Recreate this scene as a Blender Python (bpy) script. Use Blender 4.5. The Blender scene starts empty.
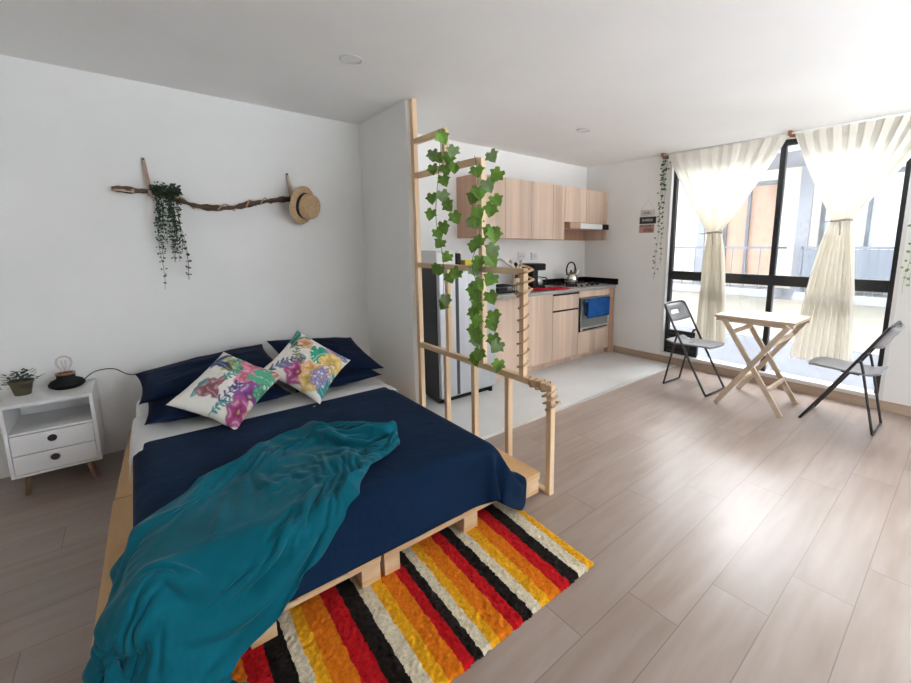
import bpy, bmesh, math, random
import numpy as np
from mathutils import Matrix, Vector, noise
SKY, SUN, EXPO = 3.5, 11.0, 1.12
S = bpy.context.scene
COL = S.collection
random.seed(7)
PI = math.pi

# ------------------------------------------------------------------ camera
F, PIT, ROL, YAW = 417.5512, .1567, .0021, .7338
fw = Vector((math.sin(YAW)*math.cos(PIT), math.cos(YAW)*math.cos(PIT), -math.sin(PIT)))
rt = Vector((math.cos(YAW), -math.sin(YAW), 0)); up = rt.cross(fw)
rt, up = rt*math.cos(ROL)+up*math.sin(ROL), up*math.cos(ROL)-rt*math.sin(ROL)
cam = bpy.data.cameras.new('camera'); cam_o = bpy.data.objects.new('camera', cam); COL.objects.link(cam_o)
M = Matrix((rt, up, -fw)).transposed().to_4x4(); M.translation = (0, 0, 1.35); cam_o.matrix_world = M
cam.sensor_width = 36; cam.lens = F/911*36
cam.shift_x = -(513.575-455.5)/911; cam.shift_y = -(341.5-313.0426)/911; cam.clip_start = .02
S.camera = cam_o

# ------------------------------------------------------------------ world, daylight, exposure
W = bpy.data.worlds.new('overcast_sky'); S.world = W; W.use_nodes = True
wt_ = W.node_tree; bg = wt_.nodes['Background']; bg.inputs[0].default_value = (.93, .96, 1, 1)
# overcast sky, brightest towards the hazy sun behind the building across the street
tcw = wt_.nodes.new('ShaderNodeTexCoord'); dt = wt_.nodes.new('ShaderNodeVectorMath'); dt.operation = 'DOT_PRODUCT'; dt.inputs[1].default_value = (.74, .25, .62)
mr = wt_.nodes.new('ShaderNodeMapRange'); mr.inputs[1].default_value = -.4; mr.inputs[2].default_value = 1; mr.inputs[3].default_value = SKY*.06; mr.inputs[4].default_value = SKY*1.6
wt_.links.new(tcw.outputs['Generated'], dt.inputs[0]); wt_.links.new(dt.outputs['Value'], mr.inputs[0]); sx_ = wt_.nodes.new('ShaderNodeSeparateXYZ'); wt_.links.new(tcw.outputs['Generated'], sx_.inputs[0])
m2_ = wt_.nodes.new('ShaderNodeMapRange'); m2_.inputs[1].default_value = -.02; m2_.inputs[2].default_value = -.55      # added glow below the horizon, throws light up onto the ceiling
gm = wt_.nodes.new('ShaderNodeMix'); wt_.links.new(sx_.outputs[2], m2_.inputs[0]); wt_.links.new(m2_.outputs[0], gm.inputs[0])
wt_.links.new(mr.outputs[0], gm.inputs[2]); gm.inputs[3].default_value = SKY*8.0; wt_.links.new(gm.outputs[0], bg.inputs[1])
def sun(name, az, el, energy, angle, col=(1, 1, 1)):
    l = bpy.data.lights.new(name, 'SUN'); l.energy = energy; l.angle = math.radians(angle); l.color = col
    o = bpy.data.objects.new(name, l); COL.objects.link(o)
    d = -Vector((math.cos(az)*math.cos(el), math.sin(az)*math.cos(el), math.sin(el)))
    o.rotation_euler = d.to_track_quat('-Z', 'Y').to_euler(); o.location = (7, 1, 8)
    return o
sun('hazy_daylight', math.radians(4), math.radians(36), SUN, 60, (.99, .99, 1))
def portal(name, y0, y1, z0, z1):
    l = bpy.data.lights.new(name, 'AREA'); l.shape = 'RECTANGLE'; l.size = z1-z0; l.size_y = y1-y0
    l.cycles.is_portal = True
    o = bpy.data.objects.new(name, l); COL.objects.link(o); o.location = (4.72, (y0+y1)/2, (z0+z1)/2)
    o.rotation_euler = (0, PI/2, 0)
portal('window_portal', .43, 2.42, .1, 2.33)
portal('window_portal', -2.2, -.25, .1, 2.33)  # for the added window out of view
l3 = bpy.data.lights.new('window_portal', 'AREA'); l3.shape = 'RECTANGLE'; l3.size = 3.5; l3.size_y = 1.45; l3.cycles.is_portal = True
o3 = bpy.data.objects.new('window_portal', l3); COL.objects.link(o3); o3.location = (2.65, -2.72, 1.575); o3.rotation_euler = (PI/2, 0, 0)  # for the added window behind the camera
S.view_settings.view_transform = 'Standard'; S.view_settings.look = 'None'
S.view_settings.gamma = 1; S.view_settings.use_curve_mapping = False
S.view_settings.exposure = EXPO
S.cycles.max_bounces = 10; S.cycles.diffuse_bounces = 6; S.cycles.transparent_max_bounces = 16
S.cycles.sample_clamp_indirect = 8

# ------------------------------------------------------------------ materials
def nodes(name):
    m = bpy.data.materials.new(name); m.use_nodes = True
    nt = m.node_tree; b = nt.nodes['Principled BSDF']
    return m, nt, b
def L(nt, a, b): nt.links.new(a, b)
def nd(nt, t, **kw):
    n = nt.nodes.new(t)
    for k, v in kw.items(): setattr(n, k, v)
    return n
def mth(nt, op, a, b=None, c=None):
    n = nd(nt, 'ShaderNodeMath', operation=op)
    for i, v in enumerate((a, b, c)):
        if v is None: continue
        if isinstance(v, (int, float)): n.inputs[i].default_value = v
        else: L(nt, v, n.inputs[i])
    return n.outputs[0]
def ramp(nt, fac, stops):
    r = nd(nt, 'ShaderNodeValToRGB'); e = r.color_ramp.elements
    e[0].position, e[0].color = stops[0][0], (*stops[0][1], 1)
    e[1].position, e[1].color = stops[-1][0], (*stops[-1][1], 1)
    for p, c in stops[1:-1]: x = e.new(p); x.color = (*c, 1)
    L(nt, fac, r.inputs[0]); return r.outputs[0]
def mixc(nt, fac, a, b, mode='MIX'):
    n = nd(nt, 'ShaderNodeMix', data_type='RGBA', blend_type=mode)
    for i, v in ((0, fac), (6, a), (7, b)):
        if isinstance(v, (int, float)): n.inputs[i].default_value = v
        elif isinstance(v, tuple): n.inputs[i].default_value = (*v, 1)
        else: L(nt, v, n.inputs[i])
    return n.outputs[2]
def noise_fac(nt, scale, detail=4, sc3=(1, 1, 1), rough=.55, rot=(0, 0, 0)):
    tc = nd(nt, 'ShaderNodeTexCoord'); mp = nd(nt, 'ShaderNodeMapping'); mp.inputs['Scale'].default_value = sc3
    mp.inputs['Rotation'].default_value = rot
    L(nt, tc.outputs['Object'], mp.inputs[0])
    n = nd(nt, 'ShaderNodeTexNoise'); n.inputs['Scale'].default_value = scale; n.inputs['Detail'].default_value = detail
    n.inputs['Roughness'].default_value = rough
    L(nt, mp.outputs[0], n.inputs['Vector']); return n.outputs['Fac']
def bump(nt, b, h, strength, dist=.01):
    n = nd(nt, 'ShaderNodeBump'); n.inputs['Strength'].default_value = strength; n.inputs['Distance'].default_value = dist
    L(nt, h, n.inputs['Height']); L(nt, n.outputs[0], b.inputs['Normal'])
def mat(name, c, rough=.5, var=.12, scale=6, metal=0, spec=.5, bmp=None, sheen=0, sc3=(1, 1, 1)):
    m, nt, b = nodes(name)
    f = noise_fac(nt, scale, sc3=sc3)
    d = tuple(x*(1-var) for x in c); l = tuple(min(1, x*(1+var)) for x in c)
    L(nt, ramp(nt, f, [(.3, d), (.7, l)]), b.inputs['Base Color'])
    b.inputs['Roughness'].default_value = rough; b.inputs['Metallic'].default_value = metal
    b.inputs['Specular IOR Level'].default_value = spec
    if sheen: b.inputs['Sheen Weight'].default_value = sheen; b.inputs['Sheen Roughness'].default_value = .4
    if bmp: bump(nt, b, noise_fac(nt, bmp[0], 3), bmp[1], bmp[2] if len(bmp) > 2 else .01)
    return m
def wood(name, a, b_, axis='z', rough=.5, scale=5, stretch=.12, knots=False, board=0):
    m, nt, b = nodes(name)
    sc = {'x': (stretch, 1, 1), 'y': (1, stretch, 1), 'z': (1, 1, stretch)}[axis]
    f1 = noise_fac(nt, scale*3, 6, sc, .6); f2 = noise_fac(nt, scale*.5, 2, sc)
    f = mth(nt, 'ADD', mth(nt, 'MULTIPLY', f1, .6), mth(nt, 'MULTIPLY', f2, .4))
    mid = tuple((x+y)/2 for x, y in zip(a, b_))
    col = ramp(nt, f, [(.36, a), (.5, mid), (.66, b_)])
    if board:      # planked veneer: tone shifts from board to board
        tc = nd(nt, 'ShaderNodeTexCoord'); sx = nd(nt, 'ShaderNodeSeparateXYZ'); L(nt, tc.outputs['Object'], sx.inputs[0])
        k = mth(nt, 'FLOOR', mth(nt, 'DIVIDE', mth(nt, 'ADD', sx.outputs[0], sx.outputs[1]), board))
        wn = nd(nt, 'ShaderNodeTexWhiteNoise', noise_dimensions='1D'); L(nt, k, wn.inputs['W'])
        col = mixc(nt, mth(nt, 'MULTIPLY', wn.outputs['Value'], .45), col, tuple(x*.62 for x in a))
    if knots:
        tc = nd(nt, 'ShaderNodeTexCoord'); v = nd(nt, 'ShaderNodeTexVoronoi'); v.inputs['Scale'].default_value = 4.5
        L(nt, tc.outputs['Object'], v.inputs['Vector'])
        kf = mth(nt, 'LESS_THAN', v.outputs['Distance'], .045)
        col = mixc(nt, mth(nt, 'MULTIPLY', kf, .7), col, (.10, .045, .02))
    L(nt, col, b.inputs['Base Color']); b.inputs['Roughness'].default_value = rough
    bump(nt, b, f1, .15, .003)
    return m
def glass(name, tint=(.97, .99, 1), refl=.07):
    m = bpy.data.materials.new(name); m.use_nodes = True; nt = m.node_tree
    nt.nodes.remove(nt.nodes['Principled BSDF']); out = nt.nodes['Material Output']
    t = nd(nt, 'ShaderNodeBsdfTransparent'); t.inputs[0].default_value = (*tint, 1)
    g = nd(nt, 'ShaderNodeBsdfGlossy'); g.inputs['Roughness'].default_value = .03
    mx = nd(nt, 'ShaderNodeMixShader'); lw = nd(nt, 'ShaderNodeLayerWeight'); lw.inputs[0].default_value = .25
    L(nt, mth(nt, 'ADD', mth(nt, 'MULTIPLY', lw.outputs['Fresnel'], .5), refl*.5), mx.inputs[0])
    L(nt, t.outputs[0], mx.inputs[1]); L(nt, g.outputs[0], mx.inputs[2]); L(nt, mx.outputs[0], out.inputs[0])
    return m
def sheer(name, col, clear, trans):
    m = bpy.data.materials.new(name); m.use_nodes = True; nt = m.node_tree
    nt.nodes.remove(nt.nodes['Principled BSDF']); out = nt.nodes['Material Output']
    c = ramp(nt, noise_fac(nt, 30, 3, (1, 1, .05)), [(.3, tuple(x*.93 for x in col)), (.7, col)])
    d = nd(nt, 'ShaderNodeBsdfDiffuse'); tr = nd(nt, 'ShaderNodeBsdfTranslucent'); tp = nd(nt, 'ShaderNodeBsdfTransparent')
    L(nt, c, d.inputs[0]); L(nt, c, tr.inputs[0])
    m1 = nd(nt, 'ShaderNodeMixShader'); m1.inputs[0].default_value = trans; L(nt, d.outputs[0], m1.inputs[1]); L(nt, tr.outputs[0], m1.inputs[2])
    m2 = nd(nt, 'ShaderNodeMixShader'); m2.inputs[0].default_value = clear; L(nt, m1.outputs[0], m2.inputs[1]); L(nt, tp.outputs[0], m2.inputs[2])
    L(nt, m2.outputs[0], out.inputs[0]); return m
def attr_mat(name, rough=.85):
    m, nt, b = nodes(name); a = nd(nt, 'ShaderNodeAttribute'); a.attribute_name = 'print'
    f = noise_fac(nt, 400, 2)
    L(nt, mixc(nt, .12, a.outputs['Color'], ramp(nt, f, [(.3, (.6, .6, .6)), (.7, (1, 1, 1))]), 'MULTIPLY'), b.inputs['Base Color'])
    b.inputs['Roughness'].default_value = rough; bump(nt, b, f, .2, .002); return m
def laminate():
    m, nt, b = nodes('laminate_floor')
    tc = nd(nt, 'ShaderNodeTexCoord'); sp = nd(nt, 'ShaderNodeSeparateXYZ'); L(nt, tc.outputs['Object'], sp.inputs[0])
    X, Y = sp.outputs[0], sp.outputs[1]
    ry = mth(nt, 'DIVIDE', mth(nt, 'SUBTRACT', Y, .165), .205); row = mth(nt, 'FLOOR', ry)
    fy = mth(nt, 'FRACT', ry)
    rx = mth(nt, 'DIVIDE', mth(nt, 'ADD', mth(nt, 'SUBTRACT', X, 1.9), mth(nt, 'MULTIPLY', row, .29)), 1.2)
    fx = mth(nt, 'FRACT', rx); colid = mth(nt, 'FLOOR', rx)
    ey = mth(nt, 'MINIMUM', fy, mth(nt, 'SUBTRACT', 1, fy)); ex = mth(nt, 'MINIMUM', fx, mth(nt, 'SUBTRACT', 1, fx))
    seam = mth(nt, 'MAXIMUM', mth(nt, 'LESS_THAN', ey, .009), mth(nt, 'LESS_THAN', ex, .0016))
    cv = nd(nt, 'ShaderNodeCombineXYZ'); L(nt, row, cv.inputs[0]); L(nt, colid, cv.inputs[1])
    wn = nd(nt, 'ShaderNodeTexWhiteNoise', noise_dimensions='2D'); L(nt, cv.outputs[0], wn.inputs['Vector'])
    # grain, shifted per plank
    mp = nd(nt, 'ShaderNodeVectorMath', operation='MULTIPLY_ADD'); L(nt, wn.outputs['Color'], mp.inputs[0]); mp.inputs[1].default_value = (9, 9, 9)
    L(nt, tc.outputs['Object'], mp.inputs[2])
    sc = nd(nt, 'ShaderNodeMapping'); sc.inputs['Scale'].default_value = (.14, 1, 1); L(nt, mp.outputs[0], sc.inputs[0])
    n1 = nd(nt, 'ShaderNodeTexNoise'); n1.inputs['Scale'].default_value = 22; n1.inputs['Detail'].default_value = 6; L(nt, sc.outputs[0], n1.inputs['Vector'])
    n2 = nd(nt, 'ShaderNodeTexNoise'); n2.inputs['Scale'].default_value = 5; n2.inputs['Detail'].default_value = 3; n2.inputs['Distortion'].default_value = 1.5; L(nt, sc.outputs[0], n2.inputs['Vector'])
    f = mth(nt, 'ADD', mth(nt, 'MULTIPLY', n1.outputs['Fac'], .5), mth(nt, 'MULTIPLY', n2.outputs['Fac'], .5))
    col = ramp(nt, f, [(.34, FLOOR_A), (.52, FLOOR_B), (.7, FLOOR_C)])
    col = mixc(nt, mth(nt, 'MULTIPLY', wn.outputs['Value'], .22), col, tuple(x*.7 for x in FLOOR_A))
    col = mixc(nt, mth(nt, 'MULTIPLY', seam, .6), col, (.09, .075, .065))
    L(nt, col, b.inputs['Base Color'])
    L(nt, mth(nt, 'ADD', .24, mth(nt, 'MULTIPLY', n2.outputs['Fac'], .18)), b.inputs['Roughness'])
    b.inputs['Specular IOR Level'].default_value = .7
    bump(nt, b, mth(nt, 'SUBTRACT', mth(nt, 'MULTIPLY', n1.outputs['Fac'], .25), seam), .12, .002)
    return m

FLOOR_A, FLOOR_B, FLOOR_C = (.258, .188, .152), (.308, .235, .198), (.352, .280, .244)
MT = dict(
 wall=mat('white_wall_paint', (.85, .845, .825), .75, .02, 2, bmp=(180, .05, .002)),
 ceil=mat('white_ceiling_paint', (.89, .885, .87), .8, .02, 2, bmp=(150, .04, .002)),
 floor=laminate(),
 tile=mat('pale_kitchen_floor', (.56, .55, .535), .38, .06, 3, bmp=(20, .04, .002)),
 strip=mat('aluminium_strip', (.75, .74, .72), .3, .05, 20, metal=.6),
 base=wood('baseboard_wood', (.36, .26, .19), (.50, .38, .29), 'y', .5),
 black=mat('black_aluminium', (.018, .019, .022), .4, .2, 15),
 glass=glass('window_glass'),
 pine=wood('pine_batten', (.66, .45, .26), (.82, .62, .40), 'z', .55, 7),
 piney=wood('pine_batten_long', (.62, .42, .24), (.78, .58, .37), 'y', .55, 7),
 pallet=wood('pallet_pine', (.52, .30, .13), (.69, .44, .22), 'y', .7, 5, .15, knots=True),
 block=wood('pallet_block', (.55, .36, .20), (.72, .52, .31), 'x', .75, 8, .5),
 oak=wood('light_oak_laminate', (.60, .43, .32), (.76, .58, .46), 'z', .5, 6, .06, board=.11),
 oak_shaded=wood('shaded_oak_laminate', (.42, .24, .16), (.55, .34, .24), 'z', .5, 6, .06),  # oak darkened, the shade on the side panels put into its colour
 navy=mat('navy_cotton', (.004, .017, .047), .85, .15, 3, sheen=.03, spec=.1, bmp=(9, .25, .03)),
 navyp=mat('navy_pillow_cotton', (.004, .012, .036), .85, .15, 4, sheen=.02, spec=.1, bmp=(14, .25, .02)),
 teal=mat('teal_fleece', (.0018, .098, .140), .85, .15, 5, sheen=.15, spec=.1, bmp=(120, .12, .004)),
 sheet=mat('white_cotton', (.80, .79, .77), .8, .04, 6, bmp=(18, .25, .015)),
 white=mat('white_lacquer', (.74, .73, .72), .4, .02, 5),
 dark=mat('black_plastic', (.010, .010, .011), .4, .2, 10, spec=.25),
 steel=mat('stainless_steel', (.60, .60, .60), .28, .08, 12, metal=1, sc3=(1, 1, .1)),
 chrome=mat('polished_steel', (.72, .71, .69), .12, .04, 12, metal=1),
 fridge=mat('fridge_silver', (.47, .48, .50), .38, .06, 30, metal=.45, sc3=(1, 1, .04)),
 fridged=mat('fridge_dark_side', (.045, .047, .05), .5, .08, 30),
 stone=mat('grey_worktop', (.36, .33, .31), .35, .15, 40),
 granite=mat('black_granite', (.012, .012, .013), .25, .4, 60),
 red=mat('red_cloth', (.62, .012, .03), .85, .1, 20, spec=.1, bmp=(60, .3, .004)),
 blue=mat('blue_cloth', (.014, .075, .25), .85, .2, 14, spec=.1, bmp=(60, .3, .004)),
 ivy=mat('ivy_leaf', (.13, .27, .025), .5, .4, 18),
 ivyb=mat('pale_ivy_leaf', (.22, .34, .14), .5, .3, 18),
 stem=mat('ivy_stem', (.10, .16, .04), .6, .2, 20),
 dgreen=mat('dark_foliage', (.022, .048, .018), .6, .4, 25),
 sgreen=mat('small_foliage', (.07, .14, .05), .6, .4, 25),
 drift=wood('driftwood', (.045, .024, .014), (.12, .066, .040), 'x', .7, 8, .2),
 cutw=mat('bare_cut_wood', (.42, .29, .19), .7, .15, 20),
 leather=mat('tan_strap', (.42, .31, .23), .7, .15, 20),
 rope=mat('jute_rope', (.50, .33, .19), .9, .25, 90, bmp=(150, .5, .004)),
 straw=mat('woven_straw', (.52, .36, .20), .8, .18, 60, bmp=(160, .5, .003)),
 ribbon=mat('black_ribbon', (.012, .011, .011), .6, .2, 20),
 pot=mat('olive_pot', (.10, .085, .045), .7, .15, 25),
 copper=mat('copper', (.45, .22, .14), .35, .15, 20, metal=.8),
 bulb=glass('clear_bulb', (.985, .98, .97), .06),
 seat=mat('grey_seat_plastic', (.23, .225, .23), .5, .1, 10),
 tube=mat('dark_steel_tube', (.06, .06, .065), .35, .15, 20, metal=.6),
 beech=wood('beech', (.54, .42, .30), (.67, .55, .42), 'y', .5, 7),
 sheer=sheer('cream_voile', (.84, .80, .71), .08, .34),
 tie=mat('tieback_cord', (.40, .34, .29), .8, .15, 20),
 rod=mat('white_rod', (.70, .69, .68), .4, .03, 20),
 lamp=mat('lamp_diffuser', (.82, .82, .80), .4, .02, 10),
 yellow=mat('yellow_card', (.75, .60, .04), .6, .1, 10),
 cream=mat('cream_render', (.72, .67, .55), .85, .05, 1.5),
 concrete=mat('grey_concrete', (.36, .365, .385), .85, .08, 1.5),
 rail=mat('grey_railing', (.20, .21, .23), .5, .1, 5),
 extwin=mat('far_window_glass', (.42, .45, .47), .25, .1, 1),
 blind=mat('far_pale_blind', (.74, .78, .79), .6, .05, 3),
 peach=mat('peach_blind', (.62, .42, .31), .8, .06, 2),
 road=mat('street_asphalt', (.22, .22, .23), .9, .1, 1),
 plaque_w=mat('white_plaque', (.62, .60, .57), .6, .05, 10),
 plaque_r=mat('dusty_red_plaque', (.50, .27, .25), .6, .15, 40),
 ink=mat('black_ink', (.02, .02, .02), .6, .1, 10),
 inkw=mat('white_ink', (.8, .79, .76), .6, .03, 10),
 label=mat('knob_black', (.015, .012, .01), .5, .1, 10),
 darkwood=wood('walnut_leg', (.16, .085, .045), (.26, .15, .085), 'z', .5, 8),
)

# ------------------------------------------------------------------ mesh helpers
class MB:
    def __init__(s): s.v = []; s.f = []; s.m = []
    def add(s, v, f, mi=0):
        n = len(s.v); s.v += [tuple(p) for p in v]; s.f += [tuple(i+n for i in q) for q in f]; s.m += [mi]*len(f); return s
    def box(s, x0, x1, y0, y1, z0, z1, mi=0):
        V = [(x, y, z) for x in (x0, x1) for y in (y0, y1) for z in (z0, z1)]
        return s.add(V, [(0, 1, 3, 2), (4, 6, 7, 5), (0, 4, 5, 1), (2, 3, 7, 6), (0, 2, 6, 4), (1, 5, 7, 3)], mi)
    def hexa(s, b, t, mi=0):      # bottom quad, top quad (both counter-clockwise from above)
        return s.add(list(b)+list(t), [(3, 2, 1, 0), (4, 5, 6, 7), (0, 1, 5, 4), (1, 2, 6, 5), (2, 3, 7, 6), (3, 0, 4, 7)], mi)
    def bar(s, a, b, w, h, upv=(0, 0, 1), mi=0):   # rectangular bar from a to b
        a, b = Vector(a), Vector(b); d = (b-a).normalized(); u = Vector(upv)
        sx = d.cross(u)
        if sx.length < 1e-4: sx = d.cross(Vector((1, 0, 0)))
        sx.normalize(); sy = sx.cross(d).normalized(); sx *= w/2; sy *= h/2
        return s.hexa([a-sx-sy, a+sx-sy, b+sx-sy, b-sx-sy], [a-sx+sy, a+sx+sy, b+sx+sy, b-sx+sy], mi)
    def tube(s, pts, r, n=10, caps=True, mi=0, closed=False):
        P = [Vector(p) for p in pts]; R = r if isinstance(r, (list, tuple)) else [r]*len(P)
        t0 = (P[1]-P[0]).normalized(); ref = Vector((0, 0, 1)) if abs(t0.z) < .9 else Vector((1, 0, 0))
        nrm = t0.cross(ref).normalized(); V = []; K = len(P)
        for i, p in enumerate(P):
            t = (P[min(i+1, K-1)]-P[max(i-1, 0)]).normalized()
            nrm = (nrm-t*nrm.dot(t)).normalized(); bn = t.cross(nrm)
            V += [p+(nrm*math.cos(2*PI*k/n)+bn*math.sin(2*PI*k/n))*R[i] for k in range(n)]
        Fc = [(i*n+k, i*n+(k+1) % n, (i+1)*n+(k+1) % n, (i+1)*n+k) for i in range(K-1) for k in range(n)]
        if caps: Fc += [tuple(reversed(range(n))), tuple(range((K-1)*n, K*n))]
        return s.add(V, Fc, mi)
    def lathe(s, prof, c=(0, 0, 0), axis=(0, 0, 1), n=28, mi=0, sx=1):
        ax = Vector(axis).normalized(); q = Vector((0, 0, 1)).rotation_difference(ax); c = Vector(c); V = []
        for r, z in prof: V += [c+q @ Vector((r*math.cos(2*PI*k/n)*sx, r*math.sin(2*PI*k/n), z)) for k in range(n)]
        K = len(prof)
        Fc = [(i*n+k, i*n+(k+1) % n, (i+1)*n+(k+1) % n, (i+1)*n+k) for i in range(K-1) for k in range(n)]
        if prof[0][0] > 1e-5: Fc.append(tuple(reversed(range(n))))
        if prof[-1][0] > 1e-5: Fc.append(tuple(range((K-1)*n, K*n)))
        return s.add(V, Fc, mi)
    def poly(s, pts, d, mi=0):    # prism: outline pts extruded by vector d
        n = len(pts); P = [Vector(p) for p in pts]; d = Vector(d)
        return s.add(P+[p+d for p in P], [tuple(reversed(range(n))), tuple(range(n, 2*n))]+[(i, (i+1) % n, n+(i+1) % n, n+i) for i in range(n)], mi)
    def build(s, name, m, parent=None, smooth=False, bev=0, sub=0, seg=2):
        me = bpy.data.meshes.new(name); me.from_pydata(s.v, [], s.f); me.validate()
        for x in (m if isinstance(m, (list, tuple)) else [m]): me.materials.append(MT[x] if isinstance(x, str) else x)
        if any(s.m) and len(me.polygons) == len(s.m): me.polygons.foreach_set('material_index', s.m)
        bm = bmesh.new(); bm.from_mesh(me); bmesh.ops.recalc_face_normals(bm, faces=bm.faces[:]); bm.to_mesh(me); bm.free()
        if smooth: me.polygons.foreach_set('use_smooth', [True]*len(me.polygons))
        o = bpy.data.objects.new(name, me); COL.objects.link(o)
        if bev:
            b = o.modifiers.new('bevel', 'BEVEL'); b.width = bev; b.segments = seg; b.limit_method = 'ANGLE'; b.harden_normals = False
        if sub:
            b = o.modifiers.new('sub', 'SUBSURF'); b.levels = b.render_levels = sub
        if parent: hang(o, parent)
        return o
def hang(o, parent):
    o.parent = parent
    T = Vector((0, 0, 0)) if parent.parent else parent.location     # meshes are built in room coordinates
    o.matrix_parent_inverse = Matrix.Translation(-T)
def tag(o, label=None, cat=None, group=None, kind=None):
    for k, v in (('label', label), ('category', cat), ('group', group), ('kind', kind)):
        if v: o[k] = v
    return o
def thing(name, loc, label, cat, group=None):
    o = bpy.data.objects.new(name, None); COL.objects.link(o); o.location = loc; o.empty_display_size = .1
    return tag(o, label, cat, group)
def struct(mb, name, m, **k): return tag(mb.build(name, m, **k), kind='structure')
def copy_tree(root, loc, rz, label, group=None):
    r = root.copy(); COL.objects.link(r); r.location = loc; r.rotation_euler = (0, 0, rz); r['label'] = label
    if group: r['group'] = group
    def rec(src, dst):
        for ch in src.children:
            c = ch.copy(); COL.objects.link(c); c.parent = dst; rec(ch, c)
    kids = list(root.children)
    for ch in kids:
        c = ch.copy(); COL.objects.link(c); c.parent = r
        for g in ch.children:
            d = g.copy(); COL.objects.link(d); d.parent = c
    return r
def nz(x, y, z=0): return noise.noise(Vector((x, y, z)))
def unpack(s, n): return np.array(s).reshape(3, n).cumsum(axis=1).T/2500.0
def gridf(nu, nv): return [(i*nv+j, i*nv+j+1, (i+1)*nv+j+1, (i+1)*nv+j) for i in range(nu-1) for j in range(nv-1)]

# ------------------------------------------------------------------ room shell
XW, YH, YK, ZC = 4.545, 3.70, 3.60, 2.38
XL, YR = -1.25, -2.6
YS = 2.222                      # where the pale kitchen floor starts
struct(MB().add([(XL, YR, 0), (XW+.14, YR, 0), (XW+.14, YS, 0), (1.59, YS, 0), (1.59, YH, 0), (XL, YH, 0)], [(0, 1, 2, 3, 4, 5)]), 'floor', 'floor')
struct(MB().box(1.59, XW+.14, YS, YH, -.02, 0), 'floor_kitchen', 'tile')
struct(MB().box(1.62, XW-.02, YS-.018, YS+.018, 0, .004), 'trim_1', 'strip')
struct(MB().box(XL, XW+.2, YR, YH+.1, ZC, ZC+.1), 'ceiling', 'ceil')
struct(MB().box(XL-.1, 1.6, YH, YH+.1, 0, ZC), 'wall_headboard', 'wall')
struct(MB().box(1.54, 1.60, 2.86, YH, 0, ZC), 'wall_partition', 'wall')
struct(MB().box(1.6, XW+.15, YK, YK+.1, 0, ZC), 'wall_kitchen', 'wall')
struct(MB().box(XL-.1, XL, YR, YH, 0, ZC), 'wall_left', 'wall')
R3 = (.9, 4.4, .80, 2.3)  # opening of an unseen rear window, added to brighten the room
struct(MB().box(XL-.1, R3[0], YR-.1, YR, 0, ZC).box(R3[1], XW+.15, YR-.1, YR, 0, ZC).box(R3[0], R3[1], YR-.1, YR, 0, R3[2]).box(R3[0], R3[1], YR-.1, YR, R3[3], ZC), 'wall_rear', 'wall')
fr3 = MB(); fr3.box(R3[0], R3[1], YR-.07, YR-.03, R3[2], R3[2]+.05).box(R3[0], R3[1], YR-.07, YR-.03, R3[3]-.05, R3[3])
for q in (R3[0], (R3[0]+R3[1])/2-.025, R3[1]-.05): fr3.box(q, q+.05, YR-.07, YR-.03, R3[2]+.05, R3[3]-.05)
w3 = struct(fr3, 'window_3', 'black')
MB().box(R3[0]+.05, R3[1]-.05, YR-.052, YR-.048, R3[2]+.05, R3[3]-.05).build('pane', 'glass', w3)
# window wall: solid pieces round two openings (the second is added out of view, for more daylight)
O1, O2 = (.43, 2.42), (-2.2, -.25); ZB, ZT = .09, 2.335
w = MB(); x0, x1 = XW, XW+.14
w.box(x0, x1, O1[1], YK, 0, ZC); w.box(x0, x1, O2[1], O1[0], 0, ZC); w.box(x0, x1, YR, O2[0], 0, ZC)
for a, b in (O1, O2): w.box(x0, x1, a, b, 0, ZB); w.box(x0, x1, a, b, ZT, ZC)
struct(w, 'wall_window', 'wall')
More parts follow.
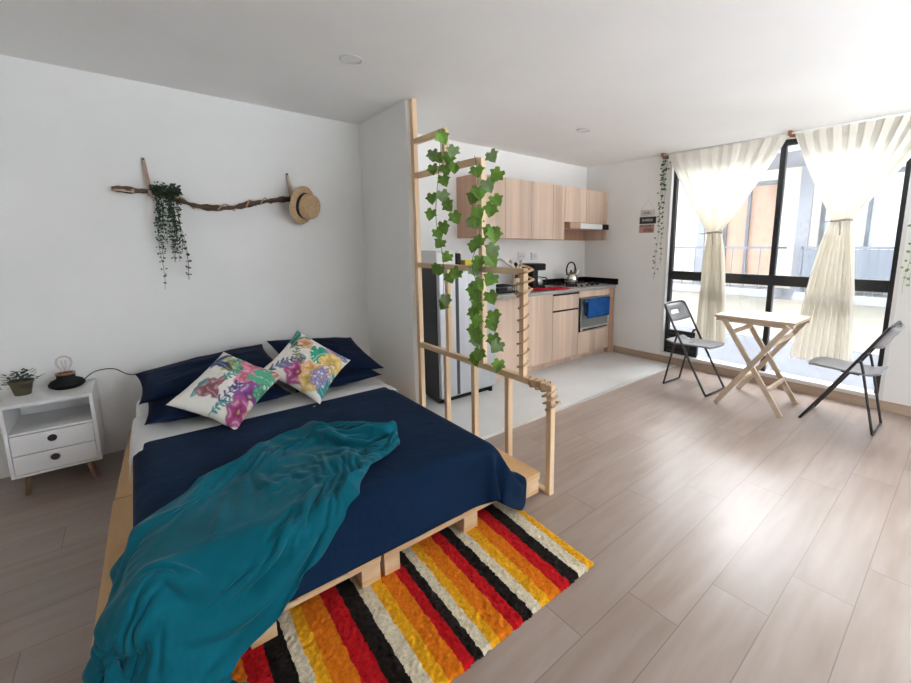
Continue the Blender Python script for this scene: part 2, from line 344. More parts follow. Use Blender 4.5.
# unseen outside of our own building, put in to shade the facade opposite
ex = MB(); ex.box(XW+.02, XW+.14, YR-16, YR-.1, -3.2, 11).box(XW+.02, XW+.14, YK+.1, YK+16, -3.2, 11).box(XW+.02, XW+.14, YR-.1, YK+.1, ZC+.1, 11).box(XW+.02, XW+.14, YR-.1, YK+.1, -3.2, -.1)
struct(ex, 'wall_exterior', 'concrete')
bb = MB(); bb.box(XW-.014, XW, YR, 3.08, 0, .085)
struct(bb, 'baseboard_window', 'base', bev=.003)
def window(n, a, b, mull, full=True):
    fr = MB(); X0, X1 = XW+.045, XW+.095; t = .05
    fr.box(X0, X1, a, a+t, ZB+.03, ZT); fr.box(X0, X1, b-t, b, ZB+.03, ZT); fr.box(X0, X1, a+t, b-t, ZT-t, ZT)
    fr.box(X0, X1, a+t, b-t, .985, 1.085)
    fr.box(X0, X1, mull-.024, mull+.024, 1.085, ZT-t); fr.box(X0, X1, mull-.024, mull+.024, ZB+.03, .985)
    root = tag(fr.build(f'window_{n}', 'black', bev=.003), kind='structure')
    for (p, q) in ((a+t, mull-.024), (mull+.024, b-t)):
        for (z0, z1) in ((ZB+.03, .985), (1.085, ZT-t)):
            MB().box(XW+.068, XW+.072, p, q, z0, z1).build('pane', 'glass', root)
    MB().box(XW-.005, XW+.13, a, b, ZB, ZB+.03).build('sill_track', 'white', root, bev=.003)
    j = MB(); j.box(XW-.004, XW+.045, b-.012, b+.016, ZB, ZT); j.box(XW-.004, XW+.045, a-.016, a+.012, ZB, ZT); j.build('reveal_strip', 'white', root)
    if full:
        MB().box(XW+.05, XW+.085, b-.40, b-t, ZB+.03, .40).build('vent_panel', 'black', root)
        v = MB()
        for k in range(5): v.bar((XW+.04, b-.40, .15+.052*k), (XW+.04, b-t, .15+.052*k), .022, .006)
        v.build('vent_slat', 'dark', root)
        hb = MB(); hb.box(XW+.03, XW+.045, mull-.012, mull+.012, 1.55, 1.63); hb.build('latch', 'dark', root, bev=.003)
    return root
window(1, *O1, 1.345); window(2, *O2, -1.2, False)  # the second window is unseen, added to brighten the room
COMF = [
-270,0,0,-1,0,1,0,-1,0,0,0,0,-1,0,0,0,1,0,0,0,0,0,0,0,0,0,0,0,0,0,1,-1,0,0,0,0,2,3,1,0,-29,-72,-71,-42,8,30,37,38,38,38,20,0,0,-1,0,1,0,0,-1,0,0,0,0,0,0,0,0,0,0,0,0,0,0,0,1,0,0,0,
-1,0,0,0,0,0,-1,-3,0,5,5,0,-24,-72,-66,-15,26,37,38,38,38,37,-42,0,0,0,0,0,0,0,0,0,0,-1,0,0,0,0,0,1,0,0,0,0,-1,0,1,0,0,0,-1,0,0,0,0,1,0,-6,-3,1,10,3,-19,-72,-48,13,38,37,38,38,38,
33,-101,0,0,0,0,0,0,0,0,0,0,0,0,0,0,0,0,0,0,0,0,0,0,0,0,0,0,0,0,0,0,0,-1,2,2,-6,-6,-1,3,12,-15,-70,-14,36,37,37,38,38,26,21,-138,0,0,0,0,0,0,0,0,0,0,0,0,0,0,0,0,0,0,0,0,0,0,0,0,0,
0,0,0,0,0,0,0,0,0,0,-4,8,-14,-3,5,-56,31,36,37,36,25,17,13,11,-131,0,0,-1,1,0,0,0,0,0,0,0,0,0,0,0,0,0,0,0,0,0,0,0,0,0,0,0,0,0,0,0,0,0,0,0,0,0,-1,2,-28,9,36,37,22,2,13,12,13,14,-93,
0,0,0,0,0,0,0,0,0,0,0,0,0,0,0,0,0,0,0,0,0,0,0,0,0,0,0,0,0,0,-1,0,1,0,-1,0,-2,-2,-4,3,11,35,-2,10,14,16,19,19,22,-77,0,0,0,0,0,0,0,0,0,0,0,0,0,0,0,0,0,0,0,0,0,0,0,0,0,0,0,0,0,0,0,0,
0,0,0,-1,0,-1,-2,1,6,6,20,22,19,19,17,14,14,-61,0,0,0,0,0,0,0,0,0,0,0,0,0,0,0,0,0,0,0,0,0,0,0,0,0,0,0,0,0,0,0,0,0,0,0,-1,0,-1,-1,1,4,1,-1,6,11,15,21,6,10,3,0,0,0,0,0,0,0,0,0,0,0,0,
0,0,0,0,0,0,0,0,0,0,0,0,0,0,0,0,0,0,0,0,0,-1,0,0,0,0,-1,1,3,0,0,-1,1,1,3,4,6,58,0,0,0,0,0,0,0,0,0,0,0,0,0,0,0,0,0,0,0,0,0,0,0,0,0,0,0,0,0,0,-1,0,0,0,0,0,0,0,0,0,2,1,-1,0,0,0,0,0,
-1,74,0,0,0,0,0,0,0,0,0,0,0,0,0,0,0,0,0,0,0,0,0,0,0,0,0,0,-1,0,0,0,0,0,0,0,0,0,0,0,0,0,1,1,0,0,0,-1,0,0,0,73,0,0,0,0,0,0,0,0,0,0,0,0,0,1,0,0,0,0,0,0,0,-1,0,0,0,0,0,0,0,0,0,0,0,0,0,
0,0,0,0,0,1,1,0,0,-1,0,0,0,0,73,0,0,0,0,0,0,0,0,0,0,0,0,0,0,0,0,0,0,0,0,0,0,0,0,0,0,0,0,0,0,0,0,0,0,0,0,0,0,0,0,1,0,0,0,0,0,0,0,0,73,0,0,0,0,0,0,0,0,0,0,0,0,0,0,0,0,0,0,0,0,0,0,0,
0,0,0,0,0,0,0,0,0,0,0,0,0,0,0,0,0,0,1,0,0,0,0,0,0,-1,74,0,0,0,0,0,0,0,0,0,0,0,0,0,0,0,0,0,0,0,0,0,0,0,0,0,0,0,0,0,0,0,0,0,0,0,0,0,0,0,0,0,1,0,0,0,0,0,-1,0,74,0,0,0,0,0,0,0,0,0,0,0,
0,0,0,0,0,0,0,0,0,0,0,0,0,0,0,0,0,0,0,-1,0,0,0,0,0,0,1,0,0,0,0,0,0,0,0,0,0,0,74,0,0,0,0,0,0,0,0,0,0,0,0,0,0,0,0,0,0,0,0,0,0,0,0,0,0,0,-1,0,0,0,0,0,0,0,0,0,0,1,0,0,0,0,0,0,0,0,0,0,
74,0,0,0,0,0,0,0,0,0,0,0,0,0,0,0,0,0,0,0,0,0,0,-1,0,0,0,0,0,0,0,0,0,0,0,0,0,0,0,0,1,0,0,0,0,0,0,0,0,0,73,0,0,1,0,-1,0,0,0,0,0,0,0,0,0,0,0,0,0,0,0,0,0,0,0,0,0,0,0,0,0,0,0,0,0,0,0,0,
0,0,0,0,1,0,0,0,0,0,0,0,73,0,0,0,0,0,0,0,0,0,0,0,0,0,0,0,0,0,0,0,0,0,0,0,0,0,0,0,0,0,0,0,0,0,0,0,0,0,0,0,0,0,0,0,0,0,0,0,0,0,74,0,0,0,0,0,0,0,0,0,0,0,0,0,0,0,0,0,0,0,0,0,0,0,0,0,0,
0,0,0,0,0,0,0,0,0,0,0,0,0,0,0,0,0,0,0,0,0,0,0,74,0,0,0,0,0,0,0,0,0,0,0,0,0,0,0,0,0,0,0,0,0,0,0,0,0,0,0,0,0,0,0,0,0,0,0,0,0,0,0,0,0,0,0,0,0,0,0,0,0,74,0,0,0,0,0,0,0,0,0,0,0,0,0,0,0,
0,0,0,0,0,0,0,0,0,0,0,0,0,0,0,0,0,0,0,0,0,0,0,0,0,0,0,0,0,0,0,0,0,0,74,0,0,0,0,0,0,0,0,0,0,0,0,0,0,0,0,0,0,0,0,0,0,0,0,0,0,0,-1,0,0,0,0,0,0,0,0,0,1,0,0,0,0,0,0,0,0,0,0,0,74,0,0,0,
0,0,0,0,0,0,0,0,0,0,0,0,0,0,0,-1,0,0,0,0,0,0,0,0,0,0,0,0,0,0,0,0,0,0,0,0,0,0,0,0,0,0,0,0,0,0,75,-1,0,0,0,0,0,0,0,0,0,0,0,0,0,0,0,0,0,0,0,0,0,0,0,0,0,0,0,0,0,0,0,0,0,0,0,0,0,0,0,0,
0,0,0,0,0,0,0,0,74,0,0,0,0,0,0,0,0,0,0,0,0,0,0,0,0,0,0,0,0,0,0,0,0,0,0,0,0,0,0,0,0,0,0,0,0,0,0,0,0,0,0,0,0,0,0,0,0,0,74,0,0,0,0,0,0,0,0,0,0,0,0,0,0,0,0,0,0,0,0,0,0,0,0,0,0,0,0,0,0,
0,0,0,0,0,0,0,0,0,0,0,0,0,0,0,0,0,0,0,74,0,0,0,0,0,0,0,0,0,0,0,0,0,0,0,0,0,0,0,0,0,0,0,0,0,0,0,0,0,0,0,0,0,0,0,0,0,0,0,0,0,0,0,0,0,0,0,0,0,74,0,0,0,0,0,0,0,0,0,0,0,0,0,0,0,0,0,0,0,
0,0,0,0,0,0,0,0,0,0,0,0,0,0,0,0,0,0,0,0,0,-1,0,0,0,0,0,0,0,0,75,0,0,0,0,0,0,0,0,0,0,0,0,0,0,0,0,0,0,0,0,0,0,0,0,0,0,0,0,0,0,0,0,0,0,0,0,0,-1,0,0,0,0,0,0,0,0,0,0,0,75,0,0,0,0,0,0,0,
0,0,-1,0,0,0,0,0,0,0,0,0,0,1,-1,0,0,1,0,0,0,0,-1,0,0,0,0,0,0,0,0,0,0,0,0,0,0,0,0,0,0,0,75,0,0,-1,0,0,0,0,0,0,0,0,0,0,0,0,0,0,0,0,0,0,0,0,0,0,0,0,0,0,0,0,0,0,0,0,0,0,0,0,0,0,0,0,0,
0,0,0,0,0,74,0,0,0,0,0,0,0,0,0,0,0,0,0,0,0,0,0,0,0,0,0,0,0,0,0,0,0,0,0,0,0,0,0,0,0,0,0,0,0,0,0,0,0,0,0,0,0,0,0,74,0,0,0,0,0,0,0,0,0,0,0,0,0,0,0,0,0,0,0,0,0,0,0,0,0,0,0,0,0,0,0,0,0,
0,0,0,0,0,0,0,0,0,-1,0,0,0,1,0,0,74,0,0,0,0,0,0,0,0,0,0,0,0,0,0,0,0,0,0,0,0,0,0,0,0,0,0,0,0,0,0,0,0,0,0,0,0,0,0,0,0,-1,0,0,0,0,0,0,0,1,74,0,0,0,0,0,0,0,0,0,0,0,0,0,0,0,0,0,0,0,0,0,
0,0,0,0,0,0,0,0,0,0,0,0,0,0,0,0,0,-1,0,0,0,0,0,0,0,0,0,0,75,0,0,0,0,0,0,0,0,0,0,0,0,0,0,0,0,0,0,0,0,0,0,0,0,0,0,0,0,0,0,0,0,0,0,0,0,0,-1,0,0,0,0,0,0,0,0,0,0,0,75,0,0,0,0,0,-1,0,0,
0,0,0,0,0,0,0,0,0,0,0,0,0,0,0,0,1,0,0,0,0,0,0,0,0,0,0,0,-1,0,0,0,0,0,0,0,0,0,0,0,0,75,0,-1,0,0,0,0,0,0,0,0,0,0,0,0,0,0,0,0,0,0,0,0,0,0,0,0,0,0,0,0,0,0,0,0,0,0,0,0,0,0,0,-1,0,0,1,0,
0,0,0,74,0,0,0,0,0,0,0,0,0,0,0,0,0,0,0,0,0,0,0,0,0,0,0,0,0,0,0,0,0,0,0,0,0,0,0,0,0,0,0,0,-1,0,0,0,0,1,0,0,0,74,0,0,0,0,0,0,0,0,0,0,0,0,0,0,0,0,0,0,0,0,0,0,0,0,0,0,0,0,0,0,0,0,0,0,
0,0,0,0,0,-1,0,0,0,0,0,0,1,0,0,74,0,0,0,0,0,0,0,0,0,0,0,0,0,0,0,0,0,0,0,0,0,0,0,0,0,0,0,0,0,0,0,0,0,0,0,0,0,0,0,-1,0,-1,1,0,0,0,0,1,0,74,0,0,0,0,0,0,0,0,0,0,0,0,0,0,0,0,0,0,0,0,0,
0,0,0,0,0,0,0,0,0,0,0,0,0,0,0,0,0,0,-1,-1,0,0,1,0,0,0,0,0,75,0,0,0,0,0,0,0,0,-1,0,0,0,0,0,0,0,1,0,0,0,0,0,0,0,0,0,0,0,0,0,0,0,0,0,0,0,0,0,0,-1,-1,0,0,0,1,0,0,0,0,75,0,0,0,0,-1,0,0,
0,0,0,0,0,0,0,0,0,0,0,0,0,0,0,0,0,0,0,0,1,0,0,0,0,0,0,0,0,0,0,0,-1,-2,0,1,0,1,0,0,-1,0,76,-1,0,0,0,0,0,0,0,0,0,0,0,0,0,0,0,0,0,0,0,0,0,0,0,0,0,0,0,0,0,1,0,0,0,0,0,0,0,0,-1,-2,-1,1,
1,0,-1,-2,-2,-3,83,0,0,0,0,0,0,0,0,0,0,0,0,0,0,0,0,0,0,0,0,0,0,0,0,0,0,0,0,0,0,0,0,0,1,0,0,0,0,0,-1,-4,1,1,0,-4,-6,-6,-6,-6,104,0,0,0,0,0,0,0,0,0,0,0,0,0,0,0,0,0,0,0,0,0,0,0,0,0,0,
0,0,0,0,0,0,0,0,0,1,0,1,0,-2,-5,1,0,-13,-10,-9,-8,-7,-7,132,0,0,0,0,0,0,0,0,0,0,0,0,0,0,0,0,0,0,0,0,0,0,0,0,0,0,0,0,0,0,0,0,0,0,0,1,0,1,1,-3,-6,-9,-9,-7,-7,-6,-6,-5,-5,131,0,0,-1,
0,0,0,0,0,0,0,0,0,0,0,0,0,0,0,0,0,0,1,-1,0,1,0,0,0,0,0,0,0,0,0,0,0,1,0,3,-3,-10,-18,-36,-27,4,-15,-29,-5,-18,206,0,0,0,0,0,0,0,0,0,0,0,0,0,0,0,0,0,0,0,0,0,0,0,0,0,0,0,0,0,0,0,0,-1,
0,0,0,1,2,3,-3,2,-28,-34,-34,-36,-35,-33,-31,-29,280,0,0,0,0,0,0,0,0,0,0,0,0,0,-1,0,0,0,0,0,0,0,0,0,0,0,0,0,0,0,0,0,0,0,1,0,0,2,-3,20,-24,20,-17,-23,-31,-33,-34,-37,-38,-36,237,1,
0,0,0,1,0,0,0,0,0,0,0,0,0,0,0,0,0,-1,0,0,1,0,0,0,0,0,0,0,0,0,1,0,0,-1,1,1,4,39,-31,4,20,-26,-42,-39,-36,-14,-26,-30,173,0,1,0,0,0,0,0,0,1,0,0,-1,0,0,0,0,0,0,0,0,0,0,0,0,0,0,1,0,1,
0,1,0,1,0,0,2,6,17,47,-14,-29,26,4,-36,-45,-45,-44,-40,-38,183,0,0,0,0,0,0,0,0,1,0,0,-1,0,0,0,0,0,0,0,0,0,1,0,0,1,0,0,1,1,0,1,1,1,2,3,8,13,22,47,6,-42,8,24,-13,-44,-44,-45,-39,-42,
128,0,0,0,0,0,0,0,0,0,0,0,0,0,0,0,0,0,0,0,0,1,1,1,0,1,1,1,1,1,0,1,2,1,4,9,15,18,22,40,30,-49,3,10,18,-32,-45,-44,-41,-39,69,0,1,0,1,0,0,1,0,1,0,1,0,1,0,0,1,1,0,1,1,2,1,1,2,2,2,1,2,
1,2,1,1,0,1,18,20,21,21,24,53,-15,-21,-1,3,5,-44,-44,-42,-37,59,1,0,1,0,1,0,1,0,0,1,0,1,0,0,1,1,0,1,1,1,1,1,1,2,2,2,2,2,3,3,3,4,4,11,3,12,21,21,21,22,34,-17,-4,-5,5,-43,-44,-41,
-36,73,0,1,0,1,0,1,0,1,0,1,0,0,1,0,1,0,1,1,0,1,2,1,1,2,1,2,3,2,3,2,3,3,4,12,-3,16,19,20,20,21,31,-9,-4,-5,-31,-32,-33,-34,-37,84,0,1,0,1,0,1,0,1,0,0,1,0,1,0,0,1,1,0,1,1,1,2,1,1,2,
2,2,3,2,3,3,3,3,4,4,15,19,20,20,20,21,4,-5,-12,-30,-32,-34,-36,-49,6717,-72,-73,-73,-72,-73,-72,-73,-72,-73,-73,-72,-73,-72,-73,-72,-73,-72,-73,-73,-72,-73,-72,-73,-73,-72,-73,-72,
-73,-73,-72,-73,-72,-73,-73,-73,-72,-73,-72,-73,-67,0,-13,-59,-62,-43,-23,-4,-3,-11,3116,-72,-73,-73,-72,-73,-72,-73,-72,-73,-72,-73,-73,-72,-73,-72,-73,-72,-73,-73,-72,-73,-72,
-73,-73,-72,-73,-72,-73,-72,-73,-73,-72,-73,-72,-73,-72,-73,-72,-73,-68,-4,-30,-66,-49,-23,-19,-10,-3,-17,3119,-72,-73,-72,-73,-73,-72,-73,-72,-73,-72,-73,-73,-72,-73,-72,-73,-72,
-73,-73,-72,-73,-72,-73,-72,-73,-73,-72,-73,-72,-73,-72,-73,-73,-72,-72,-73,-72,-72,-73,-70,-7,-54,-59,-22,-10,-19,-25,-4,-34,3133,-72,-73,-72,-73,-73,-72,-73,-72,-73,-72,-73,-73,
-72,-73,-72,-73,-72,-73,-73,-72,-73,-72,-73,-72,-73,-73,-72,-73,-72,-73,-72,-73,-72,-73,-72,-72,-73,-72,-71,-71,-21,-67,-27,-6,-12,-21,-30,-43,-47,3172,-72,-73,-72,-73,-72,-73,-73,
-72,-73,-72,-73,-72,-73,-73,-72,-73,-72,-73,-73,-72,-73,-72,-73,-72,-73,-73,-72,-73,-72,-73,-72,-73,-72,-73,-72,-72,-72,-71,-72,-72,-46,-43,-5,-12,-30,-45,-48,-49,-49,3225,-72,-73,
-72,-73,-72,-73,-73,-72,-73,-72,-73,-72,-73,-73,-72,-73,-72,-73,-72,-73,-73,-72,-73,-72,-73,-73,-72,-73,-72,-73,-72,-73,-72,-73,-72,-72,-73,-72,-71,-65,-64,-14,-17,-46,-52,-48,-49,
-48,-49,3279,-72,-73,-72,-73,-72,-73,-72,-73,-73,-72,-73,-72,-73,-72,-73,-73,-72,-73,-72,-73,-73,-72,-73,-72,-73,-73,-72,-73,-72,-73,-73,-72,-73,-72,-73,-72,-73,-72,-73,-70,-62,
-21,-52,-50,-48,-47,-47,-45,-43,3315,-72,-73,-72,-73,-72,-73,-72,-73,-73,-72,-73,-72,-73,-72,-73,-73,-72,-73,-72,-73,-72,-73,-73,-72,-73,-73,-72,-73,-72,-73,-73,-72,-73,-73,-73,
-72,-73,-73,-74,-73,-66,-53,-40,-36,-35,-35,-34,-32,-33,3270,-72,-73,-72,-73,-72,-73,-72,-73,-73,-72,-73,-72,-73,-72,-73,-73,-72,-73,-72,-73,-73,-72,-73,-72,-73,-73,-72,-73,-73,
-72,-73,-73,-72,-73,-73,-73,-73,-73,-74,-72,-65,-28,-12,-29,-33,-33,-35,-31,-32,3204,-72,-73,-72,-73,-72,-73,-72,-73,-73,-72,-73,-72,-73,-72,-73,-73,-72,-73,-72,-73,-73,-72,-73,
-72,-73,-73,-72,-73,-73,-72,-73,-73,-72,-73,-73,-73,-73,-73,-72,-72,-62,-33,-13,2,-17,-23,-27,-31,-31,3139,-72,-73,-72,-73,-72,-73,-72,-73,-73,-72,-73,-72,-73,-72,-73,-73,-72,-73,
-72,-73,-73,-72,-73,-72,-73,-73,-72,-73,-73,-72,-73,-73,-72,-73,-73,-73,-72,-73,-73,-72,-58,-38,-11,-1,-7,-14,-18,-22,-24,3097,-72,-73,-72,-73,-72,-73,-72,-73,-73,-72,-73,-72,-73,
-72,-73,-73,-72,-73,-72,-73,-73,-72,-73,-72,-73,-73,-72,-73,-73,-72,-73,-73,-72,-73,-73,-73,-72,-73,-73,-71,-59,-39,-10,-3,-6,-11,-16,-23,-28,3098,-72,-73,-72,-73,-72,-73,-72,-73,
-73,-72,-73,-72,-73,-72,-73,-73,-72,-73,-72,-73,-73,-72,-73,-72,-73,-73,-72,-73,-73,-72,-73,-73,-72,-73,-73,-72,-73,-73,-72,-72,-59,-39,-9,-5,-6,-10,-16,-22,-29,3098,-72,-73,-72,
-73,-72,-73,-72,-73,-73,-72,-73,-72,-73,-72,-73,-73,-72,-73,-72,-73,-73,-72,-73,-72,-73,-73,-72,-73,-73,-72,-73,-73,-72,-73,-73,-72,-73,-72,-73,-71,-60,-39,-9,-6,-6,-9,-15,-23,-29,
3098,-72,-73,-72,-73,-72,-73,-72,-73,-73,-72,-73,-72,-73,-72,-73,-73,-72,-73,-72,-73,-73,-72,-73,-73,-72,-73,-72,-73,-73,-72,-73,-73,-72,-73,-73,-72,-73,-72,-73,-71,-60,-39,-9,-6,
-6,-10,-15,-22,-29,3098,-72,-73,-72,-73,-72,-73,-72,-73,-73,-72,-73,-72,-73,-72,-73,-73,-72,-73,-72,-73,-73,-72,-73,-72,-73,-73,-72,-73,-73,-72,-73,-73,-72,-73,-72,-73,-73,-72,-73,
-71,-61,-38,-9,-6,-7,-10,-14,-22,-29,3098,-72,-73,-72,-73,-72,-73,-72,-73,-73,-72,-73,-72,-73,-72,-73,-73,-72,-73,-72,-73,-73,-72,-73,-72,-73,-73,-72,-73,-73,-72,-73,-73,-72,-73,
-72,-73,-73,-72,-73,-71,-61,-38,-9,-7,-7,-9,-15,-22,-28,3098,-72,-73,-72,-73,-72,-73,-73,-72,-73,-72,-73,-72,-73,-72,-73,-73,-72,-73,-72,-73,-73,-72,-73,-72,-73,-73,-72,-73,-73,
-72,-73,-73,-72,-73,-72,-73,-73,-72,-73,-71,-61,-38,-9,-7,-7,-10,-15,-21,-28,3098,-72,-73,-72,-73,-72,-73,-73,-72,-73,-72,-73,-72,-73,-72,-73,-73,-72,-73,-72,-73,-73,-72,-73,-73,
-72,-73,-72,-73,-73,-72,-73,-72,-73,-73,-72,-73,-73,-72,-73,-71,-61,-38,-10,-6,-8,-10,-14,-21,-28,3098,-72,-73,-72,-73,-72,-73,-73,-72,-73,-72,-73,-72,-73,-72,-73,-73,-72,-73,-72,
-73,-73,-72,-73,-72,-73,-73,-72,-73,-73,-72,-73,-72,-73,-73,-72,-73,-73,-72,-73,-71,-61,-37,-11,-6,-8,-10,-14,-22,-27,3098,-72,-73,-72,-73,-72,-73,-73,-72,-73,-72,-73,-72,-73,-73,
-72,-73,-72,-73,-72,-73,-73,-72,-73,-72,-73,-73,-72,-73,-73,-72,-73,-72,-73,-73,-72,-73,-73,-72,-73,-71,-61,-37,-11,-7,-8,-10,-14,-21,-27,3098,-72,-73,-72,-73,-72,-73,-73,-72,-73,
-72,-73,-72,-73,-73,-72,-73,-72,-73,-72,-73,-73,-72,-73,-72,-73,-73,-72,-73,-73,-72,-73,-72,-73,-73,-72,-73,-73,-72,-73,-71,-60,-38,-11,-7,-8,-10,-14,-21,-27,3098,-72,-73,-72,-73,
-72,-73,-73,-72,-73,-72,-73,-72,-73,-73,-72,-73,-72,-73,-72,-73,-73,-72,-73,-72,-73,-73,-72,-73,-73,-72,-73,-72,-73,-73,-72,-73,-73,-72,-73,-71,-60,-38,-11,-7,-8,-10,-14,-21,-27,
3098,-72,-73,-72,-73,-72,-73,-73,-72,-73,-72,-73,-72,-73,-73,-72,-73,-72,-73,-72,-73,-73,-72,-73,-73,-72,-73,-72,-73,-73,-72,-73,-72,-73,-73,-72,-73,-72,-73,-73,-71,-60,-38,-11,-7,
-8,-10,-14,-21,-27,3098,-72,-73,-72,-73,-72,-73,-73,-72,-73,-72,-73,-72,-73,-73,-72,-73,-72,-73,-73,-72,-73,-72,-73,-73,-72,-73,-72,-73,-73,-72,-73,-72,-73,-73,-72,-73,-72,-73,-73,
-71,-60,-38,-11,-6,-8,-11,-14,-21,-27,3098,-72,-73,-72,-73,-72,-73,-73,-72,-73,-72,-73,-72,-73,-73,-72,-73,-72,-73,-73,-72,-73,-72,-73,-73,-72,-73,-72,-73,-73,-72,-73,-72,-73,-73,
-72,-73,-73,-72,-73,-71,-60,-38,-11,-6,-8,-11,-14,-21,-27,3098,-72,-73,-72,-73,-72,-73,-73,-72,-73,-72,-73,-72,-73,-73,-72,-73,-72,-73,-73,-72,-73,-72,-73,-73,-72,-73,-72,-73,-73,
-72,-73,-72,-73,-73,-72,-73,-73,-72,-73,-71,-60,-38,-11,-6,-8,-11,-14,-21,-27,3098,-72,-73,-72,-73,-73,-72,-73,-72,-73,-72,-73,-72,-73,-73,-72,-73,-72,-73,-73,-72,-73,-72,-73,-73,
-72,-73,-72,-73,-73,-72,-73,-72,-73,-73,-72,-73,-73,-72,-73,-71,-60,-38,-11,-7,-8,-10,-15,-20,-27,3098,-72,-73,-72,-73,-73,-72,-73,-72,-73,-72,-73,-73,-72,-73,-72,-73,-72,-73,-73,
-72,-73,-72,-73,-73,-72,-73,-72,-73,-73,-72,-73,-72,-73,-73,-72,-73,-73,-72,-73,-71,-60,-38,-11,-7,-8,-11,-14,-20,-27,3098,-72,-73,-72,-73,-73,-72,-73,-72,-73,-72,-73,-73,-72,-73,
-72,-73,-72,-73,-73,-72,-73,-72,-73,-73,-72,-73,-72,-73,-73,-72,-73,-72,-73,-73,-72,-73,-73,-72,-73,-71,-61,-37,-11,-7,-8,-11,-14,-20,-27,3098,-72,-73,-72,-73,-73,-72,-73,-72,-73,
-72,-73,-73,-72,-73,-72,-73,-73,-72,-73,-72,-73,-73,-72,-73,-72,-73,-73,-72,-73,-72,-73,-73,-72,-73,-72,-73,-73,-72,-73,-71,-61,-37,-11,-7,-8,-11,-14,-20,-27,3098,-72,-73,-73,-72,
-73,-72,-73,-72,-73,-72,-73,-73,-72,-73,-72,-73,-73,-72,-73,-72,-73,-73,-72,-73,-72,-73,-73,-72,-73,-72,-73,-73,-72,-73,-72,-73,-73,-72,-73,-71,-61,-37,-11,-7,-8,-11,-14,-20,-27,
3098,-72,-73,-73,-72,-73,-72,-73,-72,-73,-72,-73,-73,-72,-73,-72,-73,-73,-72,-73,-72,-73,-73,-72,-73,-72,-73,-73,-72,-73,-72,-73,-73,-72,-73,-72,-73,-73,-72,-73,-72,-60,-37,-11,-7,
-8,-11,-14,-20,-27,3098,-72,-73,-73,-72,-73,-72,-73,-72,-73,-72,-73,-73,-72,-73,-72,-73,-73,-72,-73,-72,-73,-73,-72,-73,-72,-73,-73,-72,-73,-72,-73,-73,-72,-73,-73,-72,-73,-72,-73,
-72,-60,-37,-11,-7,-8,-11,-14,-20,-27,3098,-72,-73,-73,-72,-73,-72,-73,-72,-73,-73,-72,-73,-72,-73,-72,-73,-73,-72,-73,-73,-72,-73,-72,-73,-73,-72,-73,-72,-73,-73,-72,-73,-72,-73,
-73,-72,-73,-73,-72,-72,-60,-37,-11,-7,-8,-10,-14,-21,-27,3098,-72,-73,-73,-72,-73,-72,-73,-72,-73,-73,-72,-73,-72,-73,-73,-72,-73,-72,-73,-73,-72,-73,-72,-73,-73,-72,-73,-72,-73,
-73,-72,-73,-72,-73,-73,-72,-73,-73,-72,-72,-60,-37,-11,-7,-7,-11,-14,-21,-27,3098,-73,-72,-73,-72,-73,-72,-73,-72,-73,-73,-72,-73,-72,-73,-73,-72,-73,-72,-73,-73,-72,-73,-72,-73,
-73,-72,-73,-72,-73,-73,-72,-73,-72,-73,-73,-72,-73,-73,-72,-72,-60,-37,-11,-6,-8,-10,-15,-21,-27,3098,-73,-72,-73,-72,-73,-72,-73,-73,-72,-73,-72,-73,-72,-73,-73,-72,-73,-72,-73,
-73,-72,-73,-72,-73,-73,-72,-73,-73,-72,-73,-72,-73,-73,-72,-73,-72,-73,-73,-72,-72,-60,-37,-11,-6,-8,-10,-14,-21,-28,3098,-73,-72,-73,-72,-73,-72,-73,-73,-72,-73,-72,-73,-73,-72,
-73,-72,-73,-73,-72,-73,-72,-73,-73,-72,-73,-72,-73,-73,-72,-73,-72,-73,-73,-72,-73,-72,-73,-73,-72,-72,-60,-37,-11,-6,-7,-10,-14,-22,-28,3098,-73,-72,-73,-72,-73,-72,-73,-73,-72,
-73,-72,-73,-73,-72,-73,-72,-73,-73,-72,-73,-72,-73,-73,-72,-73,-72,-73,-73,-72,-73,-72,-73,-73,-72,-73,-72,-73,-73,-72,-72,-60,-38,-10,-6,-7,-10,-14,-22,-28,3098,-73,-72,-73,-72,
-73,-72,-73,-73,-72,-73,-72,-73,-73,-72,-73,-72,-73,-73,-72,-73,-72,-73,-73,-72,-73,-72,-73,-73,-72,-73,-73,-72,-73,-72,-73,-73,-72,-73,-73,-71,-60,-38,-10,-6,-7,-10,-14,-22,-28,
3098,-73,-72,-73,-72,-73,-72,-73,-73,-72,-73,-72,-73,-73,-72,-73,-72,-73,-73,-72,-73,-72,-73,-73,-72,-73,-73,-72,-73,-72,-73,-73,-72,-73,-72,-73,-73,-72,-73,-73,-71,-60,-38,-10,-6,
-7,-9,-15,-22,-28,3098,-73,-72,-73,-72,-73,-73,-72,-73,-72,-73,-73,-72,-73,-72,-73,-73,-72,-73,-72,-73,-73,-72,-73,-72,-73,-73,-72,-73,-72,-73,-73,-72,-73,-73,-72,-73,-72,-73,-73,
-71,-60,-38,-10,-5,-7,-10,-15,-22,-28,3098,-73,-72,-73,-72,-73,-73,-72,-73,-72,-73,-73,-72,-73,-72,-73,-73,-72,-73,-72,-73,-73,-72,-73,-72,-73,-73,-72,-73,-73,-72,-73,-72,-73,-73,
-72,-73,-72,-73,-73,-71,-60,-37,-11,-5,-7,-10,-16,-22,-27,3098,-73,-72,-73,-73,-72,-73,-72,-73,-72,-73,-73,-72,-73,-72,-73,-73,-72,-73,-72,-73,-73,-72,-73,-72,-73,-73,-72,-73,-73,
-72,-73,-73,-72,-73,-72,-73,-73,-72,-73,-71,-60,-37,-11,-5,-6,-11,-17,-22,-26,3098,-73,-73,-72,-73,-72,-73,-72,-73,-72,-73,-73,-72,-73,-72,-73,-73,-72,-73,-72,-73,-73,-72,-73,-73,
